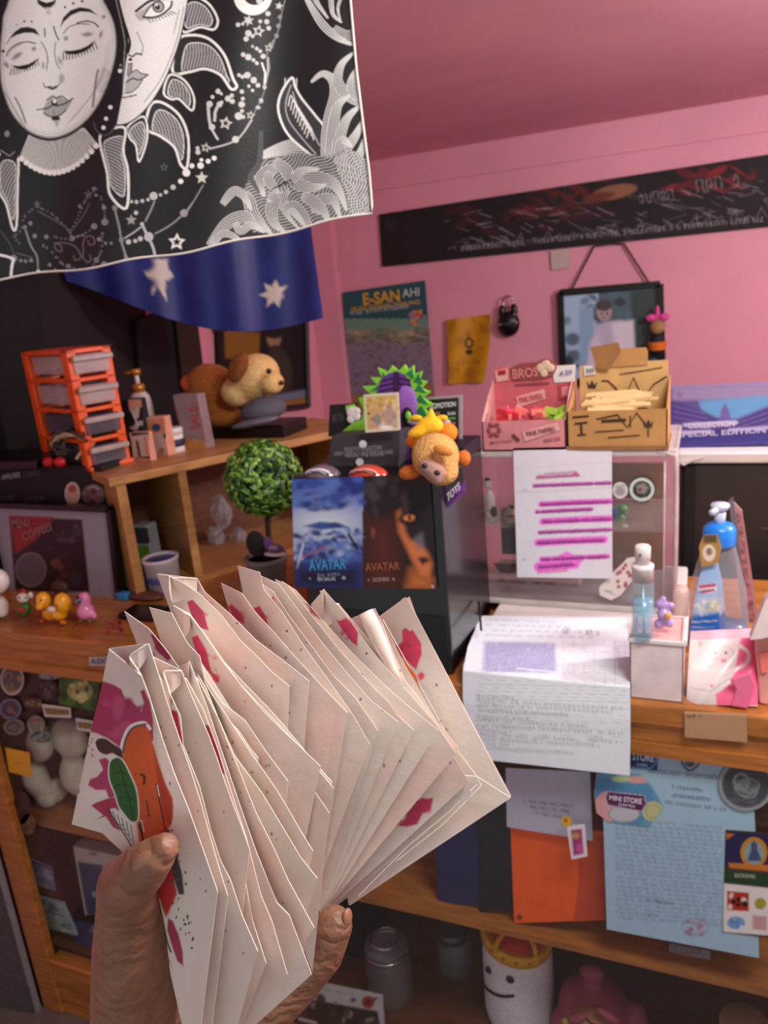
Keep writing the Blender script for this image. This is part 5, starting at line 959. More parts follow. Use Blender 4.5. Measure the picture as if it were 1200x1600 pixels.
# hanging note with pink highlighter
nY = aY-.006
def pnote(p):
    def g(x, y, c): return c*(1-.0*((y-700)/200)[:, None])
    rows = [(744, 838, 905, 2, 0), (757, 834, 955, 5, 1), (786, 845, 955, 9, 1), (798, 838, 925, 6, 1), (813, 848, 957, 11, 1), (830, 842, 956, 5, 1), (846, 840, 944, 12, 1), (872, 846, 950, 8, 1), (884, 842, 898, 16, 1)]
    for y, x0, x1, h, f in rows:
        if f: p.line([(x0, y+2), ((x0+x1)/2, y-1), (x1, y-3)], h, (.93, .42, .83), soft=2.5, op=.92)
    p.line([(862, 880), (885, 866), (905, 876)], 9, (.93, .45, .83), soft=2)
    q = random.Random(1)
    for y, x0, x1, h, f in rows:
        p.line([(x0, y+3), ((x0+x1)/2, y+.5), (x1, y-1.5)], 2.6, (.45, .08, .40) if f else (.8, .2, .3), soft=1.5, op=.85); p.script((x0, y+5), (x1, y+1), 6, (.46, .10, .45), 1.6, int(y), .55, .05)
    p.line([(852, 741), (900, 738)], 5, (.75, .62, .72), soft=1.5, op=.8); p.star(844, 745, 4, (.85, .25, .35)); p.star(899, 740, 4, (.85, .25, .35))
    p.line([(806, 770), (957, 762)], 2, (.74, .72, .75), soft=2, op=.6); p.line([(805, 733), (957, 722)], 1.6, (.78, .77, .8), soft=2, op=.5)
    p.script((815, 768), (824, 767), 3, (.5, .5, .55), .8, 2, .6); p.script((815, 876), (822, 875), 3, (.5, .5, .55), .8, 3, .6)
    p.script((840, 897), (890, 893), 5, (.85, .2, .6), 1.2, 3, .8)
nt = thing('highlighted_note', 'white paper note with pink highlighted writing hanging over the acrylic case front', 'note', onY(880, 705, nY))
sheet('note_front', [(802, 704), (956, 701), (957, 904), (808, 902)], lambda x, y, u, v: onY(x, y, nY-.002-.012*v*(1-.4*v)-.002*math.sin(u*5+v*6)), (.86, .85, .88), pnote, 1.4, PR_MATTE, nt, .0006)
TLn, TRn = onY(802, 704, nY), onY(956, 701, nY)
MB().hexa([TLn+[0, 0, -.002], TRn+[0, 0, -.002], TRn+[0, .0, .0045], TLn+[0, 0, .0045], TLn+[0, .07, -.001], TRn+[0, .07, -.001], TRn+[0, .07, .0045], TLn+[0, .07, .0045]]).build('top_fold', M('note_paper', (.9, .89, .9)), nt)
# stickers on the case front
SF = PY(aY-.003)
disc('round_badge', 1003, 765, 22, 21, SF, lambda p: (p.ell(1003, 765, 20, 19, (.78, .80, .76), ring=5), p.ell(1003, 765, 14, 13, (.12, .17, .14)), p.poly([(994, 758), (1006, 754), (1014, 762), (1008, 772), (996, 770)], (.52, .50, .48), 2), p.ell(1000, 765, 3, 3, (.5, .2, .2)), p.script((990, 781), (1018, 781), 4, (.8, .8, .78), .8, 4, .6)), (.14, .20, .17), None, 'round dark green badge sticker with a pale ring on the acrylic case', 'sticker')
disc('oval_sticker', 969, 766, 12, 13, SF, lambda p: (p.ell(969, 768, 8, 7, (.60, .58, .58), soft=2), p.script((962, 762), (977, 760), 4, (.3, .3, .3), .9, 3, .7)), (.82, .80, .80), None, 'small white oval sticker between the note and the green badge', 'sticker')
def pstk(p):
    p.line([(952, 928), (990, 880)], 26, (.86, .82, .80)); q = random.Random(3)
    for k_ in range(14): p.ell(965+q.uniform(-8, 24), 906-q.uniform(-12, 28), 3, 3, (.66, .28, .28), soft=1.2)
    p.line([(945, 922), (962, 930)], 1, (.5, .5, .5)); p.script((944, 926), (962, 928), 4, (.4, .4, .4), .8, 5, .7)
sts = sheet('bandage_sticker', [(978, 874), (1000, 880), (960, 940), (934, 926)], SF, (.84, .80, .80), pstk, 1.4, PR_GLOSS, None, .0008, warp=None, left=[(980, 872), (975, 878), (952, 900), (936, 918), (937, 930)], right=[(992, 870), (1002, 880), (992, 902), (970, 930), (955, 938)])
tag(sts, 'long white bandage-shaped sticker with red dots on the acrylic case', 'sticker')
# ---- pink display box
def cutter(pts, Y, t): return MB().prism([onY(*p, Y) for p in pts], (0, t, 0))
pY_ = aY-.006; pkm = M('pink_card', (.82, .52, .54), .5); pkd = M('rose_card', (.78, .38, .42), .5)
pbx = thing('pink_display_box', 'open pink counter display box of rolling items left of the kraft box', 'box', onY(820, 698, pY_))
z0p = az1
Xa, Xb = onY(753, 670, pY_)[0], onY(884, 670, pY_)[0]; zf = onY(820, 657, pY_)[2]
MB().box(Xa, Xb, pY_, pY_+.002, z0p, zf).build('front_panel', pkm, pbx); 
MB().box(Xa, Xb, pY_, pY_+.09, z0p, z0p+.002).build('bottom', pkm, pbx)
zt_ = onY(840, 583, pY_+.09)[2]
for X in (Xa, Xb-.002): MB().prism([(X, pY_, z0p), (X, pY_+.09, z0p), (X, pY_+.09, zt_-.01), (X, pY_+.05, zf+.035), (X, pY_, zf)], (.002, 0, 0)).build('side_panel', M('light_pink_card', (.88, .66, .64), .5), pbx)
bY_ = pY_+.088
bp_ = cutter([(770, 665), (772, 575), (792, 571), (800, 577), (866, 572), (899, 574), (897, 665)], bY_, .002).build('back_panel', pkd, pbx)
cutter([(797, 575), (812, 568), (838, 566), (850, 560), (862, 563), (870, 574), (864, 588), (846, 592), (802, 595)], bY_-.004, .004).build('crest', M('dark_rose_card', (.58, .26, .27), .5), pbx)
bl = PY(bY_-.006)
text('lettering', 'BROS', [(800, 577), (840, 573), (841, 588), (801, 593)], bl, (.78, .48, .46), pbx, .001, .03)
for x, y, r in ((845, 575, .008), (853, 570, .008), (850, 583, .007), (860, 575, .007)): MB().ell(onY(x, y, bY_-.006), (r, .002, r)).build('flower_petal', M('cream_print', (.82, .72, .62)), pbx, True)
cutter([(862, 572), (899, 570), (898, 596), (866, 598)], bY_-.003, .003).build('label_panel', white, pbx)
text('lettering', '4.20', [(874, 580), (894, 577), (894, 584), (874, 588)], bl, (.35, .4, .65), pbx, .001, .02)
cutter([(773, 580), (793, 576), (794, 594), (776, 597)], bY_-.003, .003).build('label_panel', M('light_pink_card'), pbx); cutter([(778, 580), (790, 578), (790, 584), (779, 586)], bY_-.006, .002).build('red_mark', rdv, pbx)
def tilt_panel(q_, s2, nm, par, Y, c1, c2): cutter(q_, Y, .002).build(nm, c1, par); c = np.mean(q_, 0); text('lettering', s2, [tuple(c+(np.array(p)-c)*[.82, .55]) for p in q_], PY(Y-.001), c2, par, .001, .02)
tilt_panel([(806, 620), (850, 608), (853, 623), (809, 637)], 'PINK PAPERS', 'slogan_panel', pbx, bY_-.003, M('light_pink_card'), (.75, .28, .36))
cutter([(872, 602), (893, 599), (894, 622), (873, 625)], bY_-.003, .002).build('red_panel', M('red_print', (.70, .25, .27)), pbx); cutter([(877, 605), (889, 603), (889, 618), (878, 620)], bY_-.005, .002).build('inner_panel', pkm, pbx)
cutter([(804, 600), (858, 597), (858, 600), (804, 603)], bY_-.003, .002).build('dark_line', M('dark_rose_card'), pbx)
q = random.Random(2)
for i in range(26):      # packs inside
    c = onY(q.uniform(782, 880), q.uniform(640, 652), pY_+q.uniform(.02, .06)); gl = c[0] > onY(850, 640, pY_+.04)[0]
    MB().rbox(c, (.022, .006, .010), rot('Y', q.uniform(-.5, .5))@rot('Z', q.uniform(-.5, .5))).build('small_pack', M('lime_pack', (.70, .85, .30)) if gl else M(('coral_pack', 'hot_pink_pack', 'red_pack')[i % 3], ((.95, .50, .45), (.93, .40, .50), (.85, .2, .25))[i % 3]), pbx)
fpl = PY(pY_-.001)
tilt_panel([(816, 675), (870, 660), (874, 672), (820, 690)], 'PINK PAPERS', 'slogan_panel', pbx, pY_-.003, M('light_pink_card'), (.5, .2, .25))
for i in range(6): a = i*1.047; MB().ell(onY(772+8*math.cos(a), 672+9*math.sin(a), pY_-.002), (.0035, .001, .0055), rot('Y', -a)).build('rosette_petal', M('dark_rose_card'), pbx)
text('small_print', 'KING SIZE', [(850, 686), (876, 683), (876, 688), (850, 692)], fpl, (.35, .25, .3), pbx); MB().rbox(onY(806, 684, pY_-.002), (.016, .002, .005), rot('Y', .8)).build('cigarette_print', M('brown_print', (.4, .22, .2)), pbx)
text('small_print', 'SMOOTH BURN', [(765, 690), (800, 687), (800, 691), (765, 694)], fpl, (.6, .25, .3), pbx)
# ---- kraft display box
kr = M('kraft_box', (.72, .53, .30), .7, var=.05); krl = M('kraft_light', (.80, .64, .40), .7); krd = M('kraft_dark', (.55, .38, .20), .7); ink = M('brown_ink', (.25, .15, .09), .7)
kb = thing('kraft_display_box', 'open brown kraft display box filled with rolling papers on the acrylic case', 'box', onY(965, 696, pY_))
Xa, Xb = onY(886, 665, pY_)[0], onY(1043, 665, pY_)[0]; zf = onY(965, 641, pY_)[2]
MB().box(Xa, Xb, pY_, pY_+.002, z0p, zf).build('front_panel', kr, kb); MB().box(Xa, Xb, pY_, pY_+.10, z0p, z0p+.002).build('bottom', kr, kb)
MB().box(Xa-.001, Xb+.002, pY_-.003, pY_+.1, z0p, z0p+.006).build('dark_base_edge', krd, kb)
for X in (Xa, Xb-.002): MB().prism([(X, pY_, z0p), (X, pY_+.10, z0p), (X, pY_+.10, zf+.04), (X, pY_, zf)], (.002, 0, 0)).build('side_panel', kr, kb)
bk2 = pY_+.095
cutter([(906, 655), (906, 572), (950, 569), (1044, 562), (1046, 650)], bk2, .002).build('back_panel', krl, kb)
cutter([(950, 574), (960, 562), (1005, 545), (1012, 548), (1012, 570)], bk2-.004, .003).build('crest_flap', kr, kb)
cutter([(922, 543), (966, 535), (970, 548), (958, 566), (952, 577), (932, 575)], bk2-.012, .004).build('torn_flap', M('kraft_shadow', (.60, .42, .22), .7), kb)
cutter([(965, 545), (1010, 543), (1012, 562), (958, 566)], bk2-.002, .003).build('top_flap', kr, kb)
cutter([(912, 572), (930, 571), (931, 585), (913, 587)], bk2-.004, .003).build('white_label', white, kb); text('price', '300', [(915, 576), (928, 575), (928, 582), (916, 583)], PY(bk2-.006), (.2, .25, .4), kb)
def inkline(pts_, Y, w=.0012, nm='printed_line', par=kb): return MB().tube([onY(*p, Y) for p in pts_], w, 5).build(nm, ink, par)
inkline([(940, 595), (950, 595), (962, 606), (970, 622)], bk2-.002); inkline([(975, 625), (990, 590), (1005, 622), (1022, 600), (1042, 588)], bk2-.002); inkline([(968, 585), (1000, 580), (1035, 574)], bk2-.002, .0008)
def crown(x, y, s_c, Y, par): cutter([(x-s_c, y-s_c*.7), (x-s_c*.45, y), (x, y-s_c), (x+s_c*.45, y), (x+s_c, y-s_c*.7), (x+s_c*.7, y+s_c*.6), (x-s_c*.7, y+s_c*.6)], Y, .001).build('crown_print', ink, par)
crown(925, 602, 8, bk2-.002, kb); crown(1013, 663, 8, pY_-.002, kb)
inkline([(932, 655), (965, 648), (980, 668), (995, 645), (1008, 662)], pY_-.001); inkline([(895, 652), (920, 650)], pY_-.001, .0016); inkline([(940, 658), (978, 656)], pY_-.001, .0024); inkline([(930, 675), (975, 672)], pY_-.001, .001); inkline([(950, 684), (1000, 680)], pY_-.001, .001); inkline([(1013, 670), (1013, 682)], pY_-.001, .0012)
inkline([(898, 662), (918, 660)], pY_-.001, .0016); inkline([(908, 662), (909, 678)], pY_-.001, .002); inkline([(902, 680), (916, 679)], pY_-.001, .0014); inkline([(985, 650), (985, 668)], pY_-.001, .0012)
q = random.Random(6); cr = M('cream_paper', (.86, .74, .52), .7)
for i in range(22):
    y = q.uniform(616, 641); x = q.uniform(908, 950); Yq = pY_+.01+(641-y)/26*.07; L = q.uniform(50, 85); a = onY(x, y, Yq); b = onY(min(x+L, 1030), y+q.uniform(-9, 5), Yq)
    d = (b-a)/2; MB().rbox((a+b)/2, (np.linalg.norm(d)*2, .010, .0035), rot('Y', -math.atan2(d[2], d[0]))@rot('X', .4)).build('rolling_paper', cr, kb)
# ---------------------------------------------------------------- folding sign with violet print, black appliance at right
vY2 = 1.62
vb = thing('violet_banner_box', 'long flat box with blue and violet skyline print on top of the black machine', 'box', onY(1120, 700, vY2))
def pv(p):
    p.poly([(1050, 607), (1206, 600), (1206, 622), (1050, 626)], (.62, .56, .72), 3); p.poly([(1092, 626), (1206, 618), (1206, 650), (1150, 655), (1098, 652)], (.42, .66, .86), 3)
    p.poly([(1048, 626), (1095, 640), (1138, 662), (1138, 700), (1048, 700)], (.33, .26, .55), 3); p.poly([(1140, 660), (1206, 632), (1206, 700), (1140, 700)], (.30, .24, .52), 3)
    for k_ in range(5): p.line([(1052, 634+k_*9), (1100+k_*5, 646+k_*8)], 1.6, (.48, .44, .72), soft=1.5); p.line([(1150, 655+k_*7), (1204, 634+k_*9)], 1.6, (.48, .44, .72), soft=1.5)
    p.poly([(1122, 665), (1127, 640), (1133, 630), (1139, 640), (1144, 665)], (.45, .40, .68), 2); p.poly([(1048, 676), (1206, 668), (1206, 702), (1048, 702)], (.24, .22, .52), 4)
    p.line([(1070, 664), (1150, 660)], 6, (.78, .76, .90), soft=2); p.line([(1060, 676), (1110, 674)], 5, (.80, .76, .88), soft=2); p.line([(1140, 672), (1200, 668)], 5, (.75, .72, .88), soft=2); p.ell(1062, 617, 5, 5, (.55, .48, .66), soft=1.5)
X0, X1, Z0, Z1 = rect(1046, 604, 1300, 698, vY2)
zap = onY(1130, 699, vY2)[2]
sheet('printed_front', [(1046, 608), (1340, 596), (1340, 690), (1049, 700)], PY(vY2), (.4, .35, .6), pv, 1.8, PR_GLOSS, vb, .05, edge=(.5, .5, .66))
text('lettering', 'COLLECTION', [(1075, 661), (1148, 657), (1148, 666), (1075, 670)], PY(vY2-.001), (.88, .86, .95), vb, .001, .03)
text('lettering', 'SPECIAL EDITION', [(1058, 676), (1196, 668), (1196, 676), (1058, 684)], PY(vY2-.001), (.80, .78, .9), vb, .001, .02)
bm = thing('black_machine', 'dark grey machine with a white top rim standing behind the soap bottle', 'appliance', (onY(1130, 900, vY2-.05)[0]+.15, vY2, .6))
mx0 = onY(1060, 850, vY2-.04)[0]
MB().box(mx0, mx0+.62, vY2-.03, vY2+.26, .62, zap-.022).build('body', M('dark_grey_plastic', (.17, .15, .14), .5), bm, bevel=.01)
MB().box(mx0-.006, mx0+.63, vY2-.045, vY2+.26, zap-.022, zap).build('top_rim', white, bm, bevel=.004)
MB().hexa([onY(1060, 722, vY2-.05), onY(1100, 715, vY2-.05), onY(1080, 722, vY2-.05), onY(1068, 728, vY2-.05)]+[onY(*p, vY2-.04) for p in ((1060, 722), (1100, 715), (1080, 722), (1068, 728))]).build('rim_lip', white, bm)
MB().box(mx0+.01, mx0+.03, vY2-.036, vY2-.03, .64, zap-.03).build('side_fin', blkm, bm)
MB().box(mx0+.15, mx0+.6, vY2-.034, vY2-.03, 1.09, 1.094).build('seam', M('grey_metal'), bm)
MB().box(mx0-.0, mx0+.62, vY2-.03, vY2+.26, 0, .62).build('stand', M('black_stand', (.08, .07, .07)), bm)
# ================================================================ papers, bottles on the right
hY = .992
pap = thing('printed_form', 'white printed form draped over the riser box and hanging down the counter front', 'paper', onY(850, 1200, hY))
rl = onY(735, 1005, 1.02)
def pform(p):
    q = random.Random(3)
    for k_ in range(14): y = 1003+k_*11; p.line([(745, y), (982, y+6)], .8, (.68, .70, .78), op=.5)
    for k_ in range(7): x = 880+k_*16; p.line([(x, 1000), (x+1, 1070)], .8, (.66, .68, .76), op=.5)
    for k_ in range(4): p.script((758, 970+k_*8), (870+k_*20, 974+k_*8), 4, (.55, .58, .66), .8, k_, .45)
    p.poly([(755, 1001), (868, 1004), (872, 1052), (752, 1050)], (.72, .74, .86), 2, .7)
    for k_ in range(7): p.script((760, 1010+k_*6.6), (866, 1012+k_*6.6), 6, (.52, .52, .70), 1.1, 20+k_, .6, .05)
    for k_ in range(6): y = 1062+k_*6; p.line([(745, y), (980, y+6)], .8, (.7, .72, .78), op=.6)
    rows = [(1090, 805), (1097, 975), (1104, 960), (1112, 890), (1122, 830), (1128, 920), (1136, 975), (1143, 800), (1150, 975), (1157, 940), (1164, 800), (1171, 900)]
    for i, (y, xe) in enumerate(rows): p.script((744, y), (xe, y+(xe-744)*.055), 5, (.33, .34, .40), 1.0, 40+i, .42, .10)
    p.script((880, 990), (900, 990), 7, (.3, .3, .35), 1.2, 7, .8); p.script((915, 992), (940, 993), 7, (.3, .3, .35), 1.2, 8, .8); p.script((918, 1160), (945, 1158), 8, (.5, .5, .6), 1, 9, .6)
    p.script((960, 1010), (968, 1050), 6, (.6, .6, .68), 1, 3, .5)
zr = rz+.0015
ydr = 1.016
ytop = onY(850, 1000, ydr)[2]
def form_place(x, y, u, v):
    a = onZ(x, y, zr)
    yb = 1.012
    if a[1] > 1.022: return a
    h = onY(x, y, hY+.006*math.sin(u*3)*v)
    t = min(1, max(0, (a[1]-.99)/.032)); t = t*t*(3-2*t)
    hh = onY(x, y, yb-.02*min(1, (1-v)*2) if v < .5 else hY)
    f = min(1, max(0, (v-.20)/.5)); hh = onY(x, y, (yb-.006)*(1-f)+(hY-.004*math.sin(u*4))*f)
    return CP+(a*t+hh*(1-t)-CP)*.9985
sheet('paper_sheet', [(735, 962), (985, 965), (986, 1212), (722, 1180)], form_place, (.88, .92, .95), pform, 1.6, PR_MATTE, pap, .0005,
      left=[(748, 962), (742, 985), (731, 1010), (723, 1050), (723, 1090), (729, 1140), (740, 1185)], right=[(978, 965), (982, 1000), (984, 1050), (985, 1100), (985, 1150), (984, 1212)])
o = MB().tube([onY(748, 940, 1.16), onY(752, 985, 1.10)], .002, 6).build('black_cable', blk, None); tag(o, 'short black cable end between the black cabinet and the white riser box', 'cable')
# white small tray box right
q1 = onZ(1012, 1100, CT); tY2 = 1.012
X0, X1 = onY(986, 1060, tY2)[0], onY(1068, 1060, tY2)[0]; zt2 = onY(1030, 1000, tY2)[2]; tD = .085
wt = thing('white_tray', 'white open plastic box holding the blue spray bottle at the counter edge', 'box', ((X0+X1)/2, tY2, CT))
MB().box(X0-.002, X1, tY2, tY2+.003, CT, zt2).box(X0-.002, X0+.001, tY2, tY2+tD, CT, zt2).box(X1-.003, X1, tY2, tY2+tD, CT, zt2).box(X0, X1, tY2+tD-.003, tY2+tD, CT, zt2).box(X0, X1, tY2, tY2+tD, CT, CT+.003).build('tray', M('milky_plastic', (.86, .80, .80), .35), wt, bevel=.001)
MB().box(X0-.003, X1+.003, tY2-.003, tY2+.003, zt2-.005, zt2).box(X0-.004, X0, tY2, tY2+tD, zt2-.005, zt2).box(X1, X1+.004, tY2, tY2+tD, zt2-.005, zt2).build('rim', white, wt)
MB().box(X0+.003, X1-.003, tY2+.004, tY2+tD-.004, zt2-.006, zt2-.003).build('inner_card', M('pale_pink', (.85, .64, .62), .6), wt)
zin = zt2-.003
# spray bottle
spb = onZ(1004, 998, zin); ks = spb[1]/1200*1.06
sp = thing('spray_bottle', 'slim clear spray bottle of pale blue liquid with a white cap', 'bottle', spb)
hs = onY(1004, 852, spb[1])[2]-zin; rs = 17*ks
MB().lathe([(rs*.9, .0), (rs, .004), (rs, hs*.60), (rs*.8, hs*.635), (rs*.75, hs*.65)], spb, 24).build('body', M('spray_glass', (.78, .92, .96), .08, glass=.88), sp, True)
MB().lathe([(rs*.86, .002), (rs*.88, hs*.44), (.001, hs*.44)], spb, 24).build('liquid', M('blue_liquid', (.50, .80, .92), .1, glass=.65), sp, True)
MB().tube([spb+[.002, 0, .006], spb+[0, 0, hs*.6]], .0016, 6).build('dip_tube', M('tube_plastic', (.75, .88, .92), .3), sp, True)
MB().lathe([(rs*.92, hs*.64), (rs*.92, hs*.76), (rs*.95, hs*.765), (rs*.95, hs*.80), (rs*.6, hs*.81)], spb, 24).build('collar', white, sp, True)
MB().lathe([(rs*.62, hs*.80), (rs*.62, hs*.865), (rs*.68, hs*.87), (rs*.68, hs*.985), (rs*.55, hs)], spb, 24).build('spray_head', white, sp, True)
MB().lathe([(.0018, 0), (.0016, .004)], spb+[-.002, -rs*.68, hs*.93], 8, rot('X', 1.57)).build('nozzle', M('grey_metal'), sp, True)
# purple toy
pt_ = onZ(1038, 990, zin); kk = pt_[1]/1200*1.05
lv = M('lavender_vinyl', (.70, .58, .80), .4, coat=.3); pt = thing('purple_toy', 'small lavender rubber toy with five arms beside the spray bottle', 'toy', pt_)
m2 = MB()
for x, y, r in ((1038, 960, 11), (1032, 944, 8), (1048, 946, 6), (1030, 975, 8), (1046, 974, 7), (1036, 936, 5)): m2.ell(onY(x, y, pt_[1]), r*kk)
m2.build('body', lv, pt, True, remesh=.0022, sm=3)
MB().ell(onY(1043, 962, pt_[1]-.014), (.004, .003, .005)).build('yellow_spot', yl, pt, True)
# white stick behind
wk = onZ(1064, 998, CT); o = MB().lathe([(11*.0011, 0), (12*.0011, .006), (12*.0011, onY(1064, 905, 1.26)[2]-CT-.008), (8*.0011, onY(1064, 905, 1.26)[2]-CT)], (onY(1064, 950, 1.228)[0], 1.228, CT), 16).build('white_tube', M('cream_plastic', (.86, .74, .70), .4), None, True); tag(o, 'plain cream plastic tube standing between the purple toy and the soap bottle', 'tube')
# soap pump bottle
sb = onZ(1119, 1003, CT); sY = sb[1]; kq = sY/1200*1.06
so = thing('soap_bottle', 'clear pump bottle with blue pump and blue printed label of foaming soap', 'bottle', sb)
hb2 = onY(1119, 787, sY)[2]-CT
MB().lathe([(41*kq, 0), (44*kq, .006), (43*kq, hb2*.18), (37*kq, hb2*.42), (27*kq, hb2*.62), (22*kq, hb2*.70), (20*kq, hb2*.72)], sb, 28, sy=.62).build('body', M('clear_bottle_plastic', (.85, .88, .92), .12, glass=.82), so, True)
MB().lathe([(39*kq, .003), (42*kq, .008), (41*kq, hb2*.15), (.001, hb2*.15)], sb, 28, sy=.6).build('blue_soap', M('soap_liquid', (.12, .45, .70), .15, glass=.5), so, True)
MB().lathe([(21*kq, hb2*.715), (22*kq, hb2*.73), (22*kq, hb2*.83), (17*kq, hb2*.86), (9*kq, hb2*.87)], sb, 24).build('pump_collar', M('blue_plastic', (.10, .50, .88), .3), so, True)
MB().lathe([(7*kq, hb2*.86), (8*kq, hb2*.94), (5*kq, hb2*.95), (10*kq, hb2*.96), (13*kq, hb2*.985), (12*kq, hb2)], sb, 20).tube([sb+[0, 0, hb2*.975], sb+[-.012, -.022, hb2*.965]], .005, 8).build('pump_head', M('pale_pump', (.78, .84, .90), .3), so, True)
def plab(p):
    p.poly([(1092, 880), (1128, 880), (1128, 905), (1092, 905)], (.55, .72, .88), 4); p.poly([(1095, 935), (1130, 935), (1132, 960), (1090, 960)], (.78, .84, .86), 5); p.poly([(1080, 962), (1135, 955), (1136, 1000), (1076, 1000)], (.12, .42, .78), 4)
    p.ell(1106, 920, 14, 7, (.86, .88, .92), soft=2); p.line([(1094, 917), (1117, 914)], 4, (.72, .25, .40), soft=1.5); p.line([(1096, 925), (1115, 922)], 4, (.70, .3, .45), soft=1.5); p.ell(1112, 948, 10, 8, (.75, .80, .62), soft=3); p.blobs(20, (1085, 940, 1128, 960), [(.9, .92, .92), (.6, .76, .86)], 2, 4, .6, 2)
    p.line([(1082, 972), (1120, 970)], 2, (.8, .85, .9), op=.6); p.line([(1082, 980), (1116, 980)], 1.6, (.8, .85, .9), op=.5)
sl_ = sheet('front_label', [(1098, 872), (1122, 872), (1133, 999), (1078, 998)], lambda x, y, u, v: onY(x, y, sY-(24+19*v)*kq*.62*math.sqrt(max(.05, 1-((u-.35)*.9)**2))-.004), (.62, .76, .90), plab, 1.6, PR_GLOSS, so, .0005, left=[(1100, 872), (1092, 905), (1084, 945), (1077, 998)], right=[(1120, 872), (1128, 905), (1133, 950), (1134, 999)])
def ptg(p): p.ell(1108, 864, 10, 13, (.85, .82, .72), soft=1.5); p.ell(1108, 862, 5, 6, (.5, .45, .38), soft=1.5); p.poly([(1098, 836), (1120, 835), (1120, 848), (1099, 849)], (.35, .28, .16), 2); p.ell(1118, 886, 4, 4, (.85, .5, .5))
sheet('gold_tag', [(1098, 836), (1122, 835), (1126, 876), (1098, 886)], PY(sY-.032), (.66, .52, .28), ptg, 1.6, PR_GLOSS, so, .001, left=[(1099, 836), (1092, 855), (1096, 886)], right=[(1121, 835), (1128, 855), (1122, 880)])
text('brand_lettering', 'BABI MILD', [(1093, 914), (1116, 911), (1116, 917), (1094, 920)], PY(sY-.034), (.75, .25, .42), so)
# pink-framed mirror edge-on
mi = thing('pink_mirror', 'slim pink framed mirror standing edge-on behind the soap bottle', 'mirror', onZ(1150, 1000, CT))
Ym = 1.30; P = [onY(*p, Ym) for p in ((1143, 782), (1160, 800), (1190, 1000), (1166, 1000))]
MB().prism(P, (0, .012, 0)).build('back_plate', M('mirror_pink', (.70, .52, .52), .3), mi)
MB().prism([onY(*p, Ym-.003) for p in ((1139, 786), (1146, 780), (1151, 820), (1172, 1002), (1164, 1002))], (0, .018, 0)).build('rim', M('grey_rim', (.45, .42, .44), .3), mi)
MB().prism([onY(*p, Ym-.001) for p in ((1150, 800), (1158, 806), (1184, 998), (1172, 998))], (0, .004, 0)).build('patterned_face', M('pattern_pink', (.62, .42, .44), .3, var=.3, scale=120), mi)
# wipes pack
def pw(p):
    p.poly([(1158, 996), (1188, 996), (1190, 1102), (1120, 1106), (1118, 1085), (1140, 1070), (1150, 1040)], (.93, .42, .58), 1.5)
    p.line([(1158, 1010), (1170, 1022), (1162, 1040), (1130, 1048), (1085, 1042)], 6, (.92, .88, .88), smooth=True); p.ell(1125, 1020, 22, 12, (.80, .76, .76), ring=1.6); p.ell(1126, 1020, 14, 8, (.86, .82, .82), ring=1.2); p.ell(1117, 1020, 2, 2, (.4, .35, .35)); p.ell(1134, 1020, 2, 2, (.4, .35, .35))
    p.script((1094, 1010), (1104, 1006), 6, (.8, .4, .5), 1.2, 2, .8); p.script((1128, 1035), (1138, 1034), 5, (.8, .3, .4), 1.3, 3, .8); p.ell(1112, 1072, 3, 3, (.9, .6, .65)); p.line([(1080, 1075), (1110, 1080), (1140, 1060)], 2, (.75, .72, .72), soft=2)
wpb = onZ(1130, 1103, CT)
wp = thing('wipes_pack', 'white and pink soft pack of wet wipes lying on the counter edge', 'pack', wpb)
def wpl(x, y, u, v):
    a = onY(x, y, 1.018+.012*(1-math.sin(math.pi*min(max(u, .02), .98)))); zt5 = CT+.055
    if v < .35: t = (.35-v)/.35; b = onZ(x, y, zt5+.004); return a*(1-t)+b*t if b[1] < 1.2 else a
    return a
sheet('pack_film', [(1078, 1000), (1184, 996), (1184, 1104), (1072, 1100)], lambda x, y, u, v: onY(x, y, 1.014+(1-v)**1.6*.06+.008*(2*u-1)**4+.002*math.sin(u*14+v*9)), (.88, .85, .84), pw, 1.5, PR_GLOSS, wp, .03, away=(0, 1, 0), edge=(.9, .7, .75))
MB().prism([onY(*p, 1.010) for p in ((1140, 1062), (1150, 1078), (1142, 1104), (1168, 1108), (1180, 1070), (1172, 1052))], (0, .006, 0)).build('folded_end', M('pink_film', (.92, .45, .6), .3), wp, bevel=.002)
# pink thing at right edge
pe = thing('pale_pink_bag', 'pale pink pleated bag cut by the right edge of the photo', 'bag', onZ(1190, 1090, CT))
cutter([(1180, 1004), (1186, 990), (1240, 985), (1240, 1110), (1186, 1100)], 1.03, .05).build('body', M('peach_pink', (.88, .62, .58), .6), pe, bevel=.003)
MB().prism([onY(*p, 1.00) for p in ((1172, 1000), (1195, 940), (1230, 900), (1240, 985), (1190, 998))], (0, .02, 0)).build('white_flap', M('pale_flap', (.90, .83, .82), .6), pe)
MB().prism([onY(*p, 1.026) for p in ((1186, 1022), (1200, 1018), (1200, 1050), (1190, 1052))], (0, .004, 0)).build('orange_print', M('coral_pack'), pe)
# counter-front paper tag
o = sheet('shelf_tag', [(1069, 1112), (1166, 1116), (1168, 1160), (1070, 1152)], PY(.996), (.70, .54, .40), lambda p: (p.script((1074, 1122), (1096, 1119), 4, (.3, .22, .18), 1, 1, .8), p.line([(1069, 1113), (1166, 1117)], 3, (.78, .64, .5))), 2, PR_GLOSS, None, .001); tag(o, 'brownish clear tape label on the counter edge below the wipes pack', 'label')
o = sheet('small_label', [(139, 1027), (172, 1026), (172, 1040), (140, 1040)], PY(.996), (.70, .68, .70), None, 2, PR_GLOSS, None, .001); tag(o, 'small grey lettered label on the left counter edge', 'label')
text('lettering', 'AUDIO', [(141, 1029), (168, 1028), (168, 1038), (142, 1038)], PY(.995), (.2, .2, .25), o)
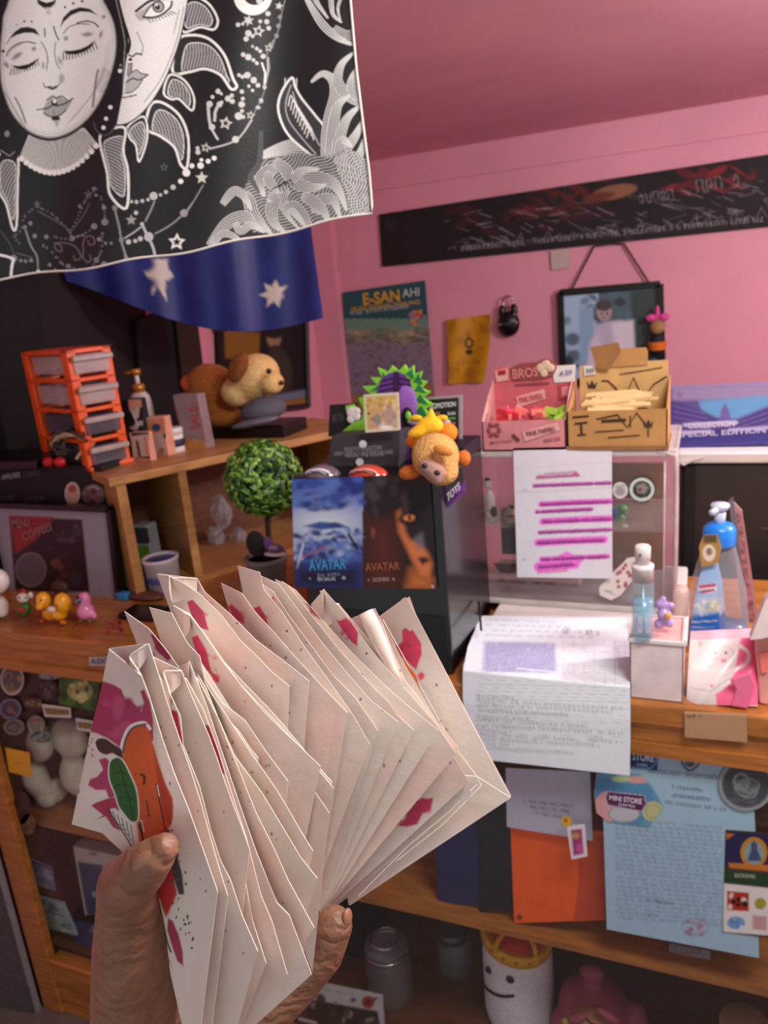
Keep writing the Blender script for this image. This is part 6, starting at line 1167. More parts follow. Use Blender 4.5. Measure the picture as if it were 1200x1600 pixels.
# ================================================================ DISPLAY CASE: things on and behind the glass
GY = 1.019            # glass outer face
GF = PY(GY)
# blue letter taped outside
def pbl(p):
    p.ell(1078, 1192, 8, 7, (.32, .36, .42), soft=1.5); p.line([(1063, 1182), (1068, 1196), (1078, 1204), (1090, 1196), (1095, 1184)], 4, (.32, .36, .42), smooth=True); p.ell(1078, 1184, 4, 4, (.3, .34, .4))
    p.script((1012, 1207), (1135, 1219), 6, (.22, .28, .34), 1.3, 1, .7, .05); p.script((1050, 1232), (1100, 1238), 5, (.25, .3, .36), 1.2, 2, .7); p.script((1050, 1245), (1110, 1252), 5, (.25, .3, .36), 1.2, 3, .7); p.script((1040, 1256), (1135, 1268), 5, (.25, .3, .36), 1.2, 4, .6)
    q = random.Random(5)
    for k_ in range(23): y = 1283+k_*6.9; p.script((962+(14 if k_ in (0, 5, 12) else 0), y), (1128-q.choice([0, 0, 0, 6, 40 if k_ in (4, 11) else 0]), y+13), 4.2, (.24, .32, .40), .95, 50+k_, .36, .12)
    p.script((1010, 1408), (1052, 1414), 4, (.25, .32, .4), 1, 6, .6); p.script((1012, 1432), (1030, 1434), 4, (.3, .36, .42), 1, 7, .5); p.ell(1086, 1448, 22, 14, (.62, .55, .66), ring=1.5, op=.6); p.blobs(18, (1070, 1438, 1102, 1460), [(.60, .40, .55), (.70, .55, .66)], 2, 5, .5, 8); p.script((1070, 1460), (1100, 1464), 4, (.3, .3, .4), 1, 9, .5)
lt = sheet('blue_letter', [(936, 1162), (1176, 1186), (1186, 1496), (948, 1448)], GF, (.60, .73, .80), pbl, 1.5, PR_MATTE, None, .001, left=[(936, 1164), (942, 1260), (948, 1452)], right=[(1174, 1186), (1182, 1330), (1186, 1497)])
tag(lt, 'pale blue official letter with emblem and dense printed lines taped inside the glass front', 'letter')
def stick(name, quad, base, paint, label, group=None, left=None, right=None, res=1.4, off=.0015):
    o = sheet(name, quad, PY(GY-off), base, paint, res, PR_GLOSS, None, .0006, left=left, right=right); tag(o, label, 'sticker', group); return o
s1 = stick('hexagon_sticker', [(985, 1163), (1028, 1170), (1027, 1204), (985, 1200)], (.10, .26, .45), lambda p: p.line([(987, 1166), (1020, 1168), (1026, 1180), (1025, 1192), (1016, 1201), (988, 1199)], 2, (.45, .6, .72)), 'dark blue store sticker at the top left of the blue letter')
text('lettering', 'STORE', [(988, 1174), (1022, 1178), (1022, 1191), (988, 1188)], PY(GY-.002), (.78, .84, .9), s1, .001, .03)
text('lettering', 'GAMES', [(994, 1192), (1012, 1194), (1012, 1198), (994, 1196)], PY(GY-.002), (.78, .84, .9), s1, .001, .01)
def pst2(p):
    p.poly([(930, 1214), (998, 1216), (1018, 1232), (1024, 1260), (1000, 1290), (940, 1280), (930, 1250)], (.33, .55, .70), 1.5); p.ell(950, 1260, 21, 24, (.82, .62, .62)); p.ell(998, 1218, 20, 6, (.84, .62, .6), soft=2); p.ell(970, 1217, 14, 5, (.72, .8, .6), soft=2); p.ell(975, 1272, 25, 13, (.72, .74, .76)); p.ell(975, 1272, 25, 13, (.5, .6, .65), ring=1.2)
    p.ell(1020, 1268, 17, 16, (.72, .74, .54)); p.ell(1020, 1268, 12, 11, (.55, .62, .45), ring=1.2); p.poly([(950, 1237), (1006, 1243), (1010, 1256), (1003, 1268), (950, 1258), (946, 1246)], (.36, .16, .32), 1); p.line([(950, 1237), (1006, 1243), (1010, 1256), (1003, 1268), (950, 1258), (946, 1246)], 1.3, (.75, .7, .8), closed=True)
s2 = stick('cluster_sticker', [(928, 1208), (1000, 1210), (1024, 1290), (932, 1280)], (.40, .60, .72), pst2, 'multicoloured store sticker with purple name plate overlapping the left edge of the blue letter', left=[(932, 1208), (928, 1240), (932, 1270), (950, 1284)], right=[(1000, 1210), (1018, 1228), (1037, 1262), (1015, 1292)])
text('lettering', 'MINI STORE', [(952, 1242), (1003, 1248), (1003, 1257), (952, 1250)], PY(GY-.0022), (.85, .8, .88), s2, .001, .03); text('lettering', 'GAMES', [(966, 1254), (992, 1258), (992, 1262), (966, 1259)], PY(GY-.0022), (.85, .8, .88), s2, .001, .01)
disc('fan_logo', 1166, 1226, 44, 42, PY(GY-.002), lambda p: (p.ell(1166, 1226, 43, 41, (.56, .60, .62), ring=4), p.ell(1166, 1226, 36, 34, (.27, .29, .31)), [p.ell(1164+6*math.cos(k), 1228+8*math.sin(k*1.3), 18-k, 12, (.5, .53, .55), .3*k, ring=2.6, op=.8) for k in range(5)], p.blobs(12, (1150, 1215, 1180, 1245), [(.48, .5, .52), (.33, .35, .37)], 3, 6, .6, 3), p.script((1140, 1252), (1185, 1256), 5, (.5, .5, .52), 1, 3, .5)), (.36, .39, .41), None, 'large grey round emblem at the top right corner of the blue letter', 'emblem')
disc('emblem_ghost', 1134, 1218, 8, 30, PY(GY-.0012), None, (.46, .56, .62), None, 'faint grey arc left of the large round emblem', 'emblem') if 0 else None
def pcd(p):
    p.poly([(1134, 1300), (1204, 1304), (1204, 1360), (1130, 1352)], (.15, .15, .30), 1); p.ell(1178, 1332, 21, 24, (.72, .52, .16)); p.ell(1178, 1333, 15, 18, (.5, .62, .66)); p.poly([(1168, 1345), (1178, 1312), (1190, 1345)], (.28, .30, .42), 1.5); p.ell(1178, 1322, 5, 7, (.3, .3, .42)); p.poly([(1138, 1348), (1204, 1352), (1204, 1362), (1140, 1356)], (.75, .45, .18), 1)
    p.poly([(1132, 1360), (1204, 1366), (1204, 1386), (1132, 1378)], (.14, .26, .16), 1); p.script((1148, 1370), (1180, 1372), 5, (.7, .75, .65), 1.2, 3, .7); p.poly([(1134, 1302), (1148, 1303), (1136, 1312)], (.75, .4, .15), 1)
    p.poly([(1130, 1380), (1204, 1388), (1204, 1462), (1130, 1456)], (.86, .85, .84), 1); p.poly([(1136, 1392), (1170, 1395), (1170, 1424), (1136, 1422)], (.68, .20, .14), 1); p.blobs(9, (1140, 1396, 1166, 1420), [(.1, .08, .08), (.85, .8, .78)], 3, 5, .8, 3); p.ell(1188, 1412, 9, 9, (.62, .60, .2)); p.ell(1150, 1442, 14, 10, (.45, .62, .80), soft=2); p.blobs(6, (1140, 1436, 1160, 1452), [(.8, .85, .9), (.3, .5, .7)], 2, 4, .7, 4); p.poly([(1176, 1430), (1198, 1432), (1198, 1454), (1176, 1452)], (.75, .6, .6), 1.5)
s3 = stick('card_strip', [(1134, 1297), (1222, 1303), (1222, 1468), (1129, 1456)], (.25, .2, .2), pcd, 'picture card strip with a gold arch at the right edge of the glass')
# QR sheet (blank of code) behind glass
IY = 1.10
def pqr(p):
    for k_ in range(3): p.script((818+k_*8, 1254+k_*9), (895-k_*6, 1262+k_*9), 5, (.42, .42, .55), 1.2, k_, .6, .05)
qs = sheet('white_notice', [(790, 1200), (922, 1206), (926, 1314), (792, 1292)], PY(1.040), (.76, .76, .84), pqr, 1.8, PR_MATTE, None, .001); tag(qs, 'white notice sheet with lines of small print above the orange folder', 'notice')
def pdr(p): p.poly([(888, 1292), (912, 1290), (916, 1338), (893, 1342)], (.88, .85, .86), 1, smooth=False); p.poly([(892, 1297), (909, 1295), (912, 1334), (896, 1337)], (.62, .25, .48), 1.5); p.ell(900, 1306, 6, 5, (.75, .55, .3), soft=1.5); p.ell(905, 1325, 5, 7, (.75, .35, .6), soft=2); p.line([(893, 1290), (888, 1276)], 2, (.2, .15, .1)); p.ell(884, 1282, 8, 8, (.85, .65, .12)); p.ell(900, 1285, 7, 4, (.3, .35, .2))
dsk = stick('drink_sticker', [(885, 1290), (914, 1288), (918, 1338), (893, 1343)], (.86, .84, .85), pdr, 'pink drink cup sticker with a yellow ball above the orange folder')
disc('yellow_ball', 885, 1283, 8, 8, PY(GY-.002), lambda p: p.ell(884, 1282, 3, 3, (.6, .4, .1), soft=2), (.85, .66, .12), dsk, 'yellow ball on the drink sticker', None)
# folders
def folder(name, q_, Y, col, label, t=.004, extra=None):
    t_ = thing(name, label, 'folder', onY(*q_[3], Y)); P = [onY(*p, Y) for p in q_]; 
    MB().prism(P, (0, t, 0)).build('cover', col, t_, bevel=.001); return t_
of = folder('orange_folder', [(797, 1285), (945, 1300), (945, 1438), (803, 1443)], 1.052, M('orange_folder', (1.0, .38, .08), .5), 'bright orange upright folder on the shelf behind the glass')
MB().prism([onY(*p, 1.0505) for p in ((902, 1310), (945, 1308), (945, 1437), (896, 1440), (905, 1380))], (0, .002, 0)).build('darker_panel', M('deep_orange', (.80, .28, .12), .5), of)
MB().ell(onY(812, 1433, 1.0505), (.005, .002, .005)).build('stud', woodd, of)
bf = folder('blue_folder', [(672, 1200), (800, 1210), (806, 1418), (685, 1412)], 1.066, M('navy_folder', (.11, .13, .33), .5), 'navy blue upright folder left of the orange folder behind the glass')
bf2 = folder('black_folder', [(745, 1230), (830, 1240), (830, 1420), (750, 1425)], 1.060, M('black_folder', (.07, .07, .13), .5), 'near black folder squeezed between the navy and the orange folder')
LZ = .165
# loose dark things
o = MB().tube([onY(x, y, 1.25) for x, y in ((560, 1410), (600, 1400), (625, 1375), (618, 1345))], .002, 6).build('dark_cable', blk, None); tag(o, 'thin dark cable curving on the shelf below the bags', 'cable')
# lower shelf: jars, crown plush, doll, framed picture (standing on boxes inside the case)
def low(x, yb, Y): return onY(x, yb, Y)
ped = None #thing('inner_riser', 'dark wooden step inside the display case under the jars and plush toys', 'step', (-.3, 1.2, LZ))
zS = .1655
zS = .1655
gl2 = M('jar_glass', (.66, .70, .68), .08, glass=.80)
def jar_at(x, w, ytop, Y, label, lid, zb=zS):
    X = onY(x, 1560, Y)[0]; r = w/2*Y/1200*1.12; zt = onY(x, ytop, Y)[2]; h = zt-zb; c = np.array([X, Y, zb]); t = thing('glass_jar', label, 'jar', c, 'jars inside the display case')
    MB().lathe([(r*.9, 0), (r, .01), (r, h*.62), (r*.78, h*.74), (r*.76, h*.80)], c, 28).build('body', gl2, t, True)
    if lid == 'glass': MB().lathe([(r*.86, h*.80), (r*.90, h*.86), (r*.86, h*.90), (r*.60, h*.93), (r*.55, h*1.0), (r*.3, h*1.0)], c, 28).build('lid', gl2, t, True); MB().tube([c+[r*.9*math.cos(a), r*.9*math.sin(a), h*.80] for a in np.linspace(0, 6.283, 25)], .0025, 6).build('clamp_wire', M('chrome'), t, True); MB().tube([c+[r*.58*math.cos(a), r*.58*math.sin(a), h*.97] for a in np.linspace(0, 6.283, 25)], .003, 6).build('lid_rim', M('chrome'), t, True)
    else: MB().lathe([(r*.82, h*.78), (r*.9, h*.80), (r*.9, h*.98), (r*.8, h)], c, 28).build('lid', lid, t, True)
    return t, c, r, h
jar_at(612, 92, 1466, 1.16, 'large clamp-lid glass jar just right of the fingertips', 'glass')
jar_at(716, 64, 1450, 1.26, 'glass jar with a grey screw lid left of the crowned plush', M('dull_metal', (.35, .33, .34), .4, .6))
jar_at(560, 70, 1450, 1.32, 'dim glass jar standing behind the large clamp-lid jar', 'glass')
# crowned plush
cY2 = 1.20; cc = onY(812, 1560, cY2); kk = cY2/1200*1.1; cc[2] = zS
pl_ = thing('crowned_plush', 'white cylindrical smiling plush wearing a yellow and red crown', 'plush toy', cc)
wpz = onY(812, 1462, cY2)[2]-zS
rr = 64*kk
MB().lathe([(rr*.95, 0), (rr, .02), (rr*.98, wpz*.8), (rr*.9, wpz), (rr*.5, wpz+.014), (.002, wpz+.018)], cc, 32).build('body', M('white_plush', (.88, .87, .90), .9, bump=.3, scale=150), pl_, True)
cw = M('gold_felt', (.88, .66, .10), .7)
tl = rot('Y', .16)
cR = np.array([cc[0], cY2, zS+wpz-.004])
MB().lathe([(rr*.98, -.004), (rr*1.0, -.004), (rr*1.0, .022), (rr*.94, .022)], cR, 32, tl).build('crown_band', cw, pl_, True)
MB().lathe([(rr*.90, .0), (rr*.84, .026), (rr*.6, .036), (.002, .04)], cR, 28, tl).build('crown_cap', M('red_felt', (.72, .13, .10), .8), pl_, True)
for a in np.linspace(0, 6.283, 7)[:-1]:
    pts_ = [cR+tl@np.array([math.cos(a-.9)*rr*f, math.sin(a-.9)*rr*f, z]) for f, z in ((.98, .018), (1.06, .034), (.95, .046), (.6, .050), (.3, .048))]
    MB().tube(spl(pts_, 3), .005, 6).build('crown_arch', cw, pl_, True)
for a in np.linspace(-2.8, -.3, 8): MB().ell(cR+tl@np.array([math.cos(a)*rr*1.0, math.sin(a)*rr*1.0, .010]), .004).build('crown_stud', M('orange_stud', (.75, .45, .08)), pl_, True)
def onbody(x, y, off=.002):
    d = rayd(x, y); o_ = CP; a = d[0]**2+d[1]**2; ox, oy = o_[0]-cc[0], o_[1]-cc[1]; b = ox*d[0]+oy*d[1]; c_ = ox*ox+oy*oy-(rr+off)**2; t = (-b-math.sqrt(max(0, b*b-a*c_)))/a; return o_+d*t
for x, y in ((764, 1516), (797, 1531)): MB().ell(onbody(x, y, 0), (.008, .004, .0085)).build('eye', blk, pl_, True)
MB().tube(spl([onbody(x, y) for x, y in ((752, 1532), (758, 1542), (770, 1552), (785, 1557), (803, 1556))], 4), .0026, 6).build('smile', blk, pl_, True)
# pink haired doll
dY = 1.16; k2 = dY/1200*1.12; dc = onY(930, 1590, dY)
hm = M('dusty_pink_hair', (.60, .28, .36), .8, var=.1, scale=40, bump=.3)
dd = thing('pink_hair_doll', 'soft doll with dusty pink hair in a topknot beside the crowned plush', 'doll', (dc[0], dY, zS))
e = lambda m_, x, y, rx, ry, Y, a=0: m_.ell(onY(x, y, Y), (rx*k2, min(rx, ry)*k2, ry*k2), rot('Y', a), n=24, m_=14)
m2 = MB(); e(m2, 928, 1572, 62, 56, dY+.02); e(m2, 925, 1520, 22, 16, dY+.02); e(m2, 880, 1600, 22, 40, dY+.01); e(m2, 990, 1600, 26, 50, dY+.03); m2.build('hair', hm, dd, True, remesh=.005, sm=5)
m2 = MB(); e(m2, 928, 1606, 42, 40, dY-.03); m2.build('face', M('doll_skin', (.68, .47, .34), .8), dd, True)
m2 = MB(); e(m2, 902, 1590, 18, 8, dY-.055, -.6); e(m2, 950, 1586, 20, 7, dY-.055, .5); m2.build('fringe', hm, dd, True)
m2 = MB(); m2.tube([onY(x, y, dY-.072) for x, y in ((916, 1592), (924, 1600), (932, 1602))], .002, 6); m2.build('eyebrow', blkm, dd, True)
MB().lathe([(30*k2, 0), (45*k2, (onY(928, 1630, dY)[2]-zS)*.5), (25*k2, onY(928, 1630, dY)[2]-zS)], (dc[0], dY, zS), 20).build('body', M('dark_red_cloth', (.3, .08, .1), .9), dd, True)
m2 = MB(); e(m2, 884, 1596, 8, 6, dY-.05); m2.build('yellow_clip', M('dull_gold', (.62, .55, .2)), dd, True)
# round cork thing bottom-right
o = MB().lathe([(36*k2, 0), (38*k2, .006), (38*k2, .02), (34*k2, .024)], onY(1165, 1600, 1.12)-np.array([0, 0, .02]), 24).build('tan_tin', M('tan_tin', (.70, .58, .42), .6), None, True); tag(o, 'tan round tin cut by the bottom edge at the lower right of the display case', 'tin')
tnb = thing('cardboard_stack', 'dark cardboard box under the tan tin in the display case', 'box', (onY(1165, 1600, 1.12)[0], 1.12, zS)); MB().box(onY(1165, 1600, 1.12)[0]-.05, onY(1165, 1600, 1.12)[0]+.05, 1.10, 1.2, zS, onY(1165, 1600, 1.12)[2]-.02).build('carton', woodd, tnb)
o = sheet('barcode_slip', [(1046, 1474), (1110, 1486), (1110, 1500), (1046, 1488)], PY(1.06), (.50, .48, .52), lambda p: [p.line([(1050+4*i, 1476), (1050+4*i, 1490)], 1.5, (.3, .3, .34)) for i in range(12)], 1.6, PR_GLOSS, None, .001); tag(o, 'small grey printed slip at the shelf edge below the blue letter', 'slip')
# framed picture, bottom left of the case
def pfp(p): p.poly([(455, 1556), (590, 1580), (600, 1640), (440, 1640)], (.16, .10, .09), 1.5); p.blobs(30, (455, 1560, 590, 1640), [(.35, .2, .18), (.55, .5, .45), (.2, .12, .1), (.12, .10, .10)], 3, 9, .6, 2); p.ell(575, 1566, 10, 10, (.60, .22, .12)); p.ell(575, 1566, 5, 5, (.35, .10, .06), soft=2); p.line([(468, 1592), (492, 1598), (500, 1612)], 5, (.7, .7, .72), soft=2); p.script((505, 1548), (552, 1556), 4, (.5, .48, .5), 1, 1, .5)
fp_ = thing('white_framed_card', 'white bordered picture card with a red badge standing low below the fingers', 'picture', onY(520, 1600, 1.035))
sheet('card', [(488, 1536), (597, 1558), (606, 1690), (420, 1690)], PY(1.034), (.72, .72, .74), pfp, 1.8, PR_GLOSS, fp_, .006, left=[(490, 1536), (455, 1600), (425, 1690)])
MB().box(onY(520, 1640, 1.05)[0]-.02, onY(560, 1640, 1.05)[0], 1.042, 1.08, .1655, .20).build('stand', blkm, fp_)
# ---- left part of the case: stickers on the glass
def blobst(name, cx, cy, rx, ry, base, cols, label, seed, ring=None):
    q_ = lambda p: (p.blobs(14, (cx-rx*.7, cy-ry*.7, cx+rx*.7, cy+ry*.7), cols, 2, max(3, rx*.25), .7, seed), p.ell(cx, cy, rx-1, ry-1, ring, ring=2.5) if ring else None)
    return disc(name, cx, cy, rx, ry, PY(GY-.002), q_, base, None, label, 'sticker')
blobst('oval_sticker', 19, 1062, 19, 25, (.30, .30, .29), [(.65, .48, .2), (.5, .45, .3), (.25, .25, .25)], 'oval sticker with a pale ring and golden figure at the top left of the glass', 1, (.68, .67, .64))
blobst('round_badge', 16, 1108, 18, 17, (.22, .24, .28), [(.4, .42, .5), (.5, .35, .3), (.2, .22, .26)], 'round bluish badge directly under the pale-ringed oval sticker', 2, (.42, .42, .45))
blobst('round_badge', 22, 1136, 17, 13, (.27, .30, .25), [(.4, .42, .36), (.2, .22, .2)], 'dull green round badge low at the far left of the glass', 3, (.45, .47, .42))
blobst('flower_sticker', 56, 1132, 14, 14, (.45, .46, .40), [(.60, .20, .18), (.65, .62, .5), (.3, .4, .3)], 'sticker with a small red flower right of the dull green badge', 4)
blobst('teal_sticker', 64, 1152, 17, 9, (.32, .40, .38), [(.5, .55, .5), (.2, .3, .3)], 'flat teal sticker under the red flower sticker', 5)
blobst('dark_sticker', 74, 1078, 16, 17, (.14, .13, .13), [(.3, .28, .27), (.4, .38, .35), (.1, .1, .1)], 'dark bear-faced sticker left of the green sticker', 6)
blobst('grey_sticker', 77, 1056, 17, 6, (.44, .46, .5), [(.6, .6, .62), (.3, .32, .36)], 'thin grey-blue sticker above the dark bear-faced one', 7)
stick('green_sticker', [(92, 1050), (158, 1058), (150, 1112), (92, 1100)], (.16, .32, .08), lambda p: (p.blobs(40, (92, 1052, 156, 1108), [(.10, .24, .06), (.24, .42, .12), (.2, .38, .1)], 4, 10, .5, 3), p.ell(125, 1080, 20, 16, (.50, .55, .32), soft=2), p.blobs(14, (110, 1066, 140, 1096), [(.72, .70, .5), (.25, .22, .14), (.7, .6, .3)], 3, 6, .75, 6)), 'leafy green sticker with a pale animal figure on the left glass')
for q_, lb, tx in (([(65, 1100), (110, 1106), (111, 1122), (70, 1120)], 'white rectangular sticker with gold lettering under the dark bear-faced sticker', 'KINGDOM'), ([(118, 1122), (146, 1127), (146, 1145), (120, 1140)], 'white rectangular sticker with gold lettering beside the left edge of the front bag', 'KING')):
    o = stick('lettered_sticker', q_, (.76, .74, .70), lambda p, q_=q_: p.poly([tuple(np.mean(q_, 0)+(np.array(a)-np.mean(q_, 0))*[.86, .5]) for a in q_], (.20, .15, .1), 1), lb)
    c = np.mean(q_, 0); text('lettering', tx, [tuple(c+(np.array(a)-c)*[.78, .36]) for a in q_], PY(GY-.002), (.72, .56, .25), o, .001, .02)
stick('brown_sticker', [(34, 1088), (64, 1092), (66, 1108), (38, 1106)], (.25, .18, .10), lambda p: p.blobs(10, (36, 1090, 64, 1106), [(.5, .42, .3), (.15, .1, .06)], 2, 4, .7, 3), 'small brown sticker between the bluish badge and the dark bear-faced sticker')
stick('yellow_tab', [(8, 1168), (46, 1176), (50, 1215), (14, 1206)], (.84, .60, .12), lambda p: p.blobs(3, (24, 1185, 30, 1200), [(.7, .5, .1)], 2, 3, .5, 3), 'plain yellow square tab stuck at the left stile of the glass')
blobst('brown_sticker', 34, 1262, 14, 26, (.20, .12, .09), [(.3, .18, .13), (.14, .09, .07)], 'dark brown figure sticker below the yellow tab', 9)
blobst('brown_sticker', 44, 1288, 12, 17, (.36, .27, .2), [(.5, .4, .3), (.25, .18, .12)], 'tan round sticker at the foot of the dark brown figure sticker', 10)
# plush legs/figures hanging inside left
wm_ = M('cream_fleece', (.76, .74, .66), .95, var=.08, scale=40, bump=.4)
for i, (els, lb) in enumerate((([(66, 1170, 26, 40, .3), (58, 1225, 22, 40, -.1), (78, 1250, 20, 26, 0)], 'cream fleece plush at the far left behind the stickers'), ([(110, 1160, 34, 40, -.2), (118, 1215, 26, 44, .1), (92, 1240, 14, 26, 0), (140, 1240, 18, 34, 0)], 'larger cream fleece plush behind the leafy green sticker'))):
    Yp = 1.085+.02*i; kz = Yp/1200*1.2; m2 = MB()
    for x, y, rx, ry, a in els: m2.ell(onY(x, y, Yp), (rx*kz*1.25, .03, ry*kz*1.15), rot('Y', a))
    zmin = min(v[2] for v in m2.v)
    m2.v = [(v[0], v[1], SZ+(v[2]-zmin)*1.0+.001 if zmin < SZ else v[2]) for v in m2.v]
    o = m2.build('fleece_plush', wm_, None, True, remesh=.006, sm=14); tag(o, lb, 'plush toy')
# low shelf left: phone box, cards, passports on stack
LS = thing('stock_cartons', 'stack of dark cartons filling the lower left of the display case', 'box', (-1.2, 1.3, LZ))
zq = onY(120, 1430, 1.20)[2]
MB().box(-1.38, -.68, 1.22, 1.44, LZ, max(zq, .25)).build('lower_carton', M('dark_carton', (.05, .05, .06), .8), LS)
MB().box(-1.30, -.75, 1.30, 1.44, max(zq, .25), .54).build('upper_carton', M('dark_carton'), LS)
def cardbox(name, q_, Y, t, base, paint, label, cat, z=None):
    T_ = thing(name, label, cat, onY(*q_[3], Y)); sheet('front', q_, PY(Y), base, paint, 1.6, PR_GLOSS, T_, t, away=(0, 1, 0)); return T_
cardbox('phone_box', [(114, 1322), (186, 1338), (196, 1420), (133, 1430)], 1.075, .03, (.74, .72, .68), lambda p: (p.poly([(121, 1346), (160, 1352), (164, 1425), (136, 1430)], (.10, .26, .38), 1.5), p.ell(147, 1397, 3, 5, (.6, .66, .7), soft=1), p.ell(132, 1362, 4, 4, (.05, .15, .25), soft=2), p.ell(146, 1334, 7, 3, (.5, .48, .45), soft=1.5)), 'white phone carton with a blue handset picture leaning on the cartons', 'box')
cardbox('photo_card', [(40, 1340), (80, 1356), (86, 1392), (46, 1380)], 1.045, .003, (.45, .48, .60), lambda p: (p.blobs(14, (44, 1350, 84, 1388), [(.62, .64, .72), (.3, .32, .5), (.7, .6, .6)], 3, 7, .6, 3), p.line([(40, 1342), (80, 1358)], 3, (.45, .18, .18))), 'small picture card with a reddish top edge low behind the left glass', 'card')
cardbox('ticket_stack', [(52, 1400), (98, 1412), (120, 1462), (58, 1446)], 1.05, .006, (.60, .66, .66), lambda p: (p.blobs(20, (56, 1408, 110, 1455), [(.72, .76, .74), (.42, .52, .55), (.3, .42, .45)], 3, 7, .6, 4), p.line([(56, 1420), (100, 1432)], 2, (.35, .4, .42)), p.line([(60, 1440), (116, 1456)], 2, (.75, .7, .55))), 'small stack of pale teal printed tickets below the picture card', 'tickets')
cardbox('passport', [(68, 1472), (110, 1484), (118, 1530), (72, 1512)], 1.04, .004, (.10, .13, .28), lambda p: (p.ell(91, 1498, 6, 7, (.5, .48, .3), ring=1.5), p.line([(80, 1482), (104, 1488)], 1.5, (.45, .45, .35))), 'dark blue passport-like booklet at the bottom left of the case', 'booklet')
cardbox('blue_pouch', [(110, 1440), (160, 1450), (165, 1530), (124, 1522)], 1.062, .006, (.22, .26, .42), lambda p: p.blobs(16, (112, 1445, 162, 1525), [(.35, .40, .55), (.5, .52, .62), (.14, .16, .3)], 4, 9, .5, 7), 'shiny blue printed pouch right of the ticket stack', 'pouch')
cardbox('tan_envelope', [(62, 1448), (150, 1462), (160, 1540), (66, 1512)], 1.072, .004, (.38, .28, .18), None, 'plain tan envelope behind the booklet and the blue pouch', 'envelope')
# ================================================================ PAPER BAGS held in the hand
BAGC = (.86, .825, .78); SPL = (.80, .22, .38); SPD = (.62, .10, .22)
q0 = random.Random(21)
def zf(z0, x, y, u, v, du=.016, bul=.0015, ph=0):      # depth along the view, farther towards the left edge, softly bulged
    return z0+du*(1-u)-bul*math.sin(math.pi*u)*math.sin(math.pi*min(v*1.1, 1))+.0012*math.sin(y*.021+x*.008)
def splat(p, P, c=SPL, drip=True, seed=1):
    p.poly(P, c, 1.2, .96, smooth=False); q = random.Random(seed); A = np.array(P); cx, cy = A.mean(0)
    p.blobs(5, (A[:, 0].min()+3, A[:, 1].min()+4, A[:, 0].max()-3, A[:, 1].max()-4), [tuple(np.array(c)*.86), tuple(np.clip(np.array(c)*1.12, 0, 1))], 3, 7, .35, seed)
def specks(p, quad, n, seed):
    q = random.Random(seed); A = np.array(quad)
    for _ in range(n):
        u, v = q.uniform(.3, .98), q.uniform(.25, .95); P = (A[0]*(1-u)+A[1]*u)*(1-v)+(A[3]*(1-u)+A[2]*u)*v; r = q.uniform(.7, 1.9); p.ell(P[0], P[1], r, r*q.uniform(.8, 1.8), q.choice([(.45, .20, .18), (.35, .22, .2), (.62, .25, .28), (.5, .35, .32)]), soft=.8, op=.8)
def curve_side(a, b, bow, n=9, w=0, ph=0):
    a, b = np.array(a, float), np.array(b, float); d = b-a; nrm = np.array([d[1], -d[0]])/np.linalg.norm(d)
    return [tuple(a+d*t+nrm*(bow*math.sin(math.pi*t)+w*math.sin(t*11+ph))) for t in np.linspace(0, 1, n)]
def panel(name, par, quad, z0, paint, bow=3, seed=0, left=None, right=None, res=2.6, du=.016, bul=.0015, label=None, mouth=0):
    q = random.Random(seed); ph = q.uniform(0, 6)
    R_ = right if right is not None else curve_side(quad[1], quad[2], bow, w=1.1, ph=ph)
    L_ = left if left is not None else curve_side(quad[0], quad[3], 2)
    tint = np.array(BAGC)*q.uniform(.97, 1.02)
    def pf(p):
        A = np.array(quad); [p.ell(q.uniform(A[:, 0].min(), A[:, 0].max()), q.uniform(A[:, 1].min(), A[:, 1].max()), q.uniform(30, 70), q.uniform(20, 60), tuple(np.clip(tint*[1.03, .93, .92], 0, 1)), q.uniform(-1, 1), soft=50, op=.5) for _ in range(6)]
        specks(p, quad, 9, seed+5)
        if paint: paint(p)
    f = lambda x, y, u, v: WZ(x, y, zf(z0, x, y, u, v, du, bul, ph))
    return sheet(name, quad, f, tuple(tint), pf, res, PR_BAG, par, .0006, away=-RM[:, 2]*-1, edge=(.95, .92, .88), left=L_, right=R_, label=label), f, L_, R_  # pale edge colour paints the light grazing the paper edges
def gusset(par, q1, q2, z1, z2, R1, R2, du1, du2):   # pleated strip joining the two right edges
    V, Fc = [], []; n = len(R1)
    for i in range(n):
        v = i/(n-1); a = WZ(*R1[i], zf(z1, *R1[i], 1, v, du1)+.0005); b = WZ(*R2[i], zf(z2, *R2[i], 1, v, du2)-.0002); m1 = np.array(R1[i])+np.array([-7, 3]); m_ = WZ(*m1, zf(z2, *m1, .93, v, du2)-.0004)
        V += [a, m_, b]
    for i in range(n-1): Fc += [[3*i, 3*i+1, 3*i+4, 3*i+3]]
    o = link('side_gusset', V, Fc, M('bag_inner', (.86, .80, .75), .7), par); 
    return o
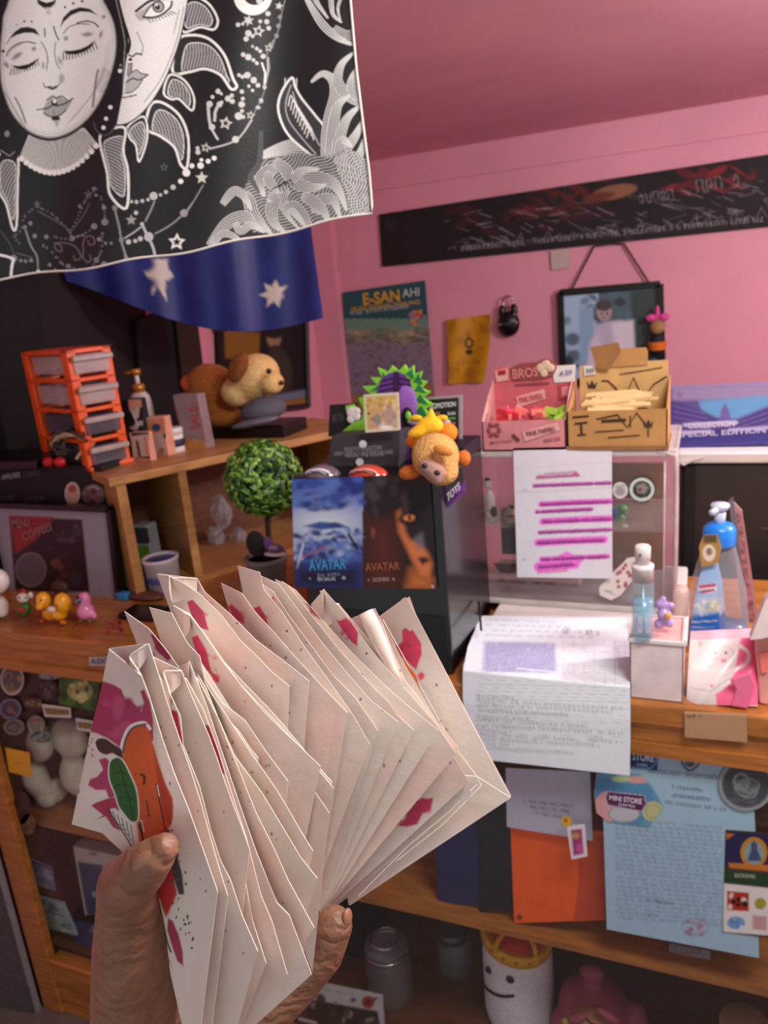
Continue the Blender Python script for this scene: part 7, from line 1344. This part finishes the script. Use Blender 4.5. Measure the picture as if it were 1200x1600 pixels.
def lip(par, TLp, TR1, TR2, z1, z2, du):   # folded mouth between the two panels
    V, Fc = [], []; a, b, c = np.array(TLp, float), np.array(TR1, float), np.array(TR2, float); d = 9
    mid1 = a+(b-a)*.55+np.array([0, 5]); mid2 = a+(c-a)*.62+np.array([0, 7]); x1 = (b+c)/2+np.array([-8, 5])
    def W3(p, z, dn=0): return WZ(p[0], p[1]+dn, z)
    xi = (b+c)/2*.55+a*.45+np.array([2, 3]); xj = xi*.5+c*.5+np.array([-1, -1])
    top = [W3(b, z1+.0003), W3((b+xi)/2, (z1+z2)/2), W3(xi, (z1+z2)/2+.0018), W3(xj, (z1+z2)/2+.0012), W3(c, z2-.0002)]
    bot = [W3(b, z1+.0008, 20), W3((b+xi)/2, (z1+z2)/2+.0005, 34), W3(xi, (z1+z2)/2+.002, 40), W3(xj, (z1+z2)/2+.0014, 34), W3(c, z2+.0003, 20)]
    MB().tube(spl(top, 4), .00035, 5).build('mouth_rim', M('rim_highlight', (.95, .92, .88), .7), par)  # paler than the bag: bright rim highlight put into the colour
    V = top+bot; Fc = [[i, i+1, 6+i, 5+i] for i in range(4)]
    link('mouth_fold', V, Fc, M('bag_inner'), par)
def P1(p):   # printed front of the nearest bag: splash, rounded orange figure, leaf
    A = lambda L: [(x/2.668, 1000+y/2.668) for x, y in L]
    p.poly(A([(425, 170), (470, 185), (505, 205), (525, 250), (560, 265), (590, 300), (600, 260), (585, 215), (600, 205), (625, 260), (638, 330), (640, 420), (560, 470), (505, 450), (450, 410), (400, 388), (365, 380), (385, 290)]), (.66, .20, .36), 1)
    p.blobs(12, (150, 1075, 225, 1150), [(.60, .16, .32), (.74, .30, .45)], 5, 14, .3, 2)
    p.poly(A([(640, 300), (655, 420), (670, 560), (690, 700), (735, 980), (740, 1100), (700, 1080), (650, 700)]), (.74, .55, .50), 3, .4)
    p.poly(A([(412, 500), (440, 490), (470, 520), (480, 600), (490, 650), (455, 660), (440, 625), (400, 625), (368, 605), (375, 580), (405, 570), (430, 540)]), (.66, .22, .38), 1); p.poly(A([(380, 690), (400, 678), (450, 660), (480, 655), (495, 700), (500, 795), (470, 780), (440, 735), (402, 748), (430, 730)]), (.66, .18, .30), 1)
    p.ell(322/2.668, 1000+628/2.668, 3.4, 5.5, (.50, .16, .25)); q = random.Random(4)
    for _ in range(16): p.ell(134+q.uniform(-4, 12), 1168+q.uniform(-16, 18), q.uniform(.8, 2.2), q.uniform(.8, 2.4), (.66, .35, .45), ring=1)
    # white outline then shapes
    p.line(A([(500, 480), (515, 410), (545, 360), (600, 345), (625, 370)]), 5, (.90, .88, .86), smooth=True)
    p.poly(A([(510, 500), (520, 425), (550, 375), (590, 355), (620, 375), (640, 440), (660, 520), (690, 600), (720, 660), (722, 740), (700, 790), (705, 860), (720, 980), (735, 1060), (690, 1160), (655, 1050), (620, 900), (585, 880), (560, 700), (540, 580)]), (.78, .33, .10), 1)
    p.line(A([(512, 470), (525, 410), (555, 365), (610, 350)]), 2.4, (.28, .26, .22), smooth=True)
    p.poly(A([(640, 440), (690, 600), (722, 690), (710, 790), (680, 740), (660, 640)]), (.66, .20, .08), 2, .8); p.line(A([(650, 600), (668, 690), (690, 790), (720, 900), (745, 1040)]), 2, (.2, .12, .1), smooth=True); p.line(A([(655, 605), (664, 650)]), 1.6, (.9, .85, .8))
    p.poly(A([(660, 800), (700, 780), (722, 900), (735, 1060), (700, 1150), (668, 1100), (650, 1000)]), (.72, .14, .12), 2, .85)
    p.poly(A([(690, 800), (705, 790), (735, 880), (760, 980), (768, 1060), (745, 1060), (715, 960)]), (.26, .22, .23), 1.2)
    p.poly(A([(398, 430), (410, 412), (440, 412), (475, 435), (505, 455), (512, 492), (498, 490), (470, 472), (440, 478), (410, 462)]), (.26, .14, .13), 1, smooth=True); p.line(A([(396, 438), (412, 470), (445, 485), (470, 478), (502, 498)]), 2, (.90, .88, .86), smooth=True)
    lf = A([(462, 505), (490, 490), (515, 510), (540, 560), (565, 620), (575, 690), (572, 750), (545, 755), (515, 720), (495, 690), (480, 640), (460, 590), (455, 545)]); p.line(spl(lf, 5, True), 4, (.90, .90, .86), closed=True); p.poly(lf, (.16, .36, .13), 1, smooth=True)
    for L in ([(475, 560), (500, 548), (525, 560)], [(480, 610), (510, 600), (540, 612)], [(495, 660), (525, 655), (560, 670)], [(500, 520), (520, 600), (545, 690), (555, 740)]): p.line(A(L), 1.5, (.06, .16, .06), smooth=True)
    p.line(A([(590, 560), (603, 570), (600, 600)]), 4, (.28, .12, .06)); p.ell(*A([(565, 560)])[0], 1.4, 1.4, (.5, .2, .08)); p.line(A([(610, 670), (622, 730), (612, 735)]), 2, (.15, .1, .1)); p.line(A([(585, 760), (600, 850), (580, 770)]), 2.4, (.12, .1, .1)); p.line(A([(583, 755), (590, 750), (600, 800)]), 1.4, (.85, .85, .82))
    p.poly(A([(455, 705), (480, 700), (520, 740), (560, 770), (555, 880), (520, 820), (480, 760)]), (.86, .85, .83), 1)
    for k in range(5): p.line(A([(470+k*19, 715+k*14), (490+k*16, 765+k*18), (515+k*10, 770+k*22)]), 1.3, (.15, .2, .15), smooth=True)
    p.line(A([(452, 700), (480, 755), (525, 820), (560, 885)]), 2, (.12, .14, .12), smooth=True)
    # lower part beyond the thumb
    p.line(A([(660, 1060), (675, 1150), (695, 1250), (712, 1300)]), 3, (.35, .28, .28), smooth=True); p.line(A([(664, 1075), (684, 1160), (700, 1230)]), 1.6, (.85, .83, .8))
    p.poly(A([(700, 1160), (720, 1170), (745, 1230), (762, 1300), (764, 1360), (740, 1340), (715, 1270), (697, 1210)]), (.62, .17, .28), 1.3); p.poly(A([(690, 1280), (705, 1330), (720, 1370), (700, 1330)]), (.6, .15, .25), 1)
    for _ in range(60): t = q.random(); p.ell(246+t*40+q.uniform(-6, 22), 1290+t*170+q.uniform(-26, 26), q.uniform(.7, 2), q.uniform(1, 3.4), q.choice([(.30, .22, .24), (.5, .2, .25), (.45, .3, .32)]), .3)
hand_bits = None
SPG = 'paper treat bags fanned out in the hand'
def mkbag(label, z1, z2, qa, qb, pa=None, pb_=None, seed=0, la=None, ra=None, rb_=None, mouth=True, resa=2.6, dua=.016, bow=3, bowb=3, bula=.0028, lb2=None):
    zloc = z1; t = thing('paper_bag', label, 'paper bag', WZ(*qa[3], z1+.02), SPG)
    ob, fb, Lb, Rb = panel('back_panel', t, qb, z2, pb_, bowb, seed+50, right=rb_, left=lb2)
    oa, fa, La, Ra = panel('front_panel', t, qa, z1, pa, bow, seed, left=la, right=ra, res=resa, du=dua, bul=bula)
    n = 9; r1 = [tuple(np.array([np.interp(v, np.linspace(0, 1, len(Ra)), [p[k] for p in Ra]) for k in (0, 1)])) for v in np.linspace(0, 1, n)]; r2 = [tuple(np.array([np.interp(v, np.linspace(0, 1, len(Rb)), [p[k] for p in Rb]) for k in (0, 1)])) for v in np.linspace(0, 1, n)]
    gusset(t, qa, qb, z1, z2, r1, r2, dua, .016)
    if mouth and abs(qa[0][0]-qb[0][0])+abs(qa[0][1]-qb[0][1]) < 13: lip(t, qa[0], qa[1], qb[1], z1, z2, dua)
    return t
Z0 = .308; dz = .0052
def S(*polys, c=SPL, lo=None):
    return lambda p: [splat(p, P, c, seed=i+3) for i, P in enumerate(polys)]
H = (476, 1440)
bags = [
 ('front paper bag printed with an orange figure, green leaf and pink splashes', [(170, 1014), (221, 1056), (340, 1393), (302, 1700)], [(171, 1013), (231, 1006), (356, 1400), (320, 1700)], P1, None,
   dict(la=[(170, 1014), (158, 1075), (140, 1150), (126, 1220), (112, 1288), (160, 1302), (206, 1345), (246, 1400), (258, 1450), (266, 1520), (284, 1600), (302, 1700)], ra=[(221, 1056), (232, 1085), (252, 1150), (272, 1208), (296, 1268), (318, 1330), (340, 1393)], resa=1.5, dua=.012, bow=2)),
 ('second paper bag from the left, narrow dark pink splash below its mouth', [(229, 1023), (266, 1085), (403, 1487), (345, 1700)], [(232, 1023), (284, 1048), (389, 1328), (350, 1700)], S([(268, 1108), (277, 1112), (286, 1160), (284, 1192), (275, 1200), (264, 1150)], c=(.66, .12, .26)), None, dict(ra=[(266, 1085), (282, 1120), (286, 1164), (312, 1230), (330, 1300), (345, 1346), (360, 1375), (378, 1430), (403, 1487)])),
 ('third bag from the left, crumpled narrow mouth just right of the second', [(268, 1062), (280, 1066), (416, 1506), (340, 1700)], [(274, 1061), (291, 1060), (449, 1523), (330, 1655)], S([(298, 1126), (312, 1132), (325, 1170), (334, 1205), (318, 1200), (304, 1160)], c=(.62, .10, .24)), S([(318, 1132), (330, 1134), (344, 1180), (352, 1210), (338, 1205), (326, 1165)], c=(.60, .10, .22)), dict(ra=[(280, 1066), (303, 1105), (326, 1170), (350, 1245), (368, 1320), (382, 1370), (395, 1440), (416, 1506)], rb_=[(291, 1060), (318, 1110), (340, 1170), (362, 1240), (385, 1310), (408, 1400), (425, 1440), (449, 1523)])),
 ('fourth bag from the left, its lower right corner lowest and rightmost of the front cluster', [(280, 1042), (296, 1034), (487, 1523), (300, 1690)], [(288, 1040), (310, 1062), (491, 1450), (430, 1535)], None, None, dict(ra=[(296, 1034), (322, 1100), (345, 1170), (372, 1250), (400, 1330), (432, 1410), (452, 1430), (487, 1523)], rb_=[(310, 1062), (340, 1120), (372, 1200), (400, 1270), (430, 1330), (450, 1375), (491, 1450)])),
 ('fifth bag from the left, plain curved edge above the lowest corners', [(306, 1050), (322, 1075), (496, 1373), (450, 1525)], [(310, 1046), (330, 1085), (490, 1330), (448, 1520)], None, None, dict(ra=[(322, 1075), (340, 1120), (366, 1180), (410, 1240), (440, 1290), (470, 1340), (496, 1373)], mouth=False)),
 ('short plain bag corner in the middle of the left cluster with dark specks', [(312, 1055), (338, 1101), (403, 1184), (392, 1400)], [(285, 998), (312, 1025), (450, 1221), (430, 1450)], None, None, dict(bow=1, rb_=[(312, 1025), (320, 1060), (350, 1100), (383, 1126), (416, 1175), (450, 1221)])),
 ('bag with a low folded mouth behind the front bag and a purple-pink splash', [(194, 955), (232, 982), (430, 1262), (400, 1500)], [(233, 949), (268, 955), (436, 1240), (410, 1480)], S([(235, 991), (246, 988), (258, 1008), (268, 1028), (262, 1033), (246, 1018)], c=(.62, .16, .30)), None, dict(rb_=[(268, 958), (290, 1000), (330, 1060), (380, 1140), (436, 1240)], bow=5)),
 ('long bag with a bright pink splash and a corner at the centre of the fan', [(270, 946), (297, 962), (501, 1198), (440, 1500)], [(272, 946), (296, 960), (515, 1270), (488, 1519)], S([(299, 996), (309, 992), (322, 1015), (330, 1048), (342, 1062), (340, 1068), (328, 1052), (310, 1030)], [(333, 1054), (342, 1060), (343, 1066), (336, 1064)]), None, dict(ra=[(297, 962), (315, 985), (345, 1030), (380, 1075), (410, 1110), (440, 1140), (470, 1168), (501, 1198)])),
 ('bag whose pointed corner peeks out just behind the centre corner', [(262, 960), (300, 990), (522, 1231), (472, 1500)], [(266, 960), (304, 985), (519, 1222), (472, 1500)], None, None, dict(mouth=False)),
 ('tall bag with the widest open mouth at the upper left and a dark pink splash', [(245, 897), (264, 900), (452, 1072), (438, 1440)], [(247, 896), (308, 904), (483, 1064), (455, 1440)], S([(292, 940), (301, 937), (318, 955), (326, 985), (312, 981), (299, 962)], c=(.70, .22, .36)), S([(313, 931), (321, 934), (333, 952), (331, 958), (322, 950)]), dict(ra=[(264, 900), (285, 910), (312, 928), (345, 960), (375, 1000), (400, 1024), (425, 1050), (452, 1072)], rb_=[(308, 904), (320, 925), (360, 960), (400, 1000), (420, 1015), (450, 1038), (483, 1064)])),
 ('bag with a short lip and two pink splashes right of the widest mouth', [(345, 911), (378, 927), (543, 1114), (492, 1430)], [(371, 884), (406, 894), (578, 1163), H], S([(355, 948), (362, 944), (372, 953), (381, 964), (382, 975), (370, 970)]), S([(392, 948), (398, 950), (405, 946), (415, 962), (421, 985), (405, 975), (394, 960)]), dict(ra=[(378, 927), (400, 958), (430, 990), (460, 1025), (490, 1058), (515, 1085), (543, 1114)], rb_=[(406, 894), (412, 920), (440, 955), (475, 1010), (515, 1065), (550, 1115), (578, 1163)])),
 ('bag with a small pink splash at its folded tip near the topiary pot', [(387, 898), (427, 924), (591, 1142), (500, 1428)], [(408, 900), (436, 912), (622, 1128), (502, 1428)], S([(419, 936), (427, 932), (437, 955), (436, 968), (426, 955)]), None, dict(ra=[(427, 924), (450, 960), (480, 1000), (520, 1055), (555, 1090), (591, 1142)], rb_=[(436, 912), (460, 945), (500, 1000), (545, 1055), (580, 1095), (622, 1128)])),
 ('thin bag among the tightly packed edges under the film poster', [(430, 905), (450, 914), (647, 1141), (503, 1428)], [(440, 908), (462, 922), (685, 1141), (504, 1428)], None, S([(477, 942), (490, 948), (508, 970), (500, 968), (486, 955)], c=(.66, .25, .32)), dict(ra=[(450, 914), (490, 965), (530, 1015), (570, 1060), (610, 1100), (618, 1115), (647, 1141)], rb_=[(462, 922), (500, 965), (550, 1020), (600, 1070), (640, 1105), (685, 1141)])),
 ('broad bag with a pink splash under its pointed tip in front of the poster', [(486, 944), (506, 921), (713, 1178), (505, 1426)], [(490, 940), (530, 944), (716, 1170), (507, 1426)], S([(525, 968), (531, 970), (540, 965), (552, 974), (560, 985), (558, 1010), (549, 1003), (545, 998), (535, 985)], [(576, 998), (583, 1000), (582, 1012), (577, 1008)]), None, dict(ra=[(506, 921), (540, 960), (575, 1010), (610, 1050), (645, 1090), (680, 1130), (713, 1178)])),
 ('second bag from the right with a curled flap and a magenta splash low down', [(548, 967), (586, 950), (733, 1222), (512, 1424)], [(560, 965), (590, 962), (738, 1240), (516, 1424)], S([(620, 1290), (632, 1280), (640, 1265), (650, 1252), (660, 1246), (668, 1248), (677, 1246), (673, 1266), (660, 1272), (652, 1288), (636, 1292)], [(597, 1018), (607, 1020), (608, 1036), (600, 1028)], c=(.70, .16, .34)), None, dict(ra=[(586, 950), (598, 975), (615, 1020), (634, 1065), (655, 1090), (690, 1150), (733, 1222)], bula=.008)),
 ('rightmost flat bag with a large pink splash and sharp bottom corner', [(590, 965), (634, 933), (798, 1247), (545, 1415)], [(596, 960), (650, 962), (799, 1244), (550, 1414)], S([(613, 1010), (622, 1008), (629, 1002), (628, 985), (634, 981), (640, 986), (645, 984), (658, 1005), (659, 1022), (650, 1046), (643, 1040), (634, 1032), (620, 1022)], [(655, 1052), (660, 1051), (661, 1060), (656, 1063)], c=(.84, .26, .40)), None, dict(ra=[(634, 933), (660, 980), (690, 1040), (720, 1098), (755, 1165), (798, 1247)], rb_=[(640, 932), (650, 960), (692, 1040), (722, 1098), (757, 1165), (799, 1244)], la=[(590, 965), (585, 1040), (560, 1200), (530, 1330), (545, 1415)], lb2=[(590, 965), (585, 1040), (560, 1200), (530, 1330), (547, 1415)], mouth=False, bula=.001)),
]
zi = Z0
for i, (lb, qa, qb, pa, pb_, kw) in enumerate(bags):
    t = mkbag(lb, zi, zi+dz*.75, qa, qb, pa, pb_, seed=i*7+1, **kw); zi += dz*1.75
zA = Z0+dz*1.75*(len(bags)-1)
# curled flap and bottom block fold on the right-hand bags
rbg = [o for o in COL.objects if o.name.startswith('paper_bag')]
fl = MB(); fl_ = [(572, 956), (580, 975), (596, 1010), (612, 1045), (628, 1072)]
fl.tube([WZ(x, y, zA-dz*2.6) for x, y in fl_], [.0042, .0046, .0042, .003, .001], 12).build('curled_flap', M('bag_inner'), rbg[-2], True)
zb_ = zA-.0012
for L in ([(598, 968), (650, 1060), (705, 1160), (745, 1213)], [(745, 1213), (797, 1246)], [(727, 1212), (745, 1213), (752, 1228)], [(745, 1226), (700, 1270), (640, 1320), (560, 1400)], [(752, 1228), (690, 1290), (620, 1345)]):
    P3 = [WZ(x, y, zb_+.016*max(0, (700-x)/250)*.5-.002) for x, y in L]; MB().tube(P3, .0003, 5).build('fold_crease', M('crease_paper', (.90, .85, .80), .7), rbg[-1])
# orange streak on the right-hand bag
MB().prism([WZ(x, y, zA-.003) for x, y in ((625, 1028), (634, 1034), (650, 1056), (656, 1075), (648, 1062), (636, 1044))], RM[:, 2]*.0003).build('orange_print', M('orange_print_bag', (.75, .33, .12), .7), rbg[-1])
# ================================================================ HAND
skin = M('skin', (.53, .375, .28), .5, var=.10, scale=70, bump=.4)
hd = thing('hand', 'left hand of a person gripping the fan of paper bags from below, thumb in front', 'person', WZ(230, 1700, .36))
m_ = MB()
def limb(pts):     # (px, py, depth, radius m)
    for a, b in zip(pts[:-1], pts[1:]): m_.cap(WZ(*a[:3]), a[3], WZ(*b[:3]), b[3], 18)
limb([(238, 1980, .40, .026), (222, 1800, .385, .0245), (226, 1690, .37, .0235), (222, 1600, .362, .0225), (214, 1530, .352, .0195)])   # wrist, heel of the hand
limb([(226, 1690, .37, .0235), (212, 1560, .352, .0200), (205, 1480, .335, .0165), (204, 1420, .325, .0142), (197, 1383, .3130, .0118)])       # thenar and thumb
limb([(197, 1383, .3130, .0118), (224, 1357, .3015, .0098), (243, 1338, .2975, .0078), (257, 1324, .2960, .0058)])                         # thumb tip
limb([(226, 1690, .37, .0235), (300, 1720, .400, .020), (350, 1710, .425, .017), (385, 1660, .432, .0145)])     # palm behind bags
limb([(330, 1690, .425, .0170), (395, 1600, .432, .0148), (458, 1540, .431, .0133), (503, 1488, .428, .0124), (521, 1446, .424, .0108)])  # index
limb([(310, 1740, .41, .0165), (350, 1690, .436, .0145), (390, 1640, .440, .0125), (415, 1600, .440, .0105), (430, 1575, .439, .0090)])   # middle
limb([(290, 1770, .40, .0160), (350, 1770, .43, .0140), (400, 1740, .440, .0120), (430, 1705, .44, .0100), (440, 1690, .44, .0088)])        # ring
limb([(250, 1800, .39, .0160), (300, 1830, .42, .0125), (345, 1820, .44, .0105), (372, 1790, .445, .0085)])                               # little
ho = m_.build('skin_surface', skin, hd, True, remesh=.0013, sm=10)
ho.name = 'palm_and_fingers'
nm_ = M('fingernail', (.60, .43, .34), .35, coat=.15)
tip = WZ(222, 1350, .2905)
MB().ell(WZ(229, 1342, .2935), (.0070, .0034, .0034), np.array([RM[:, 0]*.75-RM[:, 1]*.66, -RM[:, 2], RM[:, 1]*.75+RM[:, 0]*.66]).T).build('thumbnail', nm_, hd, True)
MB().ell(WZ(543, 1434, .4205), (.0022, .0042, .0056)).build('fingernail', nm_, hd, True)
